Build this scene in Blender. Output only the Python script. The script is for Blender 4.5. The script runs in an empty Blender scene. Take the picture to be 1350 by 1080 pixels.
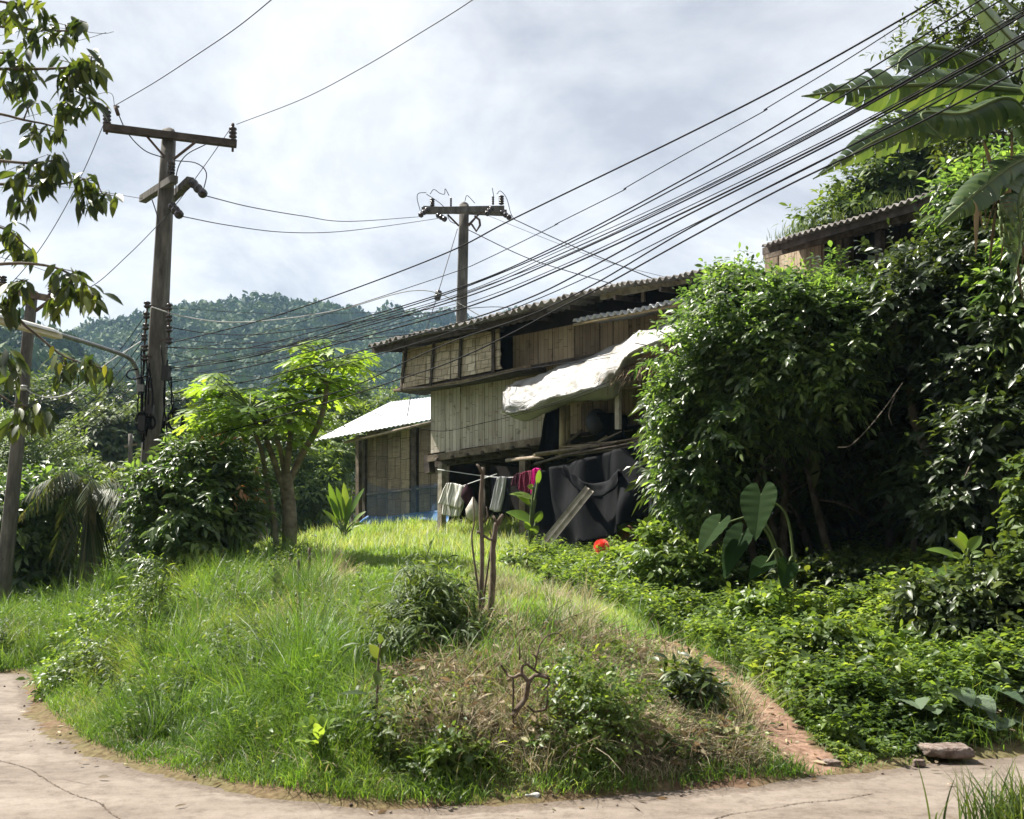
import bpy, math, random
import numpy as np
from mathutils import Vector
rng = np.random.default_rng(11)
random.seed(5)
np.seterr(all='ignore')
scene = bpy.context.scene
COL = scene.collection
R = math.radians
PI = math.pi

# ------------------------------------------------------------------ camera geometry
FPX = 1350.0
PITCH = math.atan(180 / 1350.0)
CAM = np.array([0.0, 0.0, 1.6])
CF = np.array([0, math.cos(PITCH), math.sin(PITCH)])
CU = np.array([0, -math.sin(PITCH), math.cos(PITCH)])
CR = np.array([1.0, 0, 0])

def ray(px, py):
    return CF + CR * ((px - 675) / FPX) + CU * ((540 - py) / FPX)

def P(px, py, Y):
    """point of the place that the photo shows at (px, py), Y metres away"""
    d = ray(px, py)
    return CAM + d * (Y / d[1])

def project(pts):
    q = np.asarray(pts) - CAM
    z = np.maximum(q @ CF, 0.05)
    return 675 + FPX * (q @ CR) / z, 540 - FPX * (q @ CU) / z

def facade(pxa, Ya, pxb, Yb):
    """vertical wall plane through two plan points; returns F(px, py, off) and its normal towards the viewer"""
    a = P(pxa, 720, Ya); b = P(pxb, 720, Yb)
    d = (b - a); d[2] = 0; d /= np.linalg.norm(d)
    n = np.array([d[1], -d[0], 0.0])
    if n @ (CAM - a) < 0: n = -n
    def F(px, py, off=0.0):
        r = ray(px, py)
        t = ((a + n * off - CAM) @ n) / (r @ n)
        return CAM + r * t
    return F, n, d, a

def nrm(v):
    v = np.asarray(v, float)
    return v / np.maximum(np.linalg.norm(v, axis=-1, keepdims=True), 1e-9)

def wob(x, y, s=1.0, seed=0):
    """cheap smooth noise in about -1..1"""
    r = np.random.default_rng(seed)
    out = 0
    for k in range(6):
        a = r.uniform(0, 2 * PI); f = s * r.uniform(.6, 1.7); p = r.uniform(0, 6.28)
        out = out + np.sin((x * math.cos(a) + y * math.sin(a)) * f + p + 1.3 * np.sin((x * math.sin(a) - y * math.cos(a)) * f * .7 + p * 2))
    return out / 3.2

def inpoly(x, y, poly):
    poly = np.asarray(poly, float)
    ins = np.zeros(np.shape(x), bool)
    j = len(poly) - 1
    for i in range(len(poly)):
        xi, yi = poly[i]; xj, yj = poly[j]
        c = ((yi > y) != (yj > y)) & (x < (xj - xi) * (y - yi) / (yj - yi + 1e-12) + xi)
        ins ^= c
        j = i
    return ins

def catmull(pts, n=8):
    pts = [np.asarray(p, float) for p in pts]
    if len(pts) < 3:
        return [pts[0] + (pts[-1] - pts[0]) * t for t in np.linspace(0, 1, n + 1)]
    q = [2 * pts[0] - pts[1]] + pts + [2 * pts[-1] - pts[-2]]
    out = []
    for i in range(1, len(q) - 2):
        for k in range(n):
            t = k / n
            a, b, c, d = q[i - 1], q[i], q[i + 1], q[i + 2]
            out.append(.5 * (2 * b + (c - a) * t + (2 * a - 5 * b + 4 * c - d) * t * t + (3 * b - a - 3 * c + d) * t ** 3))
    out.append(pts[-1])
    return out

def resample(pts, n):
    pts = np.asarray(pts, float); t = np.linspace(0, len(pts) - 1, n); i = np.minimum(t.astype(int), len(pts) - 2); f = (t - i)[:, None]
    return pts[i] * (1 - f) + pts[i + 1] * f

# ------------------------------------------------------------------ mesh collector
class Geo:
    def __init__(s):
        s.v = []; s.q = []; s.t = []; s.r = []; s.uv = []; s.n = 0
    def add(s, v, quads=None, tris=None, rnd=0.5, uv=None):
        v = np.asarray(v, float).reshape(-1, 3)
        m = len(v)
        s.v.append(v)
        if quads is not None and len(quads): s.q.append(np.asarray(quads, int).reshape(-1, 4) + s.n)
        if tris is not None and len(tris): s.t.append(np.asarray(tris, int).reshape(-1, 3) + s.n)
        s.r.append(np.broadcast_to(np.asarray(rnd, float), (m,)))
        s.uv.append(np.zeros((m, 2)) if uv is None else np.asarray(uv, float).reshape(-1, 2))
        s.n += m
        return s
    # --- shapes
    def hexa(s, c, rnd=None, uv=None):
        """c: 8 corners, 0-3 one face (loop), 4-7 the opposite face"""
        f = [(0, 1, 2, 3), (7, 6, 5, 4), (0, 4, 5, 1), (1, 5, 6, 2), (2, 6, 7, 3), (3, 7, 4, 0)]
        c = np.asarray(c, float)
        rnd = random.random() if rnd is None else rnd
        v = []; q = []; u = []
        for k, ff in enumerate(f):
            v += [c[i] for i in ff]; q.append([4 * k, 4 * k + 1, 4 * k + 2, 4 * k + 3])
            if uv is not None: u += [uv[i % 4] for i in ff]
        s.add(v, q, rnd=rnd, uv=u if uv is not None else None)
        return s
    def prism(s, quad, vec, rnd=None, uv=None):
        quad = np.asarray(quad, float)
        return s.hexa(np.concatenate([quad, quad + np.asarray(vec, float)]), rnd, uv)
    def beam(s, p, q, w, h, up=(0, 0, 1), rnd=None):
        p = np.asarray(p, float); q = np.asarray(q, float)
        d = nrm(q - p); a = np.cross(d, up)
        if np.linalg.norm(a) < 1e-4: a = np.cross(d, (1, 0, 0))
        a = nrm(a); b = np.cross(a, d)
        c = [p + a * x * w / 2 + b * y * h / 2 for x, y in ((-1, -1), (1, -1), (1, 1), (-1, 1))]
        e = [k + (q - p) for k in c]
        L = np.linalg.norm(q - p)
        return s.hexa(c + e, rnd)
    def tube(s, pts, r, sides=6, rnd=None, cap=True):
        pts = np.asarray(pts, float); n = len(pts)
        r = np.broadcast_to(np.asarray(r, float), (n,))
        d = nrm(np.gradient(pts, axis=0))
        a = np.cross(d[0], (0, 0, 1.0))
        if np.linalg.norm(a) < .05: a = np.cross(d[0], (1.0, 0, 0))
        a = nrm(a); fr = []
        for i in range(n):
            a = nrm(a - d[i] * (a @ d[i])); fr.append((a, np.cross(d[i], a)))
        ang = np.arange(sides) * 2 * PI / sides
        v = np.array([pts[i] + r[i] * (np.outer(np.cos(ang), fr[i][0]) + np.outer(np.sin(ang), fr[i][1])) for i in range(n)]).reshape(-1, 3)
        i = np.arange(n - 1)[:, None] * sides; k = np.arange(sides)[None]; k2 = (k + 1) % sides
        q = np.stack([i + k, i + k2, i + sides + k2, i + sides + k], -1).reshape(-1, 4)
        t = []
        L = np.concatenate([[0], np.cumsum(np.linalg.norm(np.diff(pts, axis=0), axis=1))])
        uv = np.stack([np.tile(np.arange(sides) / sides, n), np.repeat(L, sides)], -1)
        if cap:
            v = np.concatenate([v, pts[:1], pts[-1:]]); uv = np.concatenate([uv, [[0, 0], [0, 0]]])
            for j in range(sides):
                t.append((n * sides, (j + 1) % sides, j)); t.append((n * sides + 1, (n - 1) * sides + j, (n - 1) * sides + (j + 1) % sides))
        return s.add(v, q, t, rnd=random.random() if rnd is None else rnd, uv=uv)
    def lathe(s, p, q, prof, sides=10, rnd=.5):
        p = np.asarray(p, float); q = np.asarray(q, float); d = nrm(q - p)
        a = np.cross(d, (0, 0, 1.0))
        if np.linalg.norm(a) < .05: a = np.cross(d, (1.0, 0, 0))
        a = nrm(a); b = np.cross(d, a)
        ang = np.arange(sides) * 2 * PI / sides
        ring = np.outer(np.cos(ang), a) + np.outer(np.sin(ang), b)
        v = np.array([p + (q - p) * t + ring * r for t, r in prof]).reshape(-1, 3); n = len(prof)
        i = np.arange(n - 1)[:, None] * sides; k = np.arange(sides)[None]; k2 = (k + 1) % sides
        qd = np.stack([i + k, i + k2, i + sides + k2, i + sides + k], -1).reshape(-1, 4)
        return s.add(v, qd, rnd=rnd)
    def grid(s, pts, rnd=.5, uv=None):
        pts = np.asarray(pts, float); nu, nv = pts.shape[:2]
        i = np.arange(nu - 1)[:, None] * nv; k = np.arange(nv - 1)[None]
        q = np.stack([i + k, i + k + 1, i + nv + k + 1, i + nv + k], -1).reshape(-1, 4)
        if uv is None:
            U, V = np.meshgrid(np.linspace(0, 1, nu), np.linspace(0, 1, nv), indexing='ij'); uv = np.stack([U, V], -1)
        return s.add(pts.reshape(-1, 3), q, rnd=np.asarray(rnd, float).reshape(-1) if np.ndim(rnd) else rnd, uv=uv.reshape(-1, 2))
    def slab(s, pts, off, rnd=.5):
        """closed sheet: grid plus the same grid moved by off, with rims"""
        pts = np.asarray(pts, float); nu, nv = pts.shape[:2]
        m = nu * nv
        v = np.concatenate([pts.reshape(-1, 3), (pts + off).reshape(-1, 3)])
        i = np.arange(nu - 1)[:, None] * nv; k = np.arange(nv - 1)[None]
        q = np.stack([i + k, i + k + 1, i + nv + k + 1, i + nv + k], -1).reshape(-1, 4)
        q2 = q[:, ::-1] + m
        idx = np.arange(m).reshape(nu, nv)
        edge = np.concatenate([idx[0, :], idx[1:, -1], idx[-1, -2::-1], idx[-2:0:-1, 0]])
        e2 = np.roll(edge, -1)
        rim = np.stack([e2, edge, edge + m, e2 + m], -1)
        U, V = np.meshgrid(np.linspace(0, 1, nu), np.linspace(0, 1, nv), indexing='ij')
        uv = np.tile(np.stack([U, V], -1).reshape(-1, 2), (2, 1))
        return s.add(v, np.concatenate([q, q2, rim]), rnd=rnd, uv=uv)
    def leaves(s, B, D, N, L, W, k=3, droop=.25, fold=.25, widest=.4, rnd=None, curl=0.0):
        """many leaves at once: base B, direction D, upper side N, length L, full width W"""
        B = np.asarray(B, float).reshape(-1, 3); n = len(B)
        if n == 0: return s
        D = nrm(np.broadcast_to(D, (n, 3))); N = np.broadcast_to(N, (n, 3))
        S = nrm(np.cross(D, N)); N = np.cross(S, D)
        L = np.broadcast_to(L, (n,)); W = np.broadcast_to(W, (n,)); droop = np.broadcast_to(droop, (n,))
        t = np.linspace(0, 1, k + 1)
        w = np.where(t < widest, np.sin(t / widest * PI / 2) ** .8, np.maximum(np.cos((t - widest) / (1 - widest) * PI / 2), 0) ** .85) * .5
        w[0] = .06
        cen = B[:, None] + D[:, None] * (L[:, None] * t)[..., None] - np.array([0, 0, 1.0]) * (L[:, None] * droop[:, None] * t ** 2)[..., None]
        ww = (W[:, None] * w)[..., None]
        lf = cen - S[:, None] * ww + N[:, None] * ww * fold
        rt = cen + S[:, None] * ww + N[:, None] * ww * fold
        v = np.stack([lf, cen, rt], 2)
        base = (np.arange(n) * (k + 1) * 3)[:, None, None]
        row = (np.arange(k) * 3)[None, :, None]; c = np.arange(2)[None, None]
        i0 = base + row + c
        q = np.stack([i0, i0 + 1, i0 + 4, i0 + 3], -1).reshape(-1, 4)
        rnd = rng.random(n) if rnd is None else np.broadcast_to(rnd, (n,))
        uv = np.zeros((n, k + 1, 3, 2)); uv[..., 0] = np.array([0, .5, 1.0]); uv[..., 1] = t[None, :, None]
        return s.add(v.reshape(-1, 3), q, rnd=np.repeat(rnd, (k + 1) * 3), uv=uv.reshape(-1, 2))
    def blades(s, B, L, W, lean, k=3, rnd=None, up=None):
        """grass blades: base B, length L, width W, lean (n,3) horizontal bend"""
        n = len(B)
        if n == 0: return s
        t = np.linspace(0, 1, k + 1)
        ln = np.linalg.norm(lean, axis=1, keepdims=True)
        z = np.array([0, 0, 1.0])
        upv = np.broadcast_to(z, (n, 3)) if up is None else up
        bend = np.minimum(ln, 2.0)
        cen = B[:, None] + L[:, None, None] * (upv[:, None] * (t - .45 * t ** 2.4 * np.minimum(bend, 1.6))[..., None] + lean[:, None] * (t[:, None] ** 1.7))
        a = rng.uniform(0, 2 * PI, n)
        S = np.stack([np.cos(a), np.sin(a), np.zeros(n)], -1)
        w = (1 - t ** 1.6) * .5
        ww = (W[:, None] * w)[..., None]
        v = np.stack([cen - S[:, None] * ww, cen + S[:, None] * ww], 2)
        base = (np.arange(n) * (k + 1) * 2)[:, None]; row = (np.arange(k) * 2)[None]
        i0 = base + row
        q = np.stack([i0, i0 + 1, i0 + 3, i0 + 2], -1).reshape(-1, 4)
        rnd = rng.random(n) if rnd is None else rnd
        uv = np.zeros((n, k + 1, 2, 2)); uv[..., 1] = t[None, :, None]
        return s.add(v.reshape(-1, 3), q, rnd=np.repeat(rnd, (k + 1) * 2), uv=uv.reshape(-1, 2))
    def build(s, name, mat, origin=(0, 0, 0), smooth=False):
        v = np.concatenate(s.v) - np.asarray(origin, float)
        q = np.concatenate(s.q) if s.q else np.zeros((0, 4), int)
        t = np.concatenate(s.t) if s.t else np.zeros((0, 3), int)
        me = bpy.data.meshes.new(name)
        me.vertices.add(len(v)); me.vertices.foreach_set('co', v.astype(np.float32).ravel())
        li = np.concatenate([q.ravel(), t.ravel()]).astype(np.int32)
        me.loops.add(len(li)); me.loops.foreach_set('vertex_index', li)
        ls = np.concatenate([np.arange(len(q)) * 4, len(q) * 4 + np.arange(len(t)) * 3]).astype(np.int32)
        me.polygons.add(len(ls)); me.polygons.foreach_set('loop_start', ls)
        try: me.polygons.foreach_set('loop_total', np.concatenate([np.full(len(q), 4), np.full(len(t), 3)]).astype(np.int32))
        except Exception: pass
        if smooth: me.polygons.foreach_set('use_smooth', np.ones(len(ls), bool))
        at = me.attributes.new('rnd', 'FLOAT', 'POINT'); at.data.foreach_set('value', np.concatenate(s.r).astype(np.float32))
        uvl = me.uv_layers.new(name='UVMap'); uvl.data.foreach_set('uv', np.concatenate(s.uv)[li].astype(np.float32).ravel())
        me.update(calc_edges=True); me.validate()
        me.materials.append(mat)
        return me

ORG = {}
def thing(name, label, cat, loc, group=None):
    o = bpy.data.objects.new(name, None); COL.objects.link(o)
    o.empty_display_size = .2
    o.location = Vector([float(c) for c in loc]); ORG[o.name] = np.asarray(loc, float)
    o['label'] = label; o['category'] = cat
    if group: o['group'] = group
    return o
def part(name, geo, mat, parent, smooth=False, label=None, kind=None):
    org = ORG[parent.name]
    o = bpy.data.objects.new(name, geo.build(name, mat, org, smooth)); COL.objects.link(o)
    o.parent = parent; ORG[o.name] = org
    if label: o['label'] = label
    if kind: o['kind'] = kind
    return o
def solo(name, geo, mat, label, cat, loc=None, group=None, smooth=False):
    if loc is None:
        vv = np.concatenate(geo.v); loc = np.array([vv[:, 0].mean(), vv[:, 1].mean(), vv[:, 2].min()])
    o = bpy.data.objects.new(name, geo.build(name, mat, loc, smooth)); COL.objects.link(o)
    o.location = Vector([float(c) for c in loc]); ORG[o.name] = np.asarray(loc, float)
    o['label'] = label; o['category'] = cat
    if group: o['group'] = group
    return o
def mass(name, geo, mat, kind, label=None, smooth=False):
    o = bpy.data.objects.new(name, geo.build(name, mat, (0, 0, 0), smooth)); COL.objects.link(o)
    o['kind'] = kind
    ORG[o.name] = np.zeros(3)
    if label: o['label'] = label
    return o

# ------------------------------------------------------------------ materials
def mk(name):
    m = bpy.data.materials.new(name); m.use_nodes = True
    nt = m.node_tree; nt.nodes.clear()
    return m, nt, nt.nodes, nt.links
def node(ns, t, **kw):
    n = ns.new(t)
    for k, v in kw.items(): setattr(n, k, v)
    return n
def ramp(ns, stops):
    n = ns.new('ShaderNodeValToRGB'); e = n.color_ramp.elements
    while len(e) < len(stops): e.new(.5)
    for i, (p, c) in enumerate(stops):
        e[i].position = p; e[i].color = (*c, 1) if len(c) == 3 else c
    return n

def m_leaf(name, cols, trans=.35, tcol=None, rough=.45, spec=.4, tgain=1.6, upn=0.0):
    """leaf: colour picked per leaf, light passes through it"""
    m, nt, ns, ln = mk(name)
    out = node(ns, 'ShaderNodeOutputMaterial')
    at = node(ns, 'ShaderNodeAttribute'); at.attribute_name = 'rnd'
    k = len(cols)
    rp = ramp(ns, [(i / max(k - 1, 1), c) for i, c in enumerate(cols)])
    ln.new(at.outputs['Fac'], rp.inputs['Fac'])
    geo = node(ns, 'ShaderNodeNewGeometry')
    nz = node(ns, 'ShaderNodeTexNoise'); nz.inputs['Scale'].default_value = 1.1; nz.inputs['Detail'].default_value = 3
    ln.new(geo.outputs['Position'], nz.inputs['Vector'])
    hs = node(ns, 'ShaderNodeHueSaturation')
    mr = node(ns, 'ShaderNodeMapRange'); mr.inputs[1].default_value = .3; mr.inputs[2].default_value = .7; mr.inputs[3].default_value = .7; mr.inputs[4].default_value = 1.3
    ln.new(nz.outputs['Fac'], mr.inputs[0]); ln.new(mr.outputs[0], hs.inputs['Value']); ln.new(rp.outputs['Color'], hs.inputs['Color'])
    pb = node(ns, 'ShaderNodeBsdfPrincipled'); pb.inputs['Roughness'].default_value = rough
    pb.inputs['Specular IOR Level'].default_value = spec
    ln.new(hs.outputs['Color'], pb.inputs['Base Color'])
    tr = node(ns, 'ShaderNodeBsdfTranslucent')
    mu = node(ns, 'ShaderNodeMixRGB', blend_type='MULTIPLY'); mu.inputs[0].default_value = 1
    tc = tcol or (1.25 * tgain, 1.15 * tgain, .45 * tgain)
    mu.inputs[2].default_value = (*tc, 1)
    ln.new(hs.outputs['Color'], mu.inputs[1]); ln.new(mu.outputs[0], tr.inputs['Color'])
    if upn:  # fine blades seen as a sward: shade them by a normal leaning towards the zenith
        vm = node(ns, 'ShaderNodeMixRGB'); vm.inputs[0].default_value = upn; vm.inputs[2].default_value = (0, 0, 1, 1)
        ln.new(geo.outputs['Normal'], vm.inputs[1]); vn = node(ns, 'ShaderNodeVectorMath', operation='NORMALIZE'); ln.new(vm.outputs[0], vn.inputs[0])
        ln.new(vn.outputs[0], pb.inputs['Normal'])
    mx = node(ns, 'ShaderNodeMixShader'); mx.inputs[0].default_value = trans
    ln.new(pb.outputs[0], mx.inputs[1]); ln.new(tr.outputs[0], mx.inputs[2]); ln.new(mx.outputs[0], out.inputs['Surface'])
    return m

def m_plain(name, cols, rough=.7, spec=.3, scale=6.0, metal=0.0, bump=.2, stretch=(1, 1, 1), bscale=None, detail=6, rndmix=.0, coord='Object'):
    """surface with blotchy noise between colours"""
    m, nt, ns, ln = mk(name)
    out = node(ns, 'ShaderNodeOutputMaterial'); pb = node(ns, 'ShaderNodeBsdfPrincipled')
    tc = node(ns, 'ShaderNodeTexCoord'); mp = node(ns, 'ShaderNodeMapping'); mp.inputs['Scale'].default_value = stretch
    ln.new(tc.outputs[coord], mp.inputs['Vector'])
    nz = node(ns, 'ShaderNodeTexNoise'); nz.inputs['Scale'].default_value = scale; nz.inputs['Detail'].default_value = detail; nz.inputs['Roughness'].default_value = .65
    ln.new(mp.outputs[0], nz.inputs['Vector'])
    k = len(cols); rp = ramp(ns, [(.3 + .4 * i / max(k - 1, 1), c) for i, c in enumerate(cols)])
    fac = nz.outputs['Fac']
    if rndmix:
        at = node(ns, 'ShaderNodeAttribute'); at.attribute_name = 'rnd'
        ma = node(ns, 'ShaderNodeMath', operation='MULTIPLY_ADD'); ma.inputs[1].default_value = rndmix; 
        sb = node(ns, 'ShaderNodeMath', operation='SUBTRACT'); sb.inputs[1].default_value = .5
        ln.new(at.outputs['Fac'], sb.inputs[0]); ln.new(sb.outputs[0], ma.inputs[0]); ln.new(fac, ma.inputs[2]); fac = ma.outputs[0]
    ln.new(fac, rp.inputs['Fac']); ln.new(rp.outputs['Color'], pb.inputs['Base Color'])
    pb.inputs['Roughness'].default_value = rough; pb.inputs['Specular IOR Level'].default_value = spec; pb.inputs['Metallic'].default_value = metal
    if bump:
        bn = node(ns, 'ShaderNodeBump'); bn.inputs['Strength'].default_value = bump; bn.inputs['Distance'].default_value = .02
        if bscale:
            n2 = node(ns, 'ShaderNodeTexNoise'); n2.inputs['Scale'].default_value = bscale; n2.inputs['Detail'].default_value = 5
            ln.new(mp.outputs[0], n2.inputs['Vector']); ln.new(n2.outputs['Fac'], bn.inputs['Height'])
        else: ln.new(nz.outputs['Fac'], bn.inputs['Height'])
        ln.new(bn.outputs[0], pb.inputs['Normal'])
    ln.new(pb.outputs[0], out.inputs['Surface'])
    return m

def m_bamboo(name, cols, dark, strips=28.0, rough=.7, blotch=1.2, su=1.0, brick=None):
    """split-bamboo sheet on UV (metres): fine strips along V, tone per board, dark joints; brick=(w,h) adds a woven block pattern"""
    m, nt, ns, ln = mk(name)
    out = node(ns, 'ShaderNodeOutputMaterial'); pb = node(ns, 'ShaderNodeBsdfPrincipled')
    uv = node(ns, 'ShaderNodeUVMap'); mp = node(ns, 'ShaderNodeMapping'); mp.inputs['Scale'].default_value = (strips, 1.3, 1)
    ln.new(uv.outputs[0], mp.inputs['Vector'])
    nz = node(ns, 'ShaderNodeTexNoise'); nz.inputs['Scale'].default_value = 1.0; nz.inputs['Detail'].default_value = 5; nz.inputs['Roughness'].default_value = .7
    ln.new(mp.outputs[0], nz.inputs['Vector'])
    n2 = node(ns, 'ShaderNodeTexNoise'); n2.inputs['Scale'].default_value = blotch; n2.inputs['Detail'].default_value = 4
    ln.new(uv.outputs[0], n2.inputs['Vector'])
    at = node(ns, 'ShaderNodeAttribute'); at.attribute_name = 'rnd'
    a1 = node(ns, 'ShaderNodeMath', operation='MULTIPLY_ADD'); a1.inputs[1].default_value = .45
    ln.new(nz.outputs['Fac'], a1.inputs[0])
    a2 = node(ns, 'ShaderNodeMath', operation='MULTIPLY_ADD'); a2.inputs[1].default_value = .5; a2.inputs[2].default_value = -.22
    ln.new(n2.outputs['Fac'], a2.inputs[0]); ln.new(a2.outputs[0], a1.inputs[2])
    a3 = node(ns, 'ShaderNodeMath', operation='MULTIPLY_ADD'); a3.inputs[1].default_value = .35
    ln.new(at.outputs['Fac'], a3.inputs[0]); ln.new(a1.outputs[0], a3.inputs[2])
    k = len(cols); rp = ramp(ns, [(.15 + .6 * i / max(k - 1, 1), c) for i, c in enumerate(cols)])
    ln.new(a3.outputs[0], rp.inputs['Fac'])
    col = rp.outputs['Color']
    if brick:
        bt = node(ns, 'ShaderNodeTexBrick'); bt.offset = .5; bt.inputs['Scale'].default_value = 1.0
        bt.inputs['Brick Width'].default_value = brick[0]; bt.inputs['Row Height'].default_value = brick[1]
        bt.inputs['Mortar Size'].default_value = .012; bt.inputs['Mortar Smooth'].default_value = .4
        bt.inputs['Color1'].default_value = (1.15, 1.15, 1.15, 1); bt.inputs['Color2'].default_value = (.72, .7, .66, 1); bt.inputs['Mortar'].default_value = (.28, .25, .22, 1)
        wn = node(ns, 'ShaderNodeTexNoise'); wn.inputs['Scale'].default_value = 2.2
        ad = node(ns, 'ShaderNodeMixRGB', blend_type='LINEAR_LIGHT'); ad.inputs[0].default_value = .07
        ln.new(uv.outputs[0], wn.inputs['Vector']); ln.new(uv.outputs[0], ad.inputs[1]); ln.new(wn.outputs['Color'], ad.inputs[2]); ln.new(ad.outputs[0], bt.inputs['Vector'])
        mu = node(ns, 'ShaderNodeMixRGB', blend_type='MULTIPLY'); mu.inputs[0].default_value = .9
        ln.new(col, mu.inputs[1]); ln.new(bt.outputs['Color'], mu.inputs[2]); col = mu.outputs[0]
        # horizontal strips of the weave
        wv = node(ns, 'ShaderNodeTexNoise'); wv.inputs['Scale'].default_value = 1; wv.inputs['Detail'].default_value = 3
        m2 = node(ns, 'ShaderNodeMapping'); m2.inputs['Scale'].default_value = (2.0, 55, 1); ln.new(uv.outputs[0], m2.inputs['Vector']); ln.new(m2.outputs[0], wv.inputs['Vector'])
        r2 = ramp(ns, [(.32, (.35, .32, .28)), (.5, (1, 1, 1))]); ln.new(wv.outputs['Fac'], r2.inputs['Fac'])
        m3 = node(ns, 'ShaderNodeMixRGB', blend_type='MULTIPLY'); m3.inputs[0].default_value = .85
        ln.new(col, m3.inputs[1]); ln.new(r2.outputs['Color'], m3.inputs[2]); col = m3.outputs[0]
    else:
        # dark slits between strips
        sp = node(ns, 'ShaderNodeSeparateXYZ'); cx = node(ns, 'ShaderNodeCombineXYZ'); ln.new(uv.outputs[0], sp.inputs[0]); ln.new(sp.outputs['Y'], cx.inputs['X']); ln.new(sp.outputs['X'], cx.inputs['Y'])
        wn = node(ns, 'ShaderNodeTexNoise'); wn.inputs['Scale'].default_value = 1.4; ln.new(cx.outputs[0], wn.inputs['Vector'])
        av = node(ns, 'ShaderNodeMixRGB', blend_type='LINEAR_LIGHT'); av.inputs[0].default_value = .03; ln.new(cx.outputs[0], av.inputs[1]); ln.new(wn.outputs['Color'], av.inputs[2])
        bt = node(ns, 'ShaderNodeTexBrick'); bt.offset = .37; bt.offset_frequency = 2; bt.squash = .7; bt.squash_frequency = 3; bt.inputs['Scale'].default_value = 1.0; bt.inputs['Brick Width'].default_value = 1.05; bt.inputs['Row Height'].default_value = .135
        bt.inputs['Mortar Size'].default_value = .007; bt.inputs['Mortar Smooth'].default_value = .5; bt.inputs['Color1'].default_value = (1.08, 1.07, 1.05, 1); bt.inputs['Color2'].default_value = (.74, .72, .69, 1); bt.inputs['Mortar'].default_value = (*dark, 1)
        ln.new(av.outputs[0], bt.inputs['Vector'])
        m3 = node(ns, 'ShaderNodeMixRGB', blend_type='MULTIPLY'); m3.inputs[0].default_value = .9
        ln.new(col, m3.inputs[1]); ln.new(bt.outputs['Color'], m3.inputs[2]); col = m3.outputs[0]
        # knots and rot marks
        n3 = node(ns, 'ShaderNodeTexNoise'); n3.inputs['Scale'].default_value = 5.5; n3.inputs['Detail'].default_value = 6
        ln.new(uv.outputs[0], n3.inputs['Vector'])
        r3 = ramp(ns, [(.3, (.4, .37, .33)), (.4, (1, 1, 1))]); ln.new(n3.outputs['Fac'], r3.inputs['Fac'])
        m4 = node(ns, 'ShaderNodeMixRGB', blend_type='MULTIPLY'); m4.inputs[0].default_value = .75
        ln.new(col, m4.inputs[1]); ln.new(r3.outputs['Color'], m4.inputs[2]); col = m4.outputs[0]
    ln.new(col, pb.inputs['Base Color']); pb.inputs['Roughness'].default_value = rough; pb.inputs['Specular IOR Level'].default_value = .25
    bn = node(ns, 'ShaderNodeBump'); bn.inputs['Strength'].default_value = .5; bn.inputs['Distance'].default_value = .02
    ln.new(nz.outputs['Fac'], bn.inputs['Height']); ln.new(bn.outputs[0], pb.inputs['Normal'])
    ln.new(pb.outputs[0], out.inputs['Surface'])
    return m

M = {}
M['concrete'] = m_plain('pole_concrete', [(.05, .046, .041), (.11, .102, .09), (.19, .178, .158)], .85, .2, 3.0, bump=.3, stretch=(3, 3, .6))
M['timber_dark'] = m_plain('timber_dark', [(.03, .024, .02), (.07, .055, .045), (.12, .10, .085)], .85, .2, 5, stretch=(1, 1, 1))
M['timber'] = m_plain('timber_weathered', [(.07, .052, .036), (.17, .135, .10), (.28, .235, .18)], .8, .2, 5, bump=.4, rndmix=.3)
M['timber_pale'] = m_plain('timber_pale', [(.2, .17, .135), (.36, .32, .26), (.45, .41, .35)], .8, .2, 6, bump=.3, rndmix=.2)
M['stick'] = m_plain('stick_bark', [(.055, .043, .033), (.125, .098, .075), (.22, .178, .14)], .85, .2, 14, bump=.6, stretch=(1, 1, .3))
M['bark'] = m_plain('bark', [(.045, .036, .028), (.11, .09, .07), (.2, .17, .135)], .9, .15, 7, bump=.6, stretch=(1, 1, .5))
M['bark_pale'] = m_plain('bark_pale', [(.10, .085, .062), (.22, .19, .145), (.33, .29, .225)], .9, .15, 6, bump=.6, stretch=(1, 1, 1.2))
M['insulator'] = m_plain('brown_porcelain', [(.02, .015, .015), (.04, .03, .03)], .25, .5, 8, bump=0)
M['insulator_pale'] = m_plain('grey_porcelain', [(.35, .34, .33), (.5, .5, .48)], .3, .5, 8, bump=0)
M['steel'] = m_plain('galvanised_steel', [(.16, .165, .17), (.3, .3, .3)], .5, .5, 9, metal=.6, bump=.1)
M['rust'] = m_plain('rusty_steel', [(.05, .035, .03), (.12, .08, .06)], .8, .3, 9, bump=.2)
M['lamp_white'] = m_plain('lamp_enamel', [(.5, .49, .46), (.7, .69, .66)], .4, .4, 5, bump=.05)
M['lamp_cream'] = m_plain('lamp_diffuser', [(.5, .42, .28), (.62, .55, .4)], .4, .4, 5, bump=.05)
M['cable'] = m_plain('black_cable', [(.006, .006, .0065), (.014, .014, .0145)], .8, .12, 20, bump=0)
M['cable_grey'] = m_plain('grey_wire', [(.03, .03, .033), (.06, .06, .062)], .7, .2, 20, bump=0)
M['cable_pale'] = m_plain('pale_cable', [(.42, .42, .42), (.55, .55, .55)], .6, .3, 20, bump=0)
M['black_box'] = m_plain('black_plastic', [(.012, .012, .014), (.03, .03, .03)], .5, .4, 9, bump=.05)
M['roof_tile'] = m_plain('fibre_cement', [(.07, .062, .058), (.19, .175, .165), (.34, .325, .31)], .9, .15, 2.2, bump=.25, bscale=30)
M['tin_white'] = m_plain('pale_tin', [(.36, .375, .40), (.46, .475, .50), (.52, .535, .56)], .5, .35, 1.5, bump=.05)
M['roof_rust'] = m_plain('rusty_tin', [(.16, .07, .045), (.28, .13, .085), (.36, .2, .15)], .8, .2, .8, bump=.1)
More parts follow.
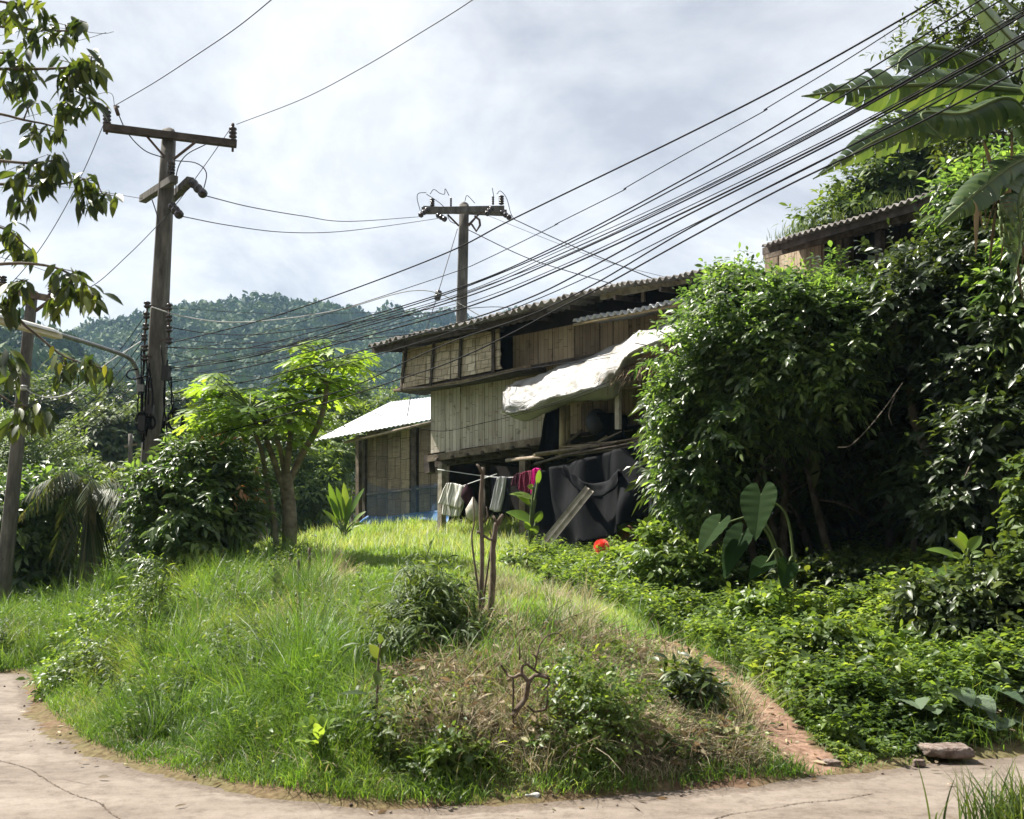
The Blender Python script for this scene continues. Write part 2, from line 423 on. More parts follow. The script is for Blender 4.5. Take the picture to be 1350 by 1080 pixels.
M['roof_pink'] = m_plain('faded_red_tin', [(.30, .14, .12), (.42, .24, .21), (.5, .38, .35)], .8, .2, .8, bump=.1)
M['thatch'] = m_plain('thatch', [(.08, .055, .035), (.19, .14, .09), (.3, .23, .15)], .95, .1, 10, bump=.8, stretch=(1, 1, 4), rndmix=.5)
M['wall_grey'] = m_bamboo('bamboo_wall_grey', [(.20, .17, .13), (.42, .38, .31), (.56, .52, .45), (.66, .64, .59)], (.12, .1, .08))
M['wall_brown'] = m_bamboo('bamboo_wall_brown', [(.10, .072, .046), (.25, .19, .125), (.39, .31, .21), (.50, .42, .31)], (.1, .08, .06))
M['wall_hut'] = m_bamboo('bamboo_wall_hut', [(.09, .07, .05), (.21, .165, .115), (.36, .295, .21), (.46, .395, .3)], (.1, .08, .06), brick=(.38, .62), strips=20)
M['weave'] = m_bamboo('bamboo_weave', [(.25, .195, .125), (.46, .38, .265), (.60, .515, .39), (.70, .63, .51)], (.1, .08, .06), strips=6, brick=(.25, .21))
M['bamboo_pole'] = m_plain('bamboo_pole', [(.12, .085, .045), (.27, .21, .12), (.37, .30, .19)], .55, .35, 5, bump=.15, rndmix=.4)
M['dark_inside'] = m_plain('shade_dark_timber', [(.012, .010, .009), (.03, .025, .021)], .9, .1, 3)  # near-black colour that carries the shade of interiors and openings
M['net'] = m_plain('black_shade_net', [(.003, .0032, .004), (.006, .0063, .0075), (.011, .0115, .013)], .85, .1, 5, bump=.4, bscale=60, stretch=(1, 1, .25))
M['shadeleaf'] = m_leaf('broad_leaf_shade_dark', [(.013, .024, .010), (.021, .036, .013), (.034, .054, .017), (.065, .09, .026)], .3, rough=.38, spec=.5, tgain=2.1)  # large dark leaf, coloured darker still to hold the bush's shade
M['blue_tarp'] = m_plain('blue_tarp', [(.02, .07, .19), (.04, .13, .32), (.09, .2, .4)], .5, .4, 4, bump=.3)
M['stone'] = m_plain('stone', [(.07, .05, .042), (.15, .115, .098), (.26, .225, .20)], .9, .15, 14, bump=1.0, bscale=30)
M['soil_red'] = m_plain('red_soil', [(.10, .05, .03), (.22, .115, .07), (.32, .19, .125)], .95, .1, 9, bump=1.0, bscale=25)
M['deadwood'] = m_plain('dead_wood', [(.03, .022, .018), (.09, .068, .052), (.2, .16, .125)], .9, .1, 12, bump=.5)

M['grass'] = m_leaf('grass_blade', [(.035, .075, .014), (.06, .125, .022), (.09, .17, .030), (.135, .215, .042), (.27, .28, .12)], .45, rough=.45, spec=.35, upn=.25)
M['lawn'] = m_leaf('lawn_blade', [(.085, .16, .028), (.13, .225, .042), (.185, .285, .065), (.24, .32, .095), (.36, .38, .19)], .45, rough=.5, spec=.3, upn=.5)
M['dry'] = m_leaf('dry_grass', [(.17, .135, .085), (.30, .25, .165), (.42, .36, .25), (.54, .48, .36), (.20, .22, .085)], .3, tcol=(1.2, 1.1, .8), rough=.7, spec=.15, upn=.3)
M['brush'] = m_leaf('dead_leaves', [(.07, .052, .034), (.17, .13, .085), (.29, .23, .155), (.42, .35, .25), (.13, .16, .05)], .2, tcol=(1.3, 1, .7), rough=.7, spec=.15)
M['cover'] = m_leaf('cover_leaf', [(.036, .067, .017), (.070, .12, .026), (.12, .178, .038), (.19, .245, .062)], .45, rough=.42, spec=.4, tgain=1.9)
M['bushleaf'] = m_leaf('glossy_leaf', [(.022, .042, .016), (.046, .076, .025), (.09, .132, .037), (.18, .23, .066)], .42, rough=.4, spec=.6, tcol=(2.4, 2.7, 1.1))
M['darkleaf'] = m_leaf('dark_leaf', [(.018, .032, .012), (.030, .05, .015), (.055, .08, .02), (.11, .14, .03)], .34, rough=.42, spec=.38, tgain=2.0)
M['redleaf'] = m_leaf('young_red_leaf', [(.24, .12, .05), (.34, .19, .08), (.2, .19, .05)], .4, rough=.4, tcol=(1.5, 1.0, .6))
M['midleaf'] = m_leaf('mid_leaf', [(.028, .05, .016), (.05, .085, .022), (.085, .13, .032), (.14, .18, .048)], .38, rough=.5, spec=.25)
M['brightleaf'] = m_leaf('bright_leaf', [(.06, .105, .025), (.10, .155, .036), (.15, .205, .055)], .45, rough=.5, spec=.35)
M['paleleaf'] = m_leaf('pale_leaf', [(.06, .085, .035), (.10, .135, .055), (.17, .20, .09)], .35, rough=.5, spec=.35, tcol=(1.4, 1.4, .7))
M['papaya'] = m_leaf('papaya_leaf', [(.085, .16, .022), (.14, .225, .036), (.20, .28, .05)], .5, rough=.42, spec=.4, tgain=1.9)
M['banana'] = m_leaf('banana_leaf', [(.035, .065, .026), (.058, .098, .034), (.085, .125, .042)], .38, rough=.38, spec=.45, tgain=1.4)
M['canna'] = m_leaf('canna_leaf', [(.085, .15, .03), (.125, .2, .04), (.175, .24, .06)], .48, rough=.4, spec=.4)
M['colocasia'] = m_leaf('elephant_ear_leaf', [(.016, .038, .010), (.026, .052, .014)], .35, rough=.75, spec=.06)
M['frond'] = m_leaf('frond', [(.018, .034, .010), (.032, .055, .015), (.06, .075, .025), (.10, .10, .045)], .3, rough=.5)
M['yellowleaf'] = m_leaf('yellow_leaf', [(.22, .24, .04), (.3, .3, .05)], .5, rough=.45)
M['forest'] = m_leaf('forest_crown', [(.010, .028, .010), (.024, .052, .014), (.042, .078, .018), (.08, .115, .026)], .12, rough=.7, spec=.15)
M['stem'] = m_plain('green_stem', [(.06, .09, .03), (.12, .16, .05)], .6, .3, 8, bump=.1)
M['deadfrond'] = m_leaf('dead_frond', [(.06, .048, .032), (.11, .09, .062), (.18, .15, .105)], .2, tcol=(1.2, 1, .7), rough=.7, spec=.15)
M['flower'] = m_leaf('red_flower', [(.62, .06, .05), (.75, .13, .10), (.8, .24, .19)], .3, tcol=(1.3, .7, .6), rough=.6)
M['squash'] = m_leaf('squash_leaf', [(.05, .085, .045), (.085, .125, .07), (.12, .16, .10)], .3, rough=.5, spec=.35, tcol=(1.3, 1.3, .8))
# ------------------------------------------------------------------ terrain
FOOT_PX = [(-40, 886), (0, 885), (30, 884), (45, 888), (46, 905), (62, 932), (90, 958), (130, 985), (190, 1007), (250, 1022), (320, 1036), (400, 1048), (480, 1060), (560, 1063),
           (640, 1060), (700, 1055), (800, 1048), (900, 1040), (1000, 1030), (1100, 1018), (1210, 1001), (1290, 994), (1350, 985), (1500, 965)]
def flat(px, py):
    d = ray(px, py); t = -CAM[2] / d[2]; return (CAM + d * t)[:2]
FOOT = np.array([flat(*p) for p in FOOT_PX])
UPLAND = np.concatenate([[[-400, 15.0], [-14, 13.6]], FOOT, [[9.0, 9.6], [14, 11], [400, 12], [400, 900], [-400, 900]]])
CTRL_PX = [(110, 832, 15.5), (185, 772, 16.5), (110, 880, 13.2), (200, 880, 11), (280, 800, 13.5), (350, 742, 17), (385, 736, 17.5), (240, 940, 9.2), (330, 900, 9.6),
           (400, 850, 10.5), (420, 780, 13), (430, 960, 7.8), (560, 960, 7.2), (600, 885, 8), (640, 828, 9), (500, 830, 10), (640, 780, 12.3), (640, 740, 18), (640, 708, 26),
           (500, 730, 20), (760, 850, 9), (870, 850, 10.3), (850, 950, 8), (880, 880, 9.3), (950, 980, 7.8), (1070, 1000, 7.5), (1000, 950, 8.6), (930, 890, 10.2), (885, 857, 11.4), (820, 800, 14),
           (1000, 880, 10.5), (1100, 900, 9.5), (1200, 960, 8.3), (1300, 880, 9.5), (1350, 900, 9), (1000, 800, 14), (1150, 790, 13), (1300, 770, 12), (1100, 740, 16), (900, 770, 15.5),
           (800, 760, 18), (780, 722, 22.5), (840, 700, 23), (1000, 720, 19), (1208, 745, 15), (580, 703, 27), (470, 700, 31), (730, 728, 21), (15, 860, 14.5), (60, 815, 19), (0, 800, 22),
           (660, 930, 7.5), (760, 960, 7.4), (720, 890, 8.3), (620, 990, 6.95), (560, 1030, 6.55)]
CT = np.array([P(*c) for c in CTRL_PX])
CT = np.concatenate([CT, np.array([[-10, 40, 1.0], [0, 40, 2.2], [15, 40, 4.0], [12, 25, 3.2], [20, 15, 2.8], [10, 60, 3], [-15, 26, -.3], [-12, 20, .2], [-22, 40, -2.5], [-30, 28, -1.5], [30, 30, 4.5], [-5, 33, 1.9], [-9, 27, .9], [30, 60, 4], [-30, 60, -3], [-10, 16, .15], [-20, 18, .1], [-12, 75, -2], [5, 36, 2.4]])])
_n = len(CT)
def _U(r2): return np.where(r2 > 1e-9, r2 * np.log(np.maximum(r2, 1e-9)), 0) * .5
_K = _U(((CT[:, None, :2] - CT[None, :, :2]) ** 2).sum(-1)) + np.eye(_n) * .6
_Pm = np.concatenate([np.ones((_n, 1)), CT[:, :2]], 1)
_A = np.zeros((_n + 3, _n + 3)); _A[:_n, :_n] = _K; _A[:_n, _n:] = _Pm; _A[_n:, :_n] = _Pm.T
_W = np.linalg.solve(_A, np.concatenate([CT[:, 2], np.zeros(3)]))
def tps(x, y):
    out = _W[_n] + _W[_n + 1] * x + _W[_n + 2] * y
    for i in range(_n):
        out = out + _W[i] * _U((x - CT[i, 0]) ** 2 + (y - CT[i, 1]) ** 2)
    return out
def footdist(x, y):
    d = np.full(np.shape(x), 1e9)
    poly = UPLAND[:-2]
    for i in range(len(poly) - 1):
        a = poly[i]; b = poly[i + 1]; ab = b - a
        t = np.clip(((x - a[0]) * ab[0] + (y - a[1]) * ab[1]) / (ab @ ab), 0, 1)
        d = np.minimum(d, np.hypot(x - a[0] - ab[0] * t, y - a[1] - ab[1] * t))
    return np.where(inpoly(x, y, UPLAND), d, -d)
def sstep(a, b, x):
    t = np.clip((x - a) / (b - a), 0, 1); return t * t * (3 - 2 * t)
def H(x, y):
    x = np.asarray(x, float); y = np.asarray(y, float)
    s = footdist(x, y) + .05 * wob(x, y, 5, 3) + .03 * wob(x, y, 14, 4)
    xc = np.clip(x, -32, 32); yc = np.clip(y, 4, 75)
    up = tps(xc, yc)
    far = np.maximum(np.hypot(np.maximum(np.abs(x) - 28, 0), np.maximum(y - 62, 0)), 0)
    up = up + (-4.0 - up) * sstep(0, 60, far)
    up = np.maximum(up, .05) * (y < 25) + up * (y >= 25)
    up = up + .035 * wob(x, y, 3, 1) + .02 * wob(x, y, 9, 2)
    k = sstep(-.03, .55, s)
    return -.035 + (up + .035) * k + .05 * sstep(-.15, .05, s) * (1 - k)
def H1(x, y): return float(H(np.array([x]), np.array([y]))[0])
def G(px, py, ymin=4.5, ymax=60):
    """where the sight line of a photo pixel meets the ground"""
    Y = np.concatenate([np.arange(ymin, 20, .05), np.arange(20, ymax, .2)])
    d = ray(px, py); t = Y / d[1]; pts = CAM + d * t[:, None]
    h = H(pts[:, 0], pts[:, 1]); hit = np.nonzero(pts[:, 2] <= np.maximum(h, 0))[0]
    i = hit[0] if len(hit) else len(Y) - 1
    p = pts[i].copy(); p[2] = max(h[i], 0.0)
    return p
def ground_at(px, Y):
    p = P(px, 720, Y); p[2] = H1(p[0], p[1]); return p

def gaxis(lo, hi, dense_lo, dense_hi, step, grow):
    a = list(np.arange(dense_lo, dense_hi, step)); s = step
    while a[-1] < hi: s *= grow; a.append(a[-1] + s)
    s = step
    while a[0] > lo: s *= grow; a.insert(0, a[0] - s)
    return np.array(a)
gx = gaxis(-1100, 1100, -9, 8, .11, 1.12); gy = gaxis(-300, 1500, 4.5, 17, .11, 1.09)
GX, GY = np.meshgrid(gx, gy, indexing='ij')
GZ = H(GX, GY)
g = Geo().grid(np.stack([GX, GY, GZ], -1))

def m_ground():
    m, nt, ns, ln = mk('soil_and_moss')
    out = node(ns, 'ShaderNodeOutputMaterial'); pb = node(ns, 'ShaderNodeBsdfPrincipled'); pb.inputs['Roughness'].default_value = .95; pb.inputs['Specular IOR Level'].default_value = .1
    geo = node(ns, 'ShaderNodeNewGeometry')
    n1 = node(ns, 'ShaderNodeTexNoise'); n1.inputs['Scale'].default_value = .9; n1.inputs['Detail'].default_value = 8; n1.inputs['Roughness'].default_value = .7
    n2 = node(ns, 'ShaderNodeTexNoise'); n2.inputs['Scale'].default_value = 22; n2.inputs['Detail'].default_value = 6
    ln.new(geo.outputs['Position'], n1.inputs['Vector']); ln.new(geo.outputs['Position'], n2.inputs['Vector'])
    r1 = ramp(ns, [(.38, (.075, .05, .03)), (.5, (.06, .065, .02)), (.62, (.045, .075, .016))]); ln.new(n1.outputs['Fac'], r1.inputs['Fac'])
    r2 = ramp(ns, [(.3, (.5, .45, .4)), (.7, (1.3, 1.25, 1.2))]); ln.new(n2.outputs['Fac'], r2.inputs['Fac'])
    mu = node(ns, 'ShaderNodeMixRGB', blend_type='MULTIPLY'); mu.inputs[0].default_value = 1; ln.new(r1.outputs[0], mu.inputs[1]); ln.new(r2.outputs[0], mu.inputs[2])
    # bare red-brown dirt where little grows: stored on the ground itself
    at = node(ns, 'ShaderNodeAttribute'); at.attribute_name = 'rnd'
    r3 = ramp(ns, [(.3, (.125, .072, .049)), (.7, (.27, .175, .128))]); ln.new(n2.outputs['Fac'], r3.inputs['Fac'])
    mx = node(ns, 'ShaderNodeMixRGB'); ln.new(at.outputs['Fac'], mx.inputs[0]); ln.new(mu.outputs[0], mx.inputs[1]); ln.new(r3.outputs[0], mx.inputs[2])
    ln.new(mx.outputs[0], pb.inputs['Base Color'])
    bn = node(ns, 'ShaderNodeBump'); bn.inputs['Strength'].default_value = .6; bn.inputs['Distance'].default_value = .015; ln.new(n2.outputs['Fac'], bn.inputs['Height']); ln.new(bn.outputs[0], pb.inputs['Normal'])
    ln.new(pb.outputs[0], out.inputs['Surface'])
    return m
PATH_PX = [(1108, 1012), (1072, 1020), (1038, 1014), (1004, 975), (962, 935), (920, 898), (876, 868), (846, 850), (866, 838), (915, 856), (965, 884), (1012, 918), (1048, 950), (1080, 985)]
DRY_PX = [(640, 830), (720, 826), (870, 856), (945, 930), (1000, 985), (1000, 1014), (900, 1030), (760, 1016), (600, 1004), (490, 970), (485, 900), (590, 865)]
DRY2_PX = [(345, 715), (440, 720), (470, 775), (430, 850), (330, 880), (270, 850), (300, 770)]
RIGHT_PX = [(1115, 1018), (1082, 985), (1052, 950), (1016, 918), (970, 884), (918, 856), (880, 838), (800, 800), (715, 775), (690, 735), (720, 715), (800, 700), (860, 640), (2300, 400), (2300, 1000), (1290, 1000)]
LAWN_PX = [(400, 740), (440, 700), (560, 695), (700, 690), (715, 775), (800, 800), (868, 842), (850, 850), (720, 830), (640, 830), (560, 790), (500, 800), (440, 780)]
gpx, gpy = project(np.stack([GX.ravel(), GY.ravel(), GZ.ravel()], -1))
front = (GY.ravel() > 4) & (GY.ravel() < 16)
bare = np.zeros(GX.size)
wv = wob(GX.ravel(), GY.ravel(), 6, 21) * 6
bare[front & inpoly(gpx + wv, gpy + wv, PATH_PX)] = 1
bare[front & inpoly(gpx, gpy, DRY_PX)] = .25
fd = footdist(GX.ravel(), GY.ravel())
bare = np.maximum(bare, np.clip(1 - np.abs(fd) / .25, 0, 1) * .35)
bare = np.where((fd < .1), np.maximum(bare, .35), bare)
g.r = [bare]
M['ground'] = m_ground()
mass('ground', g, M['ground'], 'structure', smooth=True)

# road sheet (its edge is hidden where the bank rises through it)
def m_road():
    m, nt, ns, ln = mk('dusty_concrete')
    out = node(ns, 'ShaderNodeOutputMaterial'); pb = node(ns, 'ShaderNodeBsdfPrincipled'); pb.inputs['Roughness'].default_value = .85; pb.inputs['Specular IOR Level'].default_value = .2
    geo = node(ns, 'ShaderNodeNewGeometry')
    def noise(sc, det=6, ro=.6, st=None):
        n = node(ns, 'ShaderNodeTexNoise'); n.inputs['Scale'].default_value = sc; n.inputs['Detail'].default_value = det; n.inputs['Roughness'].default_value = ro
        if st:
            mp = node(ns, 'ShaderNodeMapping'); mp.inputs['Scale'].default_value = st; ln.new(geo.outputs['Position'], mp.inputs['Vector']); ln.new(mp.outputs[0], n.inputs['Vector'])
        else: ln.new(geo.outputs['Position'], n.inputs['Vector'])
        return n
    n1 = noise(1.1, 8, .65, (.7, 1.5, 1)); r1 = ramp(ns, [(.3, (.105, .084, .068)), (.48, (.168, .139, .115)), (.66, (.215, .182, .154))]); ln.new(n1.outputs['Fac'], r1.inputs['Fac'])
    n2 = noise(75, 8, .85); r2 = ramp(ns, [(.30, (.42, .40, .38)), (.47, (.95, .95, .95)), (.6, (1.05, 1.05, 1.05)), (.75, (1.4, 1.4, 1.38))]); ln.new(n2.outputs['Fac'], r2.inputs['Fac'])
    mu = node(ns, 'ShaderNodeMixRGB', blend_type='MULTIPLY'); mu.inputs[0].default_value = 1; ln.new(r1.outputs[0], mu.inputs[1]); ln.new(r2.outputs[0], mu.inputs[2])
    n6 = noise(7, 9, .78); r6 = ramp(ns, [(.36, (.66, .64, .62)), (.5, (1, 1, 1)), (.66, (1.1, 1.1, 1.1))]); ln.new(n6.outputs['Fac'], r6.inputs['Fac']); m6 = node(ns, 'ShaderNodeMixRGB', blend_type='MULTIPLY'); m6.inputs[0].default_value = 1; ln.new(mu.outputs[0], m6.inputs[1]); ln.new(r6.outputs[0], m6.inputs[2]); mu = m6
    n3 = noise(2.6, 8, .75, (.5, 2.2, 1)); r3 = ramp(ns, [(.54, (0, 0, 0)), (.66, (1, 1, 1))]); ln.new(n3.outputs['Fac'], r3.inputs['Fac'])
    at = node(ns, 'ShaderNodeAttribute'); at.attribute_name = 'rnd'
    mm = node(ns, 'ShaderNodeMath', operation='MULTIPLY_ADD'); mm.inputs[1].default_value = .55
    ln.new(r3.outputs[0], mm.inputs[0]); 
    # edge dirt: attribute is nearness to the bank
    n4 = noise(5, 8, .8); ad = node(ns, 'ShaderNodeMath', operation='ADD'); ln.new(at.outputs['Fac'], ad.inputs[0]); ln.new(n4.outputs['Fac'], ad.inputs[1])
    r4 = ramp(ns, [(.9, (0, 0, 0)), (1.0, (1, 1, 1))]); 
    sc = node(ns, 'ShaderNodeMath', operation='MULTIPLY'); sc.inputs[1].default_value = .85; ln.new(ad.outputs[0], sc.inputs[0]); ln.new(sc.outputs[0], r4.inputs['Fac'])
    ln.new(r4.outputs[0], mm.inputs[2])
    mx = node(ns, 'ShaderNodeMixRGB'); mx.use_clamp = True; ln.new(mm.outputs[0], mx.inputs[0]); ln.new(mu.outputs[0], mx.inputs[1])
    n5 = noise(30, 6, .7); r5 = ramp(ns, [(.3, (.07, .053, .042)), (.7, (.15, .12, .096))]); ln.new(n5.outputs['Fac'], r5.inputs['Fac']); ln.new(r5.outputs[0], mx.inputs[2])
    ln.new(mx.outputs[0], pb.inputs['Base Color'])
    bn = node(ns, 'ShaderNodeBump'); bn.inputs['Strength'].default_value = .35; bn.inputs['Distance'].default_value = .01; ln.new(n2.outputs['Fac'], bn.inputs['Height']); ln.new(bn.outputs[0], pb.inputs['Normal'])
    ln.new(pb.outputs[0], out.inputs['Surface'])
    return m
rx = np.concatenate([np.linspace(-60, -10, 26)[:-1], np.arange(-10, 9, .16), np.linspace(9, 60, 26)]); ry = np.concatenate([np.linspace(-40, 3, 22)[:-1], np.arange(3, 14.2, .16)])
RX, RY = np.meshgrid(rx, ry, indexing='ij')
fd = footdist(RX, RY)
RZ = .012 * wob(RX, RY, .5, 9) - .02 - np.where(fd > .25, .12, 0)
rd = Geo().grid(np.stack([RX, RY, RZ], -1), rnd=np.clip(1 + fd / .55, 0, 1))
M['road'] = m_road()
mass('road', rd, M['road'], 'structure', smooth=True)
# crack across the slab
crk = Geo()
for line, w0, w1 in (([(-40, 985), (0, 998), (40, 1010), (70, 1030), (100, 1045), (130, 1055), (150, 1072), (185, 1090)], .002, .007), ([(915, 1090), (960, 1074), (1010, 1066), (1060, 1057), (1105, 1053), (1150, 1044)], .002, .006), ([(60, 1026), (85, 1024), (120, 1031), (150, 1029)], .001, .003), ([(560, 1090), (600, 1078), (650, 1074), (690, 1076)], .001, .0035)):
    cp = [flat(*p) for p in line]; cp = catmull([np.array([c[0], c[1], 0]) for c in cp], 12)
    for i in range(len(cp) - 1):
        a, b = cp[i], cp[i + 1]; d = nrm(b - a); s_ = np.array([-d[1], d[0], 0]) * random.uniform(w0, w1)
        a = a + s_ * random.uniform(-2, 2); z = .012 * wob(a[0], a[1], .5, 9) - .02 + .0045
        crk.add([(a - s_) + [0, 0, z], (a + s_) + [0, 0, z], (b + s_) + [0, 0, z], (b - s_) + [0, 0, z]], [(0, 1, 2, 3)])
mass('road_crack', crk, M['deadwood'], 'structure')

# ------------------------------------------------------------------ hills with forest
def ridge(prof, px): return np.interp(px, [p[0] for p in prof], [p[1] for p in prof])
def hill(name, prof, Y0, Y1, pxr, zbase, ntree, tsize, seed, fname, flabel, drop=0):
    pxs = np.linspace(pxr[0], pxr[1], 90); ss = np.concatenate([np.linspace(0, 1, 40), np.linspace(1.05, 1.6, 8)])
    def pt(px, s):
        Yr = Y1 * (1 + .1 * np.sin(px / 130.0 + seed)); Y = Y0 + (Yr - Y0) * s
        zr = CAM[2] + (720 - ridge(prof, px) - drop) / FPX * Yr
        sc = np.clip(s, 0, 1)
        z = zbase + (zr - zbase) * (sc ** 1.15) * (1 - .0 * sc) - np.maximum(s - 1, 0) * (zr - zbase) * 1.1
        x = (px - 675) / FPX * Y
        z = z + (zr - zbase) * .06 * wob(x / 40, Y / 40, 1.0, seed) * np.sin(np.clip(s, 0, 1) * PI)
        return np.stack([x, Y, z], -1)
    PX, SS = np.meshgrid(pxs, ss, indexing='ij')
    gg = Geo().grid(pt(PX, SS)); mass(name, gg, M['ground'], 'structure', smooth=True)
    # forest crowns: one mass of leaf-clump crowns
    r = np.random.default_rng(seed)
    nq = 150
    tmpl = []
    for k in range(4):
        d = nrm(r.normal(size=(nq, 3))); d[:, 2] = np.abs(d[:, 2]) * 1.0 - .25; d = nrm(d)
        rad = r.uniform(.75, 1.08, (nq, 1)) * (1 + .18 * np.sin(d[:, :1] * 7 + k * 2) * np.cos(d[:, 1:2] * 6 + k))
        c = d * rad * np.array([1, 1, .85])
        nn = nrm(d + r.normal(size=(nq, 3)) * .45); a = nrm(np.cross(nn, r.normal(size=(nq, 3)))); b = np.cross(nn, a)
        sz = r.uniform(.12, .26, (nq, 1))
        q = np.stack([c - a * sz, c - b * sz * .8, c + a * sz, c + b * sz * .8], 1)
        tmpl.append(q)
    F = Geo()
    # more trees near the crest
    s = np.concatenate([r.uniform(.02, 1, ntree), r.uniform(.93, 1.04, ntree // 5)]); px = r.uniform(pxr[0], pxr[1], len(s))
    base = pt(px, s)
    for i in range(len(s)):
        R_ = tsize * r.uniform(.55, 1.25) * (1 + .5 * (r.random() < .06)); hz = R_ * r.uniform(.8, 1.5)
        q = tmpl[r.integers(4)].copy(); an = r.uniform(0, 6.28); ca, sa = math.cos(an), math.sin(an)
        q = q @ np.array([[ca, sa, 0], [-sa, ca, 0], [0, 0, 1]])
        q = q * np.array([R_, R_, hz]) + base[i] + np.array([0, 0, hz * .75])
        tone = r.random()
        F.add(q.reshape(-1, 3), np.arange(nq * 4).reshape(-1, 4), rnd=np.repeat(np.clip(tone * .7 + r.random(nq) * .3, 0, 1), 4))
    mass(fname, F, M['forest'], 'stuff', flabel)
FAR_PROF = [(-300, 480), (0, 485), (60, 455), (100, 440), (140, 428), (190, 415), (250, 406), (300, 401), (350, 402), (385, 399), (430, 406), (480, 412), (530, 420), (600, 426), (650, 420), (700, 408), (740, 402), (800, 412), (900, 440), (1100, 455), (1500, 480)]
NEAR_PROF = [(-300, 415), (-60, 435), (0, 455), (60, 462), (100, 487), (150, 540), (215, 600), (300, 650), (420, 690), (600, 705)]
hill('far_hill', FAR_PROF, 210, 560, (-160, 1150), -8, 5600, 4.4, 3, 'hill_forest', 'hazy green forest covering the far hill', 12)
hill('near_hill', NEAR_PROF, 110, 230, (-330, 520), -6, 900, 3.6, 8, 'hillside_wood', 'dark green wood on the nearer hillside at the left')

# unseen wooded slope, added behind the camera to block sky light from there
def back_sky_blocker():
    xs = np.linspace(-120, 120, 40); ys = np.linspace(-8, -130, 30); X, Y = np.meshgrid(xs, ys, indexing='ij')
    Z = -.2 + np.maximum(-Y - 9, 0) * .55 + 1.5 * wob(X / 9, Y / 9, 1, 44); Z = np.where(Y > -9.5, -.4, Z)
    mass('sky_blocker_slope', Geo().grid(np.stack([X, Y, Z], -1)), M['ground'], 'structure', smooth=True)
    r = np.random.default_rng(12); F_ = Geo(); n = 330
    for i in range(n):
        x, y = r.uniform(-110, 110), -11 - 105 * r.random(); R_ = r.uniform(3, 5.5); hz = R_ * r.uniform(.9, 1.5); z = -.2 + (-y - 9) * .55 + hz * .9 + 1
        d = nrm(r.normal(size=(150, 3))); c = np.array([x, y, z]) + d * np.array([R_, R_, hz]) * r.uniform(.75, 1.05, (150, 1)); nn = nrm(d + r.normal(size=(150, 3)) * .45); a = nrm(np.cross(nn, r.normal(size=(150, 3)))); bb_ = np.cross(nn, a); sz = R_ * r.uniform(.12, .26, (150, 1))
        F_.add(np.stack([c - a * sz, c - bb_ * sz, c + a * sz, c + bb_ * sz], 1).reshape(-1, 3), np.arange(600).reshape(-1, 4), rnd=np.repeat(r.random(150), 4))
    mass('sky_blocker_wood', F_, M['forest'], 'stuff', 'unseen dark green wood added behind the viewpoint to block sky light')
back_sky_blocker()
# ------------------------------------------------------------------ stilt house
F, FN, FD, FA = facade(567, 27.0, 870, 21.7)
def uvq(F, pts, off=0):
    q = [F(x, y, off) for x, y in pts]
    return q, [((p - FA) @ FD, p[2]) for p in q]
def boards(geo, x0, x1, top, bot, off, thick, nb, F=F, n=FN, jit=2.0, cut=None):
    """upright split-bamboo sheets side by side between two sloping lines; top(x), bot(x) in photo pixels"""
    xs = np.linspace(x0, x1, nb + 1); xs[1:-1] += np.array([random.uniform(-.25, .25) for _ in range(nb - 1)]) * (x1 - x0) / nb
    for i in range(nb):
        a, b = xs[i] + .25, xs[i + 1] - .25
        o = off + random.uniform(0, .03)
        jt, jb = random.uniform(-jit, jit), random.uniform(-jit, jit)
        q = [F(a, bot(a) + jb, o), F(b, bot(b) + jb, o), F(b, top(b) + jt, o), F(a, top(a) + jt, o)]
        uv = [((p - FA) @ FD + i * 3.7, p[2] + i * 1.3) for p in q]
        geo.prism(q, -n * thick, rnd=random.random(), uv=uv)
def lin(x0, y0, x1, y1): return lambda x: y0 + (y1 - y0) * (x - x0) / (x1 - x0)

hb = F(640, 690); hb[2] = H1(hb[0], hb[1])
house = thing('stilt_house', 'weathered bamboo stilt house with woven bay and corrugated eave beside the big leafy bush', 'house', hb)
# dark volume behind the walls (back and side walls, floor) so that no light leaks
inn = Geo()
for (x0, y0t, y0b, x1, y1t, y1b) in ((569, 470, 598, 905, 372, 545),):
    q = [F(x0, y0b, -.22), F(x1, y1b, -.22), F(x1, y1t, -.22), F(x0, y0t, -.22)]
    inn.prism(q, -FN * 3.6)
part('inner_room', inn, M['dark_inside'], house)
# lower wall of grey sheets
w = Geo(); boards(w, 567.5, 735, lin(567, 507, 720, 484), lin(567, 600, 720, 576), .0, .03, 9)
part('lower_wall', w, M['wall_grey'], house)
w = Geo(); boards(w, 735, 868, lin(720, 486, 870, 440), lin(720, 580, 870, 562), -.12, .03, 8)
part('veranda_wall', w, M['wall_brown'], house)
# upper wall
w = Geo(); boards(w, 676, 905, lin(660, 432, 900, 388), lin(660, 506, 900, 452), .06, .03, 12)
part('upper_wall', w, M['wall_brown'], house)
w = Geo(); boards(w, 664, 678, lin(660, 440, 900, 385), lin(660, 500, 900, 470), -.1, .03, 1)
part('doorway_shade', w, M['dark_inside'], house)  # dark board put in for the shade of the opening
w = Geo(); boards(w, 905, 955, lin(900, 390, 985, 372), lin(900, 560, 985, 545), .0, .03, 3)
part('end_wall', w, M['wall_brown'], house)
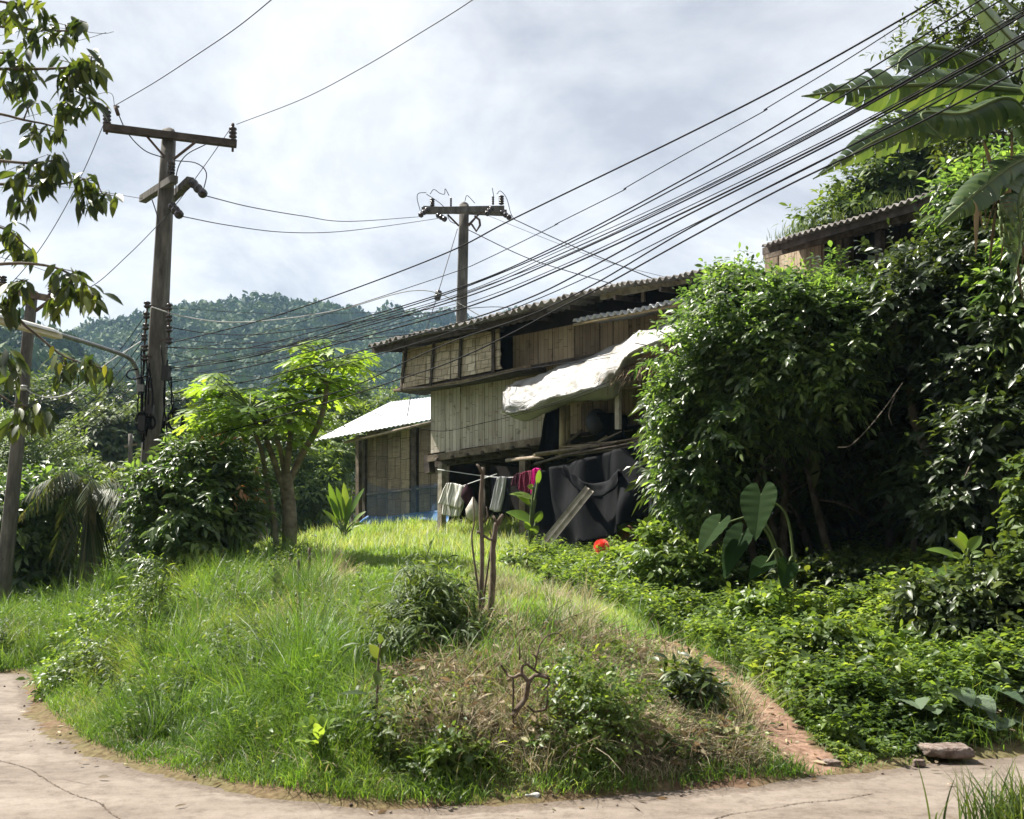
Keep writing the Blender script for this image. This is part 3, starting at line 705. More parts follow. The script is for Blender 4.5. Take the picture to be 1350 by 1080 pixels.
# woven bay that overhangs the lower wall
bay = Geo()
def bay_pt(u, v, off):  # u along 0..1, v down 0..1
    top = np.array([531 + (658 - 531) * u, 463 + (433 - 463) * u]); bot = np.array([527 + (661 - 527) * u, 513 + (486 - 513) * u])
    p = top + (bot - top) * v
    return F(p[0], p[1], off + .12 * v)
nu = 26; vs = np.linspace(0, 1, 9)
for a in range(4):
    u0, u1 = a / 4 + .004, (a + 1) / 4 - .004
    for b in range(1):
        pts = np.array([[bay_pt(u0 + (u1 - u0) * i / 6 + (.012 * wob(j * 1.7, a * 3.0, 3, 6) if (a == 3 and i == 6) else 0), j / 8, .55 + .015 * wob(i * .8 + a, j * .6, 1, 2)) for j in range(9)] for i in range(7)])
        uv = np.stack([(pts - FA) @ FD, pts[..., 2]], -1)
        gm = Geo().grid(pts, rnd=random.random(), uv=uv); bay.add(gm.v[0], gm.q[0], rnd=gm.r[0], uv=gm.uv[0])
        g2 = Geo().grid(pts - FN * .03, rnd=.3, uv=uv); bay.add(g2.v[0], g2.q[0][:, ::-1], rnd=.3, uv=uv)
# left end return panel
pts = [bay_pt(0, 1, .55), bay_pt(0, 0, .55), bay_pt(0, 0, .55) - FN * .75, bay_pt(0, 1, .55) - FN * .75]
bay.prism(pts, FD * .02, rnd=.4, uv=[(0, 0), (0, 1), (.7, 1), (.7, 0)])
bo = part('woven_bay', bay, M['weave'], house)
for u, tw in ((.025, .07), (.315, .075), (.595, .08), (.93, .09)):
    b = Geo(); b.beam(bay_pt(u + .01, -.1, .60), bay_pt(u - .012, 1.06, .60), tw, .04, up=FN)
    part('batten', b, M['timber_dark'], house)
b = Geo(); b.tube([F(x, y, .66) for x, y in ((520, 515), (560, 511), (610, 503), (660, 492), (700, 482))], .045, 8); part('bay_rail', b, M['bamboo_pole'], house)
b = Geo(); b.prism([F(524, 517, .6), F(700, 488, .6), F(700, 482, .6), F(524, 511, .6)], -FN * .9); part('bay_floor', b, M['timber_dark'], house)
b = Geo(); b.beam(F(690, 486, .2), F(905, 447, .2), .09, .07); part('wall_rail', b, M['timber_dark'], house)
# roof sheets: corrugated, rising gently away from the eave
def corrugated(e0, e1, back, n_wave, amp, thick, ridge_drop=0.0, jag=.0):
    e0 = np.asarray(e0); e1 = np.asarray(e1); nv = n_wave * 6 + 1
    up = np.array([0, 0, 1.0]); pts = np.zeros((6, nv, 3))
    for i in range(6):
        for j in range(nv):
            t = j / (nv - 1); s = i / 5
            p = e0 + (e1 - e0) * t + back * s
            pts[i, j] = p + up * (amp * np.sin(j / 6 * 2 * PI) + .02 * math.sin(t * 9 + s * 2)) + (back * jag * math.sin(j // 12 * 2.4) if i == 0 else 0)
    ge = Geo(); ge.slab(pts, np.array([0, 0, -thick])); return ge
back = -FN * 4.4 + np.array([0, 0, .42])
rf = corrugated(F(485, 456, 1.35), F(796, 379, 1.2), back, 35, .052, .03, jag=.01)
roof = part('roof', rf, M['roof_tile'], house, smooth=False)
rf = corrugated(F(788, 380, 1.12), F(966, 350, 1.05), back, 21, .042, .03, jag=.006); part('roof', rf, M['roof_tile'], house)
b = Geo(); b.beam(F(491, 463, 1.15), F(720, 412, .95), .05, .16); part('eave_beam', b, M['timber_dark'], house)
for px_, py_ in ((500, 460), (560, 447), (625, 432), (690, 417), (750, 404), (810, 391), (870, 380)):
    b = Geo(); p = F(px_, py_ + 1, 1.1); b.beam(p, p + back * .95, .06, .1); part('rafter', b, M['timber_dark'], house)
b = Geo(); b.beam(F(792, 390, .78), F(912, 366, .78), .03, .2); part('fascia_board', b, M['timber_pale'], house)
b = Geo(); b.beam(F(848, 382, .74), F(848, 398, .74), .08, .05, up=FN); part('bracket', b, M['timber'], house)
# dark sheet that paints in the shade between eave and walls
b = Geo(); b.prism([F(660, 446, .12), F(905, 398, .12), F(905, 371, .12), F(660, 424, .12)], -FN * .05); part('eave_shade_board', b, M['dark_inside'], house)
# small corrugated awning over the upper wall
aw = corrugated(F(755, 423, 1.0), F(915, 392, 1.0), -FN * .95 + np.array([0, 0, .12]), 17, .045, .02); part('awning', aw, M['tin_white'], house)
b = Geo(); b.tube([F(757, 428, .9), F(912, 399, .9)], .035, 7); part('awning_rail', b, M['bamboo_pole'], house)
# floor beams, joists
b = Geo(); b.beam(F(566, 605, .08), F(722, 580, .1), .12, .17); part('floor_beam', b, M['timber'], house)
b = Geo(); b.beam(F(570, 613, -.5), F(735, 588, -.5), .14, .16); part('floor_beam', b, M['timber_dark'], house)
for k, x in enumerate(np.linspace(575, 715, 8)):
    b = Geo(); p = F(x, lin(567, 607, 720, 584)(x), .2); b.tube([p, p - FN * 3.3], .05, 6); part('joist', b, M['timber_dark'], house)
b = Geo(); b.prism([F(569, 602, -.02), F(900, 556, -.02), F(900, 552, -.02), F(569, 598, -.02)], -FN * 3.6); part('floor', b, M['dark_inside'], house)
b = Geo(); b.beam(F(565, 600, .03), F(567, 624, .03), .2, .2, up=FN); part('floor_stub', b, M['timber_dark'], house)
def post_to_ground(F, px, pytop, off, w_, mat, nm='stilt', r=None):
    p = F(px, pytop, off); q = p.copy(); q[2] = H1(p[0], p[1]) - .25
    b = Geo()
    if r: b.tube([p, (p + q) / 2 + np.array([.02, .01, 0]), q], r, 8)
    else: b.beam(p, q, w_, w_, up=FN)
    return part(nm, b, mat, house)
post_to_ground(F, 583, 612, .0, .16, M['timber_pale'])
post_to_ground(F, 692, 600, -.2, .2, M['timber'])
post_to_ground(F, 640, 605, -1.7, .16, M['timber_dark']); post_to_ground(F, 712, 600, -2.2, .16, M['timber_dark']); post_to_ground(F, 590, 612, -2.6, .16, M['timber_dark'])
post_to_ground(F, 850, 560, .2, .14, M['timber_dark']); post_to_ground(F, 770, 590, -2, .16, M['timber_dark']); post_to_ground(F, 905, 560, .4, .15, M['timber_dark'])
# dark sheet that stands for the deep shade under the floor
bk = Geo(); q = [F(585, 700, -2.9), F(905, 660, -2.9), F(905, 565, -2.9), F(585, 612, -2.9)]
bk.prism(q, -FN * .05); part('underfloor_shade_board', bk, M['dark_inside'], house)
# veranda: deck of poles, posts
for k in range(9):
    o = .15 + k * .17; dy = random.uniform(-1.5, 1.5)
    b = Geo(); a0 = F(708 + random.uniform(-6, 10), 600 + dy, o); a1 = F(888, 571 + dy * .5, o)
    b.tube([a0, (a0 + a1) / 2 - np.array([0, 0, .03]), a1], random.uniform(.03, .05), 7); part('deck_pole', b, M['bamboo_pole'] if k % 2 else M['timber'], house)
b = Geo(); b.tube([F(668, 607, .5), F(760, 598, 1.4), F(905, 580, 1.6)], .045, 8); part('deck_bearer', b, M['timber'], house)
b = Geo(); b.tube([F(705, 612, 1.5), F(745, 600, 1.7), F(830, 586, 1.8)], .03, 8); part('deck_bearer', b, M['timber_dark'], house)
b = Geo(); b.tube([F(735, 618, 1.35), F(880, 596, 1.5)], .05, 8); part('deck_bearer', b, M['timber'], house)
b = Geo(); b.tube([F(742, 530, 1.2), F(741, 600, 1.3)], .07, 9); part('veranda_post', b, M['bamboo_pole'], house)
b = Geo(); b.tube([F(749, 532, 1.0), F(749, 585, 1.0)], .05, 9); part('veranda_post', b, M['bamboo_pole'], house)
b = Geo(); b.beam(F(815, 512, 1.5), F(815, 566, 1.5), .11, .08, up=FN); part('veranda_post', b, M['timber_pale'], house)
b = Geo(); b.beam(F(866, 540, 1.4), F(867, 600, 1.4), .12, .1, up=FN); part('veranda_post', b, M['timber'], house)
b = Geo(); b.tube([F(734, 533, 1.5), F(772, 528, 1.4)], .045, 7); part('awning_pole', b, M['bamboo_pole'], house)
for y0, y1, o in ((500, 484, .5), (508, 494, .9), (490, 474, 1.2), (515, 506, 1.3)):
    b = Geo(); b.tube([F(800, y0, o), F(905, y1 - 6, o)], .03, 6); part('awning_pole', b, M['bamboo_pole'], house)
b = Geo(); b.tube([F(740, 590, 1.2), F(768, 567, .9)], .035, 6); part('brace', b, M['timber'], house)
for k in range(14):
    b = Geo(); a0 = F(random.uniform(700, 790), random.uniform(584, 612), random.uniform(.6, 1.9)); a1 = F(random.uniform(790, 880), random.uniform(566, 592), random.uniform(.6, 1.9))
    b.tube([a0, (a0 + a1) / 2 - np.array([0, 0, random.uniform(-.03, .08)]), a1], random.uniform(.012, .026), 6); part('deck_stick', b, M[random.choice(['timber', 'bamboo_pole', 'timber_dark'])], house)
# dark round hole, drawn as a black basket hung on the veranda wall
pb_ = F(787, 556, .06); k0 = Geo(); k0.lathe(pb_, pb_ + FN * .12, [(0, .02), (0, .29), (.15, .3), (.5, .28), (.85, .2), (1, .08), (1.02, .01)], 20)
solo('hole_disc', k0, M['black_box'], 'round black basket for the dark hole in the veranda wall under the white tarp', 'disc', smooth=True)
d0 = Geo(); c0 = F(800, 560, .12)
dp = np.array([[c0 + FD * (i / 8 - .3) * .75 + np.array([0, 0, -.42 + j / 8 * .7 - .12 * (i / 8) ** 2]) + FN * (.08 * math.sin(i * 1.3 + j)) for j in range(9)] for i in range(9)])
d0.slab(dp, -FN * .03); solo('dark_cloth', d0, M['net'], 'black cloth bundle on the veranda deck beside the round basket', 'cloth', smooth=True)

# thatch under the tarp: rough eave of grass
th = Geo()
a0 = F(700, 520, 1.7); a1 = F(905, 452, 1.7)
tp = np.array([[F(715 + 190 * t, 512 - 62 * t, .2) * (1 - s) + F(715 + 190 * t, 528 - 66 * t, 1.75) * s + np.array([0, 0, .12 * math.sin(s * PI) + .03 * wob(t * 30, s * 9, 1, 5)]) for s in np.linspace(0, 1, 8)] for t in np.linspace(0, 1, 24)])
th.slab(tp, np.array([0, 0, -.16]))
n = 1500; t_ = rng.random(n) * .55 + .45
Bp = np.array([F(715 + 190 * t, 517 - 62 * t + 8 * rng.random(), 1.3 + .5 * rng.random()) for t in t_])
Dd = FN * 0.7 + np.array([0, 0, -.75]) + rng.normal(size=(n, 3)) * .35
th.leaves(Bp, Dd, FN, .22 + .25 * rng.random(n), .018, k=2, droop=.3)
part('thatch', th, M['thatch'], house)

# white tarp thrown over the thatch: crumpled, with a rolled bulging lip
def m_tarp():
    m, nt, ns, ln = mk('white_sheeting')
    out = node(ns, 'ShaderNodeOutputMaterial'); pb = node(ns, 'ShaderNodeBsdfPrincipled'); pb.inputs['Roughness'].default_value = .5; pb.inputs['Specular IOR Level'].default_value = .35
    tc = node(ns, 'ShaderNodeTexCoord'); n1 = node(ns, 'ShaderNodeTexNoise'); n1.inputs['Scale'].default_value = 2.2; n1.inputs['Detail'].default_value = 7
    ln.new(tc.outputs['Object'], n1.inputs['Vector']); r1 = ramp(ns, [(.34, (.22, .205, .17)), (.45, (.36, .355, .345)), (.7, (.46, .463, .467))]); ln.new(n1.outputs['Fac'], r1.inputs['Fac']); ln.new(r1.outputs[0], pb.inputs['Base Color'])
    mp = node(ns, 'ShaderNodeMapping'); mp.inputs['Scale'].default_value = (1, 1, 1); ln.new(tc.outputs['Object'], mp.inputs['Vector']); mp.inputs['Scale'].default_value = (2.2, 2.2, 3.4)
    n2 = node(ns, 'ShaderNodeTexNoise'); n2.inputs['Scale'].default_value = 1.0; n2.inputs['Detail'].default_value = 5; n2.inputs['Distortion'].default_value = 2.5; ln.new(mp.outputs[0], n2.inputs['Vector'])
    bn = node(ns, 'ShaderNodeBump'); bn.inputs['Strength'].default_value = .9; bn.inputs['Distance'].default_value = .06; ln.new(n2.outputs['Fac'], bn.inputs['Height']); ln.new(bn.outputs[0], pb.inputs['Normal'])
    tr = node(ns, 'ShaderNodeBsdfTranslucent'); tr.inputs['Color'].default_value = (.75, .72, .62, 1); mx = node(ns, 'ShaderNodeMixShader'); mx.inputs[0].default_value = .3
    ln.new(pb.outputs[0], mx.inputs[1]); ln.new(tr.outputs[0], mx.inputs[2]); ln.new(mx.outputs[0], out.inputs['Surface']); return m
M['tarp'] = m_tarp()
# cross-section stations along the awning: (top px, lip px, lower px)
ST = [(664, 534, 664, 540, 667, 546), (668, 521, 664, 538, 676, 552), (678, 511, 668, 536, 694, 556), (700, 501, 700, 532, 722, 546), (735, 488, 738, 522, 745, 534), (765, 477, 768, 514, 776, 531),
      (795, 465, 798, 503, 806, 527), (820, 456, 818, 490, 824, 512), (845, 446, 832, 468, 838, 480), (872, 437, 868, 452, 872, 458), (905, 424, 905, 440, 908, 446)]
nu, nv = 180, 36
def tarp_line(k, o):
    q = catmull([F(s[2 * k], s[2 * k + 1], o) for s in ST], 11); return resample(q, nu)
top, lip, low = tarp_line(0, .35), tarp_line(1, 1.95), tarp_line(2, 1.55)
pts = np.zeros((nu, nv, 3))
for j in range(nv):
    v = j / (nv - 1)
    if v < .6:
        s = v / .6; c = top * (1 - s) + lip * s + np.array([0, 0, .26]) * np.sin(s * PI * .5) * (1 - s) ** .5 * 1.2
    else:
        s = (v - .6) / .4; c = lip * (1 - s) + low * s + FN * (.16 * np.sin(s * PI)) 
    pts[:, j] = c
ii, jj = np.meshgrid(np.arange(nu) / nu, np.arange(nv) / nv, indexing='ij')
wr = (.07 * wob(ii * 8 + jj, jj * 3, 1.4, 31) + .045 * wob(ii * 18 + jj * 10, jj * 7, 1.3, 32) - .09 * np.abs(wob(ii * 16 - jj * 8, jj * 5, 1.2, 33)) - .04 * np.abs(wob(ii * 36 + jj * 14, jj * 8 - ii * 8, 1.3, 34))) * (.4 + .6 * np.sin(np.clip(jj * 1.1, 0, 1) * PI))
wr = wr + .07
pts = pts + wr[..., None] * (FN * .7 + np.array([0, 0, .7]))
tg = Geo(); tg.slab(pts, -FN * .012 - np.array([0, 0, .012]))
solo('white_tarp', tg, M['tarp'], 'crumpled white plastic sheet draped over the thatched veranda awning', 'tarp', smooth=True)
# cord that ties the tarp
c = Geo(); c.tube(catmull([F(664, 548, 2.0), F(715, 536, 2.05), F(770, 517, 2.05), F(818, 497, 1.95), F(905, 462, 1.9)], 8), .009, 5); solo('tie_rope', c, M['cable'], 'thin dark cord tied along the front of the white tarp', 'rope')

# black nets
def drape(top, bot, off_t, off_b, nu, nv, fold, nf, F=F, n=FN, sag=0.0, ph=0.0):
    T = np.array(catmull([F(x, y, off_t) for x, y in top], 12)); B = np.array(catmull([F(x, y, off_b) for x, y in bot], 12))
    T = resample(T, nu); B = resample(B, nu)
    v = np.linspace(0, 1, nv)[None, :, None]
    pts = T[:, None] * (1 - v) + B[:, None] * v
    i = np.linspace(0, 1, nu)[:, None]
    f = fold * np.sin(i * nf * 2 * PI + ph + 1.5 * np.sin(v[..., 0] * 2 + i * 5)) * (.35 + .65 * v[..., 0]) + fold * .6 * wob(i * 20, v[..., 0] * 4, 1, 4)
    return pts + f[..., None] * n + np.array([0, 0, -sag]) * (np.sin(i * PI) * np.sin(v[..., 0] * PI))[..., None]
e = Geo(); e.slab(drape([(722, 532), (731, 532), (739, 534)], [(712, 602), (722, 606), (737, 600)], 1.1, 1.2, 24, 18, .09, 3), -FN * .01)
solo('hanging_net', e, M['net'], 'narrow black net hanging gathered below the left part of the white tarp', 'shade net', smooth=True)
e = Geo(); e.slab(drape([(708, 622), (735, 615), (790, 600), (830, 590), (872, 580)], [(700, 712), (740, 722), (785, 712), (830, 690), (885, 664)], 1.75, 2.15, 90, 30, .17, 3.4, sag=.12), -FN * .012)
solo('shade_net', e, M['net'], 'big black shade net curtaining the space under the veranda deck', 'shade net', smooth=True)
e = Geo(); e.slab(drape([(742, 612), (756, 626), (776, 637), (800, 634), (814, 618)], [(744, 618), (757, 642), (778, 655), (805, 650), (818, 622)], 2.02, 2.12, 40, 8, .05, 2), -FN * .012)
solo('net_swag', e, M['net'], 'looped fold of black net sagging in front of the shade net', 'shade net', smooth=True)
e = Geo(); e.slab(drape([(836, 584), (850, 580), (878, 572)], [(858, 646), (872, 640), (900, 622)], 2.1, 2.3, 30, 14, .08, 3), -FN * .012)
solo('net_fold', e, M['net'], 'dark bluish net flap hanging at the right end of the veranda deck', 'shade net', smooth=True)
# leaning channelled board
pl = Geo(); p0 = P(711, 727, 19.6); p1 = F(777, 645, 2.25)
d = nrm(p1 - p0); sd = nrm(np.cross(d, (0, -1, .3))); nn = np.cross(sd, d)
for k, (a, h) in enumerate(((-.075, .012), (-.026, -.012), (.026, .012), (.075, -.012))):
    q0 = p0 + sd * a; pl.prism([q0 - sd * .024 + nn * h, q0 + sd * .026 - nn * h, q0 + sd * .026 - nn * h + (p1 - p0), q0 - sd * .024 + nn * h + (p1 - p0)], nn * .025, rnd=.5)
solo('leaning_board', pl, M['timber_pale'], 'pale ribbed roofing board leaning against the black net', 'board')

# clothes line and washing
L0, L1 = F(577, 619, .45), F(716, 622, .9)
ln_pts = catmull([L0, F(650, 629, .7), F(690, 628, .8), L1], 8)
cl = Geo(); cl.tube(ln_pts, .010, 5); solo('clothes_line', cl, M['cable_pale'], 'thin clothes line strung under the raised floor of the stilt house', 'line')
cl = Geo(); cl.tube(catmull([F(583, 652, .5), F(612, 640, .7), F(655, 625, 1.0)], 6), .010, 5); solo('clothes_line', cl, M['cable_pale'], 'short slanting line that carries the striped towel', 'line')
def m_cloth(name, cols, scale, axis='X', distort=.5):
    m, nt, ns, ln = mk(name)
    out = node(ns, 'ShaderNodeOutputMaterial'); pb = node(ns, 'ShaderNodeBsdfPrincipled'); pb.inputs['Roughness'].default_value = .9; pb.inputs['Specular IOR Level'].default_value = .1
    uv = node(ns, 'ShaderNodeUVMap'); wv = node(ns, 'ShaderNodeTexWave', bands_direction=axis); wv.inputs['Scale'].default_value = scale; wv.inputs['Distortion'].default_value = distort
    ln.new(uv.outputs[0], wv.inputs['Vector']); k = len(cols); rp = ramp(ns, [(i / (k - 1), c) for i, c in enumerate(cols)]); ln.new(wv.outputs['Fac'], rp.inputs['Fac']); ln.new(rp.outputs[0], pb.inputs['Base Color']); ln.new(pb.outputs[0], out.inputs['Surface']); return m
M['towel'] = m_cloth('striped_towel', [(.62, .6, .54), (.5, .49, .44), (.16, .17, .16), (.55, .53, .48)], 1.6)
M['greycloth'] = m_cloth('grey_cloth', [(.34, .34, .35), (.5, .5, .5), (.3, .3, .31)], 2.2)
M['pink'] = m_cloth('pink_cloth', [(.55, .02, .22), (.65, .04, .3), (.42, .01, .17)], 3, 'Y')
M['plaid'] = m_cloth('red_plaid', [(.035, .01, .02), (.26, .03, .07), (.06, .02, .03)], 4, 'DIAGONAL')
M['maroon'] = m_cloth('maroon_cloth', [(.03, .012, .018), (.09, .025, .04)], 4)
M['navy'] = m_cloth('dark_cloth', [(.012, .013, .02), (.03, .03, .04)], 3)
M['bag'] = m_plain('plastic_bag', [(.28, .25, .2), (.42, .39, .33), (.5, .48, .42)], .5, .4, 14, bump=.5)
def wash(nm, top, bot, off, mat, label, cat, fold=.04, nf=3):
    e = Geo(); e.slab(drape(top, bot, off, off + .08, 30, 16, fold, nf), -FN * .015); solo(nm, e, mat, label, cat, smooth=True)
wash('towel', [(588, 637), (598, 637), (613, 641)], [(579, 664), (592, 667), (608, 671)], .78, M['towel'], 'striped pale towel folded over the line, upper layer beside the stilt', 'towel')
wash('towel', [(586, 646), (600, 650), (612, 652)], [(584, 679), (594, 681), (607, 681)], .72, M['towel'], 'striped pale towel, lower layer hanging below the folded one', 'towel')
wash('hanging_shirt', [(655, 630), (661, 628), (667, 629)], [(647, 672), (653, 675), (660, 674)], .92, M['greycloth'], 'grey striped cloth hanging from the line behind the tall stake', 'cloth')
wash('hanging_shirt', [(650, 630), (654, 630)], [(648, 662), (652, 664)], .86, M['navy'], 'navy cloth hanging just left of the grey striped cloth', 'cloth', .02, 1)
wash('hanging_shirt', [(667, 629), (672, 630)], [(662, 676), (672, 678)], .8, M['navy'], 'dark cloth hanging just right of the grey striped cloth', 'cloth', .02, 1)
wash('hanging_shirt', [(677, 628), (683, 624), (688, 623)], [(675, 640), (681, 642), (687, 644)], .9, M['maroon'], 'dark maroon cloth on the line left of the red plaid cloth', 'cloth')
wash('sarong', [(686, 624), (695, 621), (703, 620)], [(685, 646), (694, 650), (702, 648)], 1.0, M['plaid'], 'dark red plaid cloth on the line left of the bright pink one', 'cloth')
wash('sarong', [(702, 619), (707, 617), (712, 618)], [(701, 652), (706, 654), (711, 653)], 1.05, M['pink'], 'bright pink cloth hanging at the right end of the line', 'cloth')
bg = Geo(); pc = F(624, 672, 1.0); bg.lathe(pc + [0, 0, .3], pc - [0, 0, .28], [(0, .02), (.1, .05), (.25, .1), (.5, .19), (.8, .17), (.95, .09), (1, .01)], 14); solo('plastic_bag', bg, M['bag'], 'pale filled bag hanging beside the striped towel', 'bag', smooth=True)
bg = Geo(); pc = F(616, 652, .9); bg.lathe(pc + [0, 0, .25], pc - [0, 0, .25], [(0, .03), (.3, .13), (.6, .16), (1, .03)], 12); solo('cloth_bundle', bg, M['maroon'], 'dark bundle hanging between the striped towel and the pale bag', 'bundle', smooth=True)

# ------------------------------------------------------------------ left hut
FH, HN, HD, HA = facade(470, 32.0, 577, 29.3)
hb2 = FH(520, 700); hb2[2] = H1(hb2[0], hb2[1])
hut = thing('bamboo_hut', 'low woven bamboo hut with pale tin roof left of the stilt house', 'hut', hb2)
FA_, FD_ = FA, FD
FA, FD = HA, HD
w = Geo(); boards(w, 484, 540, lin(470, 572, 577, 556), lin(470, 690, 577, 684), 0, .04, 4, F=FH, n=HN); part('wall', w, M['wall_hut'], hut)
w = Geo(); boards(w, 552, 592, lin(470, 572, 577, 556), lin(470, 690, 577, 684), 0, .04, 2, F=FH, n=HN); part('wall', w, M['wall_hut'], hut)
FA, FD = FA_, FD_
b = Geo(); b.prism([FH(540, 688, -.04), FH(553, 688, -.04), FH(553, 562, -.04), FH(540, 562, -.04)], -HN * .05); part('door', b, M['dark_inside'], hut)
b = Geo(); b.beam(FH(546, 560, .06), FH(546, 690, .06), .24, .06, up=HN); part('post', b, M['timber_dark'], hut)
b = Geo(); b.beam(FH(481, 574, .06), FH(481, 697, .06), .13, .1, up=HN); part('post', b, M['timber_dark'], hut)
b = Geo(); b.beam(FH(473, 574, -.5), FH(473, 700, -.5), .16, .14, up=HN); part('post', b, M['timber'], hut)
b = Geo(); b.prism([FH(484, 690, -.06), FH(590, 684, -.06), FH(590, 560, -.06), FH(484, 572, -.06)], -HN * 3.4); part('inner_room', b, M['dark_inside'], hut)
b = Geo(); b.prism([FH(470, 700, -.3), FH(592, 694, -.3), FH(592, 686, -.3), FH(470, 692, -.3)], -HN * 3.0); part('floor', b, M['timber_dark'], hut)
b = Geo(); b.tube([FH(455, 583, .5), FH(592, 552, .5)], .05, 7); part('eave_pole', b, M['timber'], hut)
b = Geo(); b.tube([FH(484, 652, .06), FH(592, 640, .06)], .03, 7); part('wall_rail', b, M['timber'], hut)
e0 = P(414, 581, 31.5); e1 = P(592, 548, 28.9); r0 = P(515, 530, 36.5); r1 = P(640, 515, 34.0)
rp_ = np.array([[(e0 * (1 - t) + e1 * t) * (1 - s) + (r0 * (1 - t) + r1 * t) * s + np.array([0, 0, .018 * math.sin(j * PI / 2)]) for j, t in enumerate(np.linspace(0, 1, 121))] for s in np.linspace(0, 1, 9)])
rr = Geo(); rr.slab(rp_, np.array([0, 0, -.03])); part('roof', rr, M['tin_white'], hut)
bt = Geo(); bt.slab(drape([(484, 680), (510, 681), (545, 676), (590, 672)], [(468, 694), (505, 692), (548, 686), (592, 690)], .12, .22, 50, 8, .04, 6, F=FH, n=HN), -HN * .01)
solo('blue_sheet', bt, M['blue_tarp'], 'blue plastic sheet along the foot of the bamboo hut wall', 'tarp', smooth=True)

m, nt, ns, ln = mk('blue_mesh'); o_ = ns.new('ShaderNodeOutputMaterial'); d_ = ns.new('ShaderNodeBsdfDiffuse'); d_.inputs['Color'].default_value = (.10, .16, .27, 1); t_ = ns.new('ShaderNodeBsdfTransparent'); x_ = ns.new('ShaderNodeMixShader'); n_ = ns.new('ShaderNodeTexNoise'); n_.inputs['Scale'].default_value = 3; r_ = ramp(ns, [(.3, (.2, .2, .2)), (.7, (.42, .42, .42))]); ln.new(n_.outputs['Fac'], r_.inputs['Fac']); ln.new(r_.outputs[0], x_.inputs[0]); ln.new(t_.outputs[0], x_.inputs[1]); ln.new(d_.outputs[0], x_.inputs[2]); ln.new(x_.outputs[0], o_.inputs['Surface']); M['blue_mesh'] = m
bt = Geo(); bt.grid(drape([(484, 636), (515, 645), (550, 640), (592, 636)], [(484, 684), (510, 684), (548, 679), (592, 674)], .14, .16, 50, 12, .02, 5, F=FH, n=HN))
solo('blue_net', bt, M['blue_mesh'], 'thin bluish net hung over the lower half of the bamboo hut wall', 'net', smooth=True)

# ------------------------------------------------------------------ right house above the bush
FR, RN, RD, RA = facade(1005, 24.0, 1215, 19.5)
hb3 = FR(1110, 640); hb3[2] = H1(hb3[0], hb3[1])
h3 = thing('hillside_house', 'brown timber house with low corrugated roof showing above the big leafy bush', 'house', hb3)
rf = corrugated(FR(1004, 324, 1.0), FR(1300, 232, .9), -RN * 5 + np.array([0, 0, .5]), 34, .035, .03); part('roof', rf, M['roof_tile'], h3)
b = Geo(); b.prism([FR(1005, 336, .85), FR(1300, 252, .8), FR(1300, 234, .8), FR(1005, 327, .85)], -RN * .04); part('fascia_board', b, M['timber_dark'], h3)
b = Geo(); b.prism([FR(1006, 342, .5), FR(1300, 264, .5), FR(1300, 252, .5), FR(1006, 335, .5)], -RN * .05); part('lintel', b, M['timber'], h3)
FA, FD = RA, RD
w = Geo(); boards(w, 1008, 1100, lin(1008, 336, 1215, 280), lin(1008, 630, 1215, 630), 0, .04, 5, F=FR, n=RN); part('wall', w, M['wall_brown'], h3)
w = Geo(); boards(w, 1125, 1290, lin(1008, 336, 1215, 280), lin(1008, 630, 1215, 630), -.5, .04, 8, F=FR, n=RN); part('wall', w, M['dark_inside'], h3)  # recessed boards in near-black colour, standing for the shaded openings
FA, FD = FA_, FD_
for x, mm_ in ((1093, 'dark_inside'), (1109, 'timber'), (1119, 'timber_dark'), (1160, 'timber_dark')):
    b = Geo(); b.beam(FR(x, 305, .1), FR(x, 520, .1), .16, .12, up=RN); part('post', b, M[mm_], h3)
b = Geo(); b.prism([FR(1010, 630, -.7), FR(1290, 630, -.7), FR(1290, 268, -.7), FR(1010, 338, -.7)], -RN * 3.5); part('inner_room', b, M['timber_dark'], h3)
for x in (1015, 1100, 1200, 1285):
    p = FR(x, 625, -.2); q = p.copy(); q[2] = H1(p[0], p[1]) - .2; b = Geo(); b.beam(p, q, .16, .16, up=RN); part('stilt', b, M['timber_dark'], h3)
# ------------------------------------------------------------------ utility poles
def insul_profile(n=4, r=.07): 
    pr = [(0, .03)]
    for k in range(n):
        a = k / n; pr += [(a + .02, r * .62), (a + .4 / n, r), (a + .75 / n, r * .95), (a + .95 / n, r * .6)]
    return pr + [(1, r * .4), (1.001, .005)]
def insulator(parent, p, q, r=.07, n=4, name='insulator', mat='insulator'):
    g_ = Geo(); g_.lathe(p, q, insul_profile(n, r), 10); return part(name, g_, M[mat], parent, smooth=True)
def shaft(parent, top, base, wt, wb, mat='concrete'):
    g_ = Geo(); d = nrm(np.asarray(top) - base); a = nrm(np.cross(d, (0, 1, 0))); b = np.cross(a, d)
    n = 10; rings = []
    for i in range(n + 1):
        t = i / n; c = base + (np.asarray(top) - base) * t; w = (wb + (wt - wb) * t) / 2; e = w * .72
        for x, y in ((-w, -e), (-e, -w), (e, -w), (w, -e), (w, e), (e, w), (-e, w), (-w, e)): rings.append(c + a * x + b * y)
    i = np.arange(n)[:, None] * 8; k = np.arange(8)[None]; k2 = (k + 1) % 8
    g_.add(rings, np.concatenate([np.stack([i + k, i + k2, i + 8 + k2, i + 8 + k], -1).reshape(-1, 4), [[n * 8 + j for j in (0, 1, 2, 3)], [n * 8 + j for j in (0, 3, 4, 7)], [n * 8 + j for j in (7, 4, 5, 6)]]]))
    for t in np.linspace(.1, .95, 14):   # bolt holes
        c = base + (np.asarray(top) - base) * t; w = (wb + (wt - wb) * t) / 2
        g_.lathe(c - b * 0 + nrm([0, -1, 0]) * (w + .002), c + nrm([0, -1, 0]) * (w + .012), [(0, .018), (1, .018), (1.01, .002)], 6)
    return part('shaft', g_, M[mat], parent)
YM = 18.0
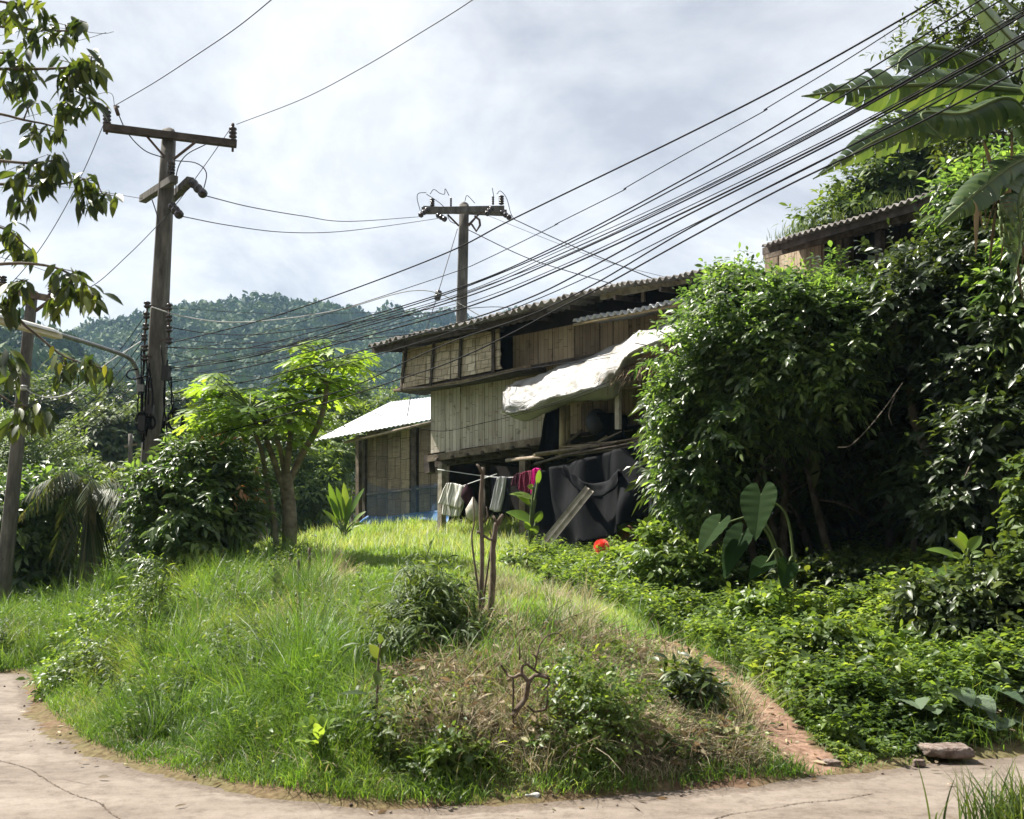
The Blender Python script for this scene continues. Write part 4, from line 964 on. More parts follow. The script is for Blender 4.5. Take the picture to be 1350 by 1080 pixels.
mb = P(193, 740, YM); mb[2] = H1(mb[0], mb[1]) - .3
mt = P(223, 173, YM)
pole = thing('utility_pole', 'tall tilted concrete power pole with crossarm rising out of the dark leafy shrub', 'utility pole', mb)
shaft(pole, mt, mb, .215, .36)
g_ = Geo(); g_.lathe(mt - [0, 0, .02], mt + [0, 0, .07], [(0, .12), (.6, .09), (1, .01)], 8); part('pole_cap', g_, M['concrete'], pole)
aL, aR = P(136, 168, 17.5), P(312, 190, 18.25)
g_ = Geo(); g_.beam(aL, aR, .11, .13); part('crossarm', g_, M['timber_dark'], pole)
for (x0, y0, x1, y1) in ((192, 178, 217, 207), (257, 188, 229, 210)):
    g_ = Geo(); g_.beam(P(x0, y0, 17.75), P(x1, y1, 17.85), .035, .035); part('brace', g_, M['rust'], pole)
for x, y0, y1, Y in ((141, 165, 146, 17.52), (307, 188, 168, 18.23)):
    b0, b1 = P(x, y0, Y), P(x, y1, Y); insulator(pole, b0, b1, .075, 4)
    g_ = Geo(); g_.tube([P(x, y1, Y), P(x, y1 - 5, Y)], .03, 6); part('wire_clamp', g_, M['rust'], pole); g_ = Geo(); g_.tube([P(x - .3, y0 + 12, Y), b0], .022, 6); part('pin', g_, M['rust'], pole)
insulator(pole, P(225, 230, 17.62), P(226, 214, 17.62), .075, 4)
d0, d1 = P(188, 263, 18.75), P(230, 236, 17.5)
g_ = Geo(); g_.beam(d0, d1, .13, .13); part('crossarm', g_, M['concrete'], pole)
d2, d3 = P(222, 266, 18.7), P(251, 238, 17.7)
g_ = Geo(); g_.beam(d2, d3, .13, .13); part('crossarm', g_, M['concrete'], pole)
insulator(pole, P(252, 239, 17.7), P(270, 258, 17.5), .085, 3); insulator(pole, P(225, 270, 17.8), P(238, 285, 17.6), .085, 3)
for k, (x, y) in enumerate(((194, 402), (193, 416), (192, 431), (190, 445), (191, 459), (191, 472))):
    insulator(pole, P(x, y + 4.5, 17.7), P(x, y - 4.5, 17.7), .06, 2, 'spool_insulator')
g_ = Geo(); g_.tube([P(195, 398, 17.74), P(191, 440, 17.74), P(190, 486, 17.74)], .018, 6); g_.beam(P(196, 403, 17.76), P(205, 404, 17.9), .03, .03); g_.beam(P(191, 470, 17.76), P(203, 471, 17.9), .03, .03); part('insulator_rack', g_, M['rust'], pole)
for x, y in ((223, 405), (223, 420), (223, 434), (223, 449)):
    insulator(pole, P(x, y + 4.5, 17.7), P(x, y - 4.5, 17.7), .06, 2, 'spool_insulator')
g_ = Geo(); g_.tube([P(223, 399, 17.74), P(223, 455, 17.74)], .018, 6); g_.beam(P(223, 407, 17.76), P(212, 407, 17.9), .03, .03); g_.beam(P(223, 448, 17.76), P(212, 448, 17.9), .03, .03); part('insulator_rack', g_, M['rust'], pole)
for x, y, w_, h_ in ((219, 492, .15, .26), (188, 560, .14, .3), (198, 540, .1, .16), (186, 512, .10, .12)):
    g_ = Geo(); c = P(x, y, 17.62); g_.beam(c - [0, 0, h_ / 2], c + [0, 0, h_ / 2], w_, .12); part('junction_box', g_, M['black_box'] if y != 512 else M['steel'], pole)
# loose leads hanging down the pole
for k in range(14):
    x0 = random.choice([186, 190, 193, 197, 212, 217, 221, 226]); y0 = random.uniform(455, 500); y1 = random.uniform(540, 600)
    g_ = Geo(); x1 = x0 - random.uniform(-3, 6); m_ = random.uniform(-8, 8)
    g_.tube(catmull([P(x0, y0, 17.7), P((x0 + x1) / 2 + m_, (y0 + y1) / 2, 17.58), P(x1, y1, 17.66)], 8), random.uniform(.008, .016), 5); part('lead', g_, M['cable'], pole)
g_ = Geo(); g_.tube(catmull([P(216, 555, 17.7), P(214, 590, 17.72), P(213, 640, 17.75), P(205, 745, 17.8)], 8), .03, 6); part('lead', g_, M['cable'], pole)
for (cx, cy, rx_, ry_) in ((187, 556, 9, 13), (199, 557, 6, 9)):
    g_ = Geo()
    for k in range(4):
        a_ = np.linspace(0, 2 * PI, 22); g_.tube([P(cx + (rx_ - k * 1.2) * math.cos(a) + k * .8, cy + (ry_ - k) * math.sin(a), 17.55 + .02 * k) for a in a_], .012, 5)
    part('lead_coil', g_, M['cable'], pole)
g_ = Geo()
for k in range(5):
    a_ = np.linspace(0, 2 * PI, 26); g_.tube([P(231 + (9 + .7 * k) * math.cos(a), 553 + (14 - .6 * k) * math.sin(a) + k * .4, 17.55 + .03 * k + .1 * math.cos(a)) for a in a_], .018, 6)
solo('cable_coil', g_, M['cable'], 'coil of spare black cable hung at the right side of the tall power pole', 'cable coil')
# jumper wires on the pole head
for k, pp in enumerate(([(155, 148), (168, 175), (190, 198), (215, 208)], [(230, 212), (258, 215), (272, 228), (268, 252)], [(272, 190), (245, 205), (233, 228), (232, 265)], [(200, 262), (206, 280), (211, 300)])):
    g_ = Geo(); g_.tube(catmull([P(x, y, 17.6) for x, y in pp], 8), .010, 5); part('jumper_wire', g_, M['cable_grey'], pole)
g_ = Geo(); g_.tube([P(152, 140, 17.5), P(156, 152, 17.5)], .035, 6); g_.beam(P(150, 140, 17.5), P(157, 141, 17.5), .03, .03); part('clamp', g_, M['rust'], pole)

lamp0 = P(181, 500, 17.7)
lamp = thing('street_lamp', 'white street lamp on a long bent arm fixed to the tall power pole', 'street lamp', lamp0)
g_ = Geo(); g_.tube(catmull([P(184, 520, 17.72), P(181, 492, 17.7), P(176, 479, 17.6), P(166, 470, 17.4), P(130, 457, 16.6), P(78, 441, 15.6)], 8), .035, 8); part('arm', g_, M['steel'], lamp, smooth=True)
l0, l1 = P(82, 443, 15.7), P(-25, 414, 13.9)
g_ = Geo(); d = nrm(l1 - l0); n_ = 14; rings = []
u_ = np.array([0, 0, 1.0]); s_ = nrm(np.cross(d, u_)); u_ = np.cross(s_, d)
vv = np.zeros((n_, 9, 3))
for i in range(n_):
    t = i / (n_ - 1); w_ = .10 * min(1, (.25 + t * 6)) * min(1, (1 - t) * 5 + .35)
    for j in range(9):
        a = PI * j / 8; vv[i, j] = l0 + (l1 - l0) * t + s_ * math.cos(a) * w_ + u_ * math.sin(a) * w_ * .75
g_.grid(vv); part('lamp_housing', g_, M['lamp_white'], lamp, smooth=True)
g_ = Geo(); g_.beam(l0 + (l1 - l0) * .05 - u_ * .03, l0 + (l1 - l0) * .95 - u_ * .03, .14, .07, up=u_); part('diffuser', g_, M['lamp_cream'], lamp)
g_ = Geo(); g_.tube([P(183, 512, 17.66), P(200, 514, 17.8)], .025, 6); part('bracket', g_, M['steel'], lamp)
g_ = Geo(); g_.tube([P(181, 498, 17.66), P(200, 497, 17.8)], .02, 6); part('bracket', g_, M['steel'], lamp)
g_ = Geo(); g_.tube(catmull([P(181, 487, 17.6), P(170, 489, 17.5), P(167, 496, 17.45), P(176, 500, 17.5), P(196, 495, 17.6)], 8), .014, 5); part('lead', g_, M['cable'], lamp)

# left pole
YL = 17.2
lb = P(0, 800, YL); lb[2] = H1(lb[0], lb[1]) - .3; lt = P(43, 384, YL)
p2 = thing('utility_pole', 'thin pale concrete pole leaning at the left edge behind hanging leaves', 'utility pole', lb)
shaft(p2, lt, lb, .145, .215)
g_ = Geo(); g_.beam(P(0, 381, 17.3), P(72, 395, 17.0), .1, .11); part('crossarm', g_, M['timber'], p2)
g_ = Geo(); g_.beam(P(66, 396, 16.95), P(47, 410, 17.05), .04, .04); part('brace', g_, M['rust'], p2)
for x, y in ((4, 378), (68, 390)): insulator(p2, P(x, y, 17.1), P(x, y - 14, 17.1), .065, 4)
insulator(p2, P(31, 515, 17.0), P(31, 508, 17.0), .06, 2, 'spool_insulator', 'insulator_pale')
# short thin pole
sb_ = P(174, 728, 24); sb_[2] = H1(sb_[0], sb_[1]) - .2
p3 = thing('short_pole', 'short thin grey pole between the drooping palm and the tall power pole', 'pole', sb_)
shaft(p3, P(172, 572, 24), sb_, .08, .13)
g_ = Geo(); g_.beam(P(164, 589, 24), P(180, 586, 24), .06, .05); part('crossarm', g_, M['timber'], p3)
# middle pole behind the roof
YC = 34.0
cb = P(602, 690, YC); cb[2] = H1(cb[0], cb[1]) - .3; ct = P(612, 271, YC)
p4 = thing('utility_pole', 'concrete power pole with crossarm standing behind the stilt house roof', 'utility pole', cb)
shaft(p4, ct, cb, .32, .43)
g_ = Geo(); g_.lathe(ct, ct + [0, 0, .14], [(0, .15), (.5, .13), (1, .02)], 8); part('pole_cap', g_, M['concrete'], p4)
g_ = Geo(); g_.beam(P(556, 278, 33.6), P(665, 276, 33.6), .14, .22); part('crossarm', g_, M['concrete'], p4)
g_ = Geo(); g_.beam(P(558, 276, 34.3), P(668, 281, 34.3), .14, .2); part('crossarm', g_, M['concrete'], p4)
for x0, y0, x1, y1 in ((590, 283, 605, 298), (634, 280, 616, 298)):
    g_ = Geo(); g_.beam(P(x0, y0, 33.7), P(x1, y1, 33.8), .05, .05); part('brace', g_, M['rust'], p4)
for x, yb, yt, r_ in ((570, 272, 262, .085), (661, 270, 258, .095), (594.5, 272, 261, .04), (650, 270, 259, .045)): insulator(p4, P(x, yb, 33.6), P(x, yt, 33.6), r_, 4)
for a_, b_ in (((565, 275), (553, 285)), ((576, 283), (588, 290)), ((649, 274), (641, 283)), ((660, 279), (673, 288))): insulator(p4, P(*a_, 33.5), P(*b_, 33.3), .10, 3)
g_ = Geo(); g_.tube([P(626, 285, 33.5), P(632, 290, 33.4), P(633, 297, 33.4), P(628, 305, 33.4), P(622, 296, 33.5)], .04, 6); g_.tube([P(618, 298, 33.5), P(633, 280, 33.5)], .03, 6); part('switch_bracket', g_, M['rust'], p4)
for pp in ([(562, 256), (570, 261), (580, 268), (586, 274)], [(651, 259), (649, 248)], [(655, 256), (660, 252), (668, 262), (673, 280), (677, 288)], [(554, 278), (550, 262), (552, 255), (562, 254)], [(567, 256), (572, 250), (580, 255), (586, 256), (587, 249), (592, 258)], [(590, 285), (594, 292), (603, 296)], [(613, 265), (616, 258), (626, 268)]):
    g_ = Geo(); g_.tube(catmull([P(x, y, 33.4) for x, y in pp], 6), .012, 5); part('jumper_wire', g_, M['cable'], p4)
g_ = Geo(); gw = [P(603, 302, 33.7), P(577, 388, 32.8), P(556, 455, 32.1), P(545, 500, 31.7)]; gw.append(np.array([gw[-1][0] - .6, gw[-1][1] - .8, H1(gw[-1][0], gw[-1][1])]))
g_.tube(gw, .014, 5); solo('guy_wire', g_, M['cable_grey'], 'guy wire slanting down from the pole behind the roof', 'wire')
g_ = Geo(); g_.lathe(P(579, 383, 32.8), P(576, 396, 32.7), [(0, .03), (.1, .1), (.45, .11), (.5, .06), (.55, .11), (.9, .1), (1, .03)], 10); part('guy_insulator', g_, M['insulator'], p4)

# ------------------------------------------------------------------ wires
def wire(pts, depth, r, label, group=None, mat='cable', nm='power_cable', n=10):
    g_ = Geo()
    if depth is DB:
        (xa, ya), (xb, yb) = pts[-2:]; k = (yb - ya) / (xb - xa); pts = list(pts) + [(xb + 300, yb + k * 290), (xb + 700, yb + k * 660)]
    if callable(depth): q = [P(x, y, depth(x)) for x, y in pts]
    else:
        y0, y1 = depth; x0, x1 = pts[0][0], pts[-1][0]
        q = [P(x, y, 1 / (1 / y0 + (1 / y1 - 1 / y0) * (x - x0) / (x1 - x0))) for x, y in pts]
    g_.tube(catmull(q, n), r * .72, 5)
    return solo(nm, g_, M[mat], label, 'cable', group=group)
DB = lambda x: 1 / (.0562 + (x - 220) * 7.1e-5)
GB = 'cables running from the tall pole to the upper right corner'
wire([(222, 453), (335, 425), (450, 387), (590, 333), (680, 287), (900, 180), (1060, 98), (1233, 0), (1420, -108)], DB, .0125, 'topmost thick black cable of the bundle running to the upper right', GB)
wire([(222, 470), (330, 443), (450, 408), (593, 361), (640, 342), (730, 298), (736, 294), (820, 252), (826, 247), (900, 205), (1005, 148), (1012, 142), (1110, 83), (1236, 2), (1420, -118)], DB, .007, 'thin kinked cable just below the topmost thick cable', GB, n=5)
wire([(222, 480), (335, 457), (450, 427), (610, 378), (737, 323), (900, 237), (1067, 140), (1293, 0), (1430, -88)], DB, .0105, 'third cable from the top of the bundle, below the kinked one', GB)
wire([(222, 487), (340, 466), (450, 436), (610, 389), (737, 336), (900, 261), (1113, 152), (1350, 15), (1430, -33)], DB, .009, 'black cable of the tight upper strand of the bundle', GB)
wire([(222, 489), (340, 469), (450, 439), (610, 393), (737, 342), (900, 266), (1067, 181), (1200, 107), (1350, 20), (1430, -27)], DB, .0115, 'black cable of the tight upper strand of the bundle', GB)
wire([(222, 484), (340, 464), (450, 433), (610, 386), (737, 331), (900, 257), (1090, 160), (1350, 11), (1430, -37)], DB, .006, 'thinnest cable over the tight upper strand of the bundle', GB)
wire([(222, 505), (340, 481), (450, 452), (610, 407), (737, 356), (900, 281), (1080, 193), (1193, 133), (1350, 47), (1430, 0)], DB, .013, 'thickest cable in the middle of the bundle', GB)
wire([(222, 500), (340, 476), (450, 447), (610, 402), (737, 352), (900, 276), (1080, 189), (1193, 130), (1350, 44), (1430, -3)], DB, .007, 'thin cable lying just over the thickest one of the bundle', GB)
wire([(225, 520), (340, 500), (450, 470), (610, 424), (700, 392), (780, 352), (900, 287), (1080, 197), (1193, 137), (1350, 51), (1430, 4)], DB, .012, 'cable just below the thickest one of the bundle', GB)
wire([(225, 530), (340, 510), (470, 476), (600, 436), (700, 398), (790, 358), (900, 303), (1080, 214), (1193, 152), (1350, 66), (1430, 20)], DB, .008, 'thin lower cable passing just over the stilt house roof', GB)
wire([(225, 560), (330, 545), (450, 515), (533, 478), (600, 449), (700, 415), (783, 375), (900, 306), (1040, 233), (1200, 153), (1350, 70), (1430, 24)], DB, .011, 'cable crossing the woven bay of the stilt house', GB)
wire([(228, 590), (330, 560), (450, 525), (533, 498), (590, 479), (660, 447), (740, 405), (790, 380), (900, 319), (1040, 244), (1200, 168), (1350, 90), (1430, 46)], DB, .012, 'lowest cable of the bundle, crossing the front of the stilt house', GB)
wire([(228, 458), (340, 452), (450, 440), (500, 430), (590, 395), (737, 340), (900, 263), (1100, 161), (1350, 18), (1430, -29)], DB, .006, 'thin sagging cable from the lowest right spool of the tall pole', GB)
# service drops to the house
DH = lambda x: 1 / (1 / 17.7 + (1 / 25.0 - 1 / 17.7) * (x - 222) / 460)
GD = 'service wires from the tall pole to the house'
wire([(200, 405), (240, 417), (300, 425), (370, 421), (450, 408), (560, 383), (640, 420)], DH, .016, 'pale sagging cable from the left rack across the pole towards the house', GD, 'cable_pale')
wire([(225, 406), (300, 411), (380, 414), (450, 413), (560, 409), (612, 398)], DH, .007, 'thin pale wire from the top right spool of the tall pole', GD, 'cable_grey')
wire([(225, 432), (280, 440), (340, 441), (420, 432), (500, 421), (640, 405), (700, 410)], DH, .013, 'sagging grey wire from the third right spool of the tall pole', GD, 'cable_grey')
wire([(225, 447), (290, 452), (380, 450), (480, 442), (560, 436), (640, 430)], DH, .008, 'grey wire from the lowest right spool of the tall pole', GD, 'cable_grey')
wire([(218, 458), (280, 460), (350, 458), (450, 450), (540, 441), (640, 432)], DH, .014, 'level grey cable tied just under the right spool rack', GD, 'cable_grey')
wire([(215, 486), (280, 480), (340, 468), (450, 432), (520, 410), (610, 380), (737, 327), (900, 243), (1075, 148), (1320, 0), (1430, -66)], DB, .010, 'black cable rising from the box on the tall pole into the bundle', GB)
wire([(218, 466), (260, 474), (330, 478), (400, 480), (520, 492), (600, 500), (690, 486), (760, 478), (860, 462)], lambda x: 1 / (1 / 17.7 + (1 / 21.2 - 1 / 17.7) * (x - 218) / 640), .008, 'wire sagging below the woven bay of the stilt house', GD)
wire([(218, 487), (270, 492), (350, 498), (450, 508), (525, 513), (600, 507), (680, 489), (760, 476), (860, 455)], lambda x: 1 / (1 / 17.7 + (1 / 21 - 1 / 17.7) * (x - 218) / 640), .009, 'wire hugging the bottom rail of the woven bay', GD, 'cable_grey')
wire([(220, 500), (300, 504), (400, 512), (480, 540), (570, 568), (640, 557), (720, 537), (800, 510), (900, 468)], lambda x: 1 / (1 / 17.7 + (1 / 19 - 1 / 17.7) * (x - 218) / 640), .007, 'wire crossing the pale lower wall and the white tarp', GD)
wire([(215, 523), (260, 526), (330, 530), (400, 535), (440, 545)], lambda x: 18.5 + (x - 215) * .03, .006, 'thin wire from the tall pole to the bamboo hut', GD, 'cable_grey')
# high-voltage lines
wire([(152, 139), (205, 108), (260, 72), (310, 38), (355, 2), (420, -55)], (17.5, 12), .011, 'overhead line from the left end of the tall pole crossarm up out of the frame', 'overhead lines', 'cable_grey')
wire([(312, 164), (400, 130), (480, 88), (550, 46), (620, 2), (700, -56)], (18.2, 12), .010, 'overhead line from the right end of the tall pole crossarm up out of the frame', 'overhead lines', 'cable_grey')
wire([(137, 163), (115, 215), (88, 270), (55, 325), (22, 366), (5, 380)], (17.5, 17.1), .010, 'overhead line from the left end of the tall crossarm down to the thin left pole', 'overhead lines', 'cable_grey')
wire([(305, 168), (270, 218), (234, 267), (205, 300), (165, 340), (120, 378), (68, 393)], (18.2, 17.1), .010, 'overhead line passing behind the tall pole to the thin pole arm', 'overhead lines', 'cable_grey')
wire([(270, 258), (330, 273), (400, 285), (460, 292), (552, 286)], (17.5, 33.3), .014, 'upper line from the tall pole strain insulator to the pole behind the roof', 'overhead lines', 'cable_grey')
wire([(238, 285), (300, 297), (370, 306), (440, 306), (510, 298), (578, 288)], (17.6, 33.3), .013, 'lower line from the tall pole strain insulator to the pole behind the roof', 'overhead lines', 'cable_grey')
wire([(673, 287), (740, 318), (800, 343), (857, 366), (960, 408)], (33.3, 29), .022, 'right line leaving the far pole and dipping behind the house roof', 'overhead lines')
wire([(617, 303), (690, 338), (750, 358), (812, 376), (900, 404)], (33.3, 30), .020, 'left line leaving the far pole and dipping behind the house roof', 'overhead lines')
wire([(640, 283), (720, 315), (800, 345), (880, 366), (960, 385)], (33.3, 30), .010, 'faint middle line from the far pole to the right behind the house roof', 'overhead lines', 'cable_grey')
# wires to the left
GL = 'wires from the left spool rack towards the thin pole'
for k, (y0, lab) in enumerate(((417, 'uppermost wire from the left spool rack of the tall pole'), (431, 'second wire from the left spool rack of the tall pole'), (445, 'third wire from the left spool rack of the tall pole'), (459, 'lowest wire from the left spool rack of the tall pole'))):
    wire([(191, y0), (160, y0 + 42), (120, y0 + 85), (75, y0 + 118), (20, y0 + 150), (-60, y0 + 180)], (17.7, 30), .010, lab, GL)
for k, (y0, lab) in enumerate(((500, 'upper loose wire from the junction boxes of the tall pole'), (512, 'middle loose wire from the junction boxes of the tall pole'), (522, 'lower loose wire from the junction boxes of the tall pole'))):
    wire([(186, y0), (150, y0 + 32), (100, y0 + 72), (50, y0 + 104), (-40, y0 + 150)], (17.7, 28), .009, lab, GL)
wire([(14, 514), (31, 512), (44, 519), (62, 524), (85, 521), (110, 505), (140, 480), (186, 450)], lambda x: 17.0 + (x - 14) * .003, .012, 'pale wire looping from the white insulator of the thin left pole', GL, 'cable_pale')
wire([(31, 513), (55, 528), (85, 524), (120, 506), (150, 492), (186, 474)], lambda x: 17.0 + (x - 14) * .003, .007, 'thin wire below the pale loop at the thin left pole', GL, 'cable_grey')
GT = 'thin lines crossing the upper left corner'
for pts, lab in (([(-40, 55), (0, 47), (60, 36), (130, 44), (150, 42)], 'thin line highest in the upper left corner'), ([(-40, 74), (0, 66), (60, 62), (110, 52), (140, 43)], 'thin line second from the top in the upper left corner'),
                 ([(-40, 175), (0, 163), (70, 145), (140, 122), (152, 141)], 'thin line meeting the left end of the tall pole crossarm'), ([(-40, 240), (0, 229), (35, 214), (60, 205)], 'thin line behind the middle hanging leaves at the left'),
                 ([(-40, 247), (0, 247), (90, 247), (188, 262)], 'level line from the left edge to the tall pole'), ([(-40, 325), (0, 339), (30, 347), (62, 358), (90, 370)], 'dark line dropping past the lower hanging leaves')):
    wire(pts, lambda x: 14.0, .006, lab, GT, 'cable_grey')
# ------------------------------------------------------------------ foliage builders
def ell_px(px, py, Y, rx, ry, ryd=None):
    """ellipsoid given by its photo outline: centre, distance, half sizes in pixels"""
    c = P(px, py, Y); s = Y / FPX
    return c, np.array([rx * s, (ryd if ryd is not None else (rx + ry) / 2) * s, ry * s])
def twigs(geo, ells, n, twig=.35, nl=7, L=.15, W=.06, droop=.35, shell=.55, seed=0, up=.25, lump=.25, k=3, hang=.25, back=.5):
    """leafy twigs through the volume of a set of ellipsoids, thicker near the surface, in uneven clumps"""
    r = np.random.default_rng(seed)
    area = np.array([e[1][0] * e[1][2] + e[1][1] * e[1][2] + e[1][0] * e[1][1] for e in ells]); idx = r.choice(len(ells), n, p=area / area.sum())
    C = np.array([e[0] for e in ells])[idx]; RR = np.array([e[1] for e in ells])[idx]
    d = nrm(r.normal(size=(n, 3)))
    flip = (d[:, 1] > .3) & (r.random(n) > back); d[flip, 1] *= -1
    lumpv = 1 + lump * wob(d[:, 0] * 3 + idx * 1.7, d[:, 2] * 3 + d[:, 1] * 2, 1.6, seed + 1)
    rad = (1 - shell * r.random(n) ** 1.7) * lumpv
    B = C + d * RR * rad[:, None]
    td = nrm(d * .8 + np.array([0, 0, up]) + r.normal(size=(n, 3)) * .55)
    tl = twig * r.uniform(.6, 1.3, n)
    j = np.arange(nl); t = (j + 1) / nl
    LB = (B[:, None] + td[:, None] * (tl[:, None] * t)[..., None] - np.array([0, 0, 1.]) * (tl[:, None] * .25 * t ** 2)[..., None])
    side = nrm(np.cross(td, np.array([0, 0, 1.0]) + r.normal(size=(n, 3)) * .25)); sg = np.where(j % 2 == 0, 1., -1.)
    LD = td[:, None] * .55 + side[:, None] * sg[None, :, None] * .9 + np.array([0, 0, -hang]) + r.normal(size=(n, nl, 3)) * .3
    LD[:, -1] = td + np.array([0, 0, -hang])
    nn = np.array([0, 0, .85]) + .75 * d[:, None] + r.normal(size=(n, nl, 3)) * .4
    LL = L * r.uniform(.6, 1.3, (n, 1)) * r.uniform(.65, 1.25, (n, nl)); tone = np.clip(r.random((n, 1)) * .6 + r.random((n, nl)) * .4, 0, 1)
    geo.leaves(LB.reshape(-1, 3), LD.reshape(-1, 3), nn.reshape(-1, 3), LL.ravel(), LL.ravel() * (W / L), k=k, droop=droop, rnd=tone.ravel())
    return B, td
def limbs(geo, base, ells, r0, seed=0, per=2):
    r = np.random.default_rng(seed)
    for c, rr in ells:
        for _ in range(per):
            tip = c + nrm(r.normal(size=3)) * rr * .55; mid = base * .45 + tip * .55 + r.normal(size=3) * .12 * np.linalg.norm(tip - base) - np.array([0, 0, .0])
            mid[2] = base[2] * .5 + tip[2] * .5
            q = catmull([base + r.normal(size=3) * r0 * .6 * np.array([1, 1, 0]), mid, tip], 7); geo.tube(q, np.linspace(r0, r0 * .18, len(q)), 6)
def tree(name, label, cat, base, ells, n, leafmat, r0=.12, trunkmat='bark', group=None, per=1, trunkname='trunk', fork=None, **kw):
    t = thing(name, label, cat, base, group)
    tg_ = Geo(); b_ = np.asarray(base, float) - [0, 0, .15]
    if fork is not None: tg_.tube(catmull([b_, (b_ + fork) / 2 + [.1, 0, 0], fork], 6), np.linspace(r0 * 3, r0, 13), 8); b_ = np.asarray(fork)
    limbs(tg_, b_, ells, r0, seed=kw.get('seed', 0), per=per); part(trunkname, tg_, M[trunkmat], t)
    cg = Geo(); twigs(cg, ells, n, **kw); part('crown', cg, M[leafmat], t)
    return t
def frond(geo, base, tip, sag, L, W, n, seed=0, hang=.6, two=True):
    """pinnate frond: leaflets both sides of an arching rib"""
    r = np.random.default_rng(seed)
    t = np.linspace(0, 1, n); q = base + (tip - base) * t[:, None] + np.array([0, 0, 1.]) * (sag * (t * (1 - t) * 4))[:, None]
    d = nrm(np.gradient(q, axis=0)); s = nrm(np.cross(d, (0, 0, 1.)))
    for sg in ((1, -1) if two else (1,)):
        D = d * .6 + s * sg + np.array([0, 0, -hang]) + r.normal(size=(n, 3)) * .12
        geo.leaves(q, D, np.array([0, 0, 1.]) + s * sg * .3, L * np.sin(np.clip(t, .05, .97) * PI) ** .5 * r.uniform(.8, 1.1, n), W, k=3, droop=.35, widest=.35)
    return q

# ------------------------------------------------------------------ big glossy bush at the right
r_ = np.random.default_rng(99)
def knobs(E, n, lo, hi):
    """small extra clumps that break the outline"""
    m = len(E)
    for _ in range(n):
        e = E[r_.integers(m)]; d = nrm(r_.normal(size=3)); d[1] = -abs(d[1]) * .8; E.append((e[0] + d * e[1] * .95, np.array([1, 1, 1.]) * r_.uniform(lo, hi)))
def big_bush(name, label, px, Y, ells, n, nin, mat, L, W, twig, seed, stems, hollow):
    b = ground_at(px, Y); t = thing(name, label, 'bush', b); m = len(ells); E = list(ells); knobs(E, int(m * 3.2), .18, .44)
    for k in range(stems):
        g_ = Geo(); e = ells[k % m]; bx = b + np.array([random.uniform(-1.1, 1.1), random.uniform(-.5, .5), 0]); bx[2] = H1(bx[0], bx[1]) - .1
        q = catmull([bx, (bx * .5 + e[0] * .5) + np.array([random.uniform(-.3, .3), .2, .1]), e[0] + [0, 0, e[1][2] * .3]], 8); g_.tube(q, np.linspace(.07, .02, len(q)), 7)
        for _ in range(7):
            i = random.randint(5, len(q) - 1); tip = q[i] + np.array([random.uniform(-1, 1), random.uniform(-1.2, .4), random.uniform(-.4, .7)]); g_.tube(catmull([q[i], (q[i] + tip) / 2 + [0, 0, .1], tip], 5), np.linspace(.022, .006, 11), 5)
        part('trunk', g_, M['bark'], t)
    c = Geo(); twigs(c, E, n, twig=twig, nl=8, L=L, W=W, droop=.3, shell=.42, seed=seed, lump=.5, hang=.15, back=.55); part('crown', c, M[mat], t)
    c = Geo(); BI = [(e[0] + np.array([.1, .8, -.15]), e[1] * .85) for e in ells] + hollow; twigs(c, BI, nin, twig=.5, nl=7, L=.24, W=.11, shell=.95, seed=seed + 2, back=1.0, k=2); part('inner_foliage', c, M['shadeleaf'], t)  # inner and hollow leaves take the darkened colour so the depths look shaded
    return t
BL = [ell_px(*e) for e in ((992, 448, 14.4, 80, 66), (932, 490, 14.6, 48, 66), (1062, 432, 14.2, 78, 44), (912, 585, 15.2, 46, 66), (985, 525, 14.6, 80, 66), (1075, 470, 14.0, 76, 70), (968, 402, 15.0, 40, 34), (940, 640, 15.4, 40, 44), (1112, 420, 14.6, 44, 38))]
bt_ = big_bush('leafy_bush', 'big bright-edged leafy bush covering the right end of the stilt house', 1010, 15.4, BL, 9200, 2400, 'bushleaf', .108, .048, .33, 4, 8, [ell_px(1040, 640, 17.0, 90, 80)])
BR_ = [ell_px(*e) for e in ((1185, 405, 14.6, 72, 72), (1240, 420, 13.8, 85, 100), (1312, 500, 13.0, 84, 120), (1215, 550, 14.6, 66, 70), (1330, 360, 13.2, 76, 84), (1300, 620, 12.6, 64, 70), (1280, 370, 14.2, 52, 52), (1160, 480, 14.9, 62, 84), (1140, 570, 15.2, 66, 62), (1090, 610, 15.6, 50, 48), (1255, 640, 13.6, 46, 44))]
br_ = big_bush('shade_dark_bush', 'tall broad-leaved bush, its dark leaves darkened further for shade, at the right edge under the banana plant', 1215, 15.4, BR_, 6800, 2800, 'shadeleaf', .135, .062, .36, 14, 8, [ell_px(1110, 660, 17.2, 110, 90), ell_px(1200, 690, 16.7, 90, 70), ell_px(1120, 560, 17, 80, 80)])  # separate darker-leaved bush; its leaf colour also carries the shade of this mass
g_ = Geo()
for pp in ([(1190, 505), (1165, 540), (1140, 570), (1120, 588), (1105, 590)], [(1180, 522), (1172, 545), (1176, 560)]):
    g_.tube(catmull([P(x, y, 12.6) for x, y in pp], 6), .0055, 5)
part('bare_branch', g_, M['bark'], bt_)

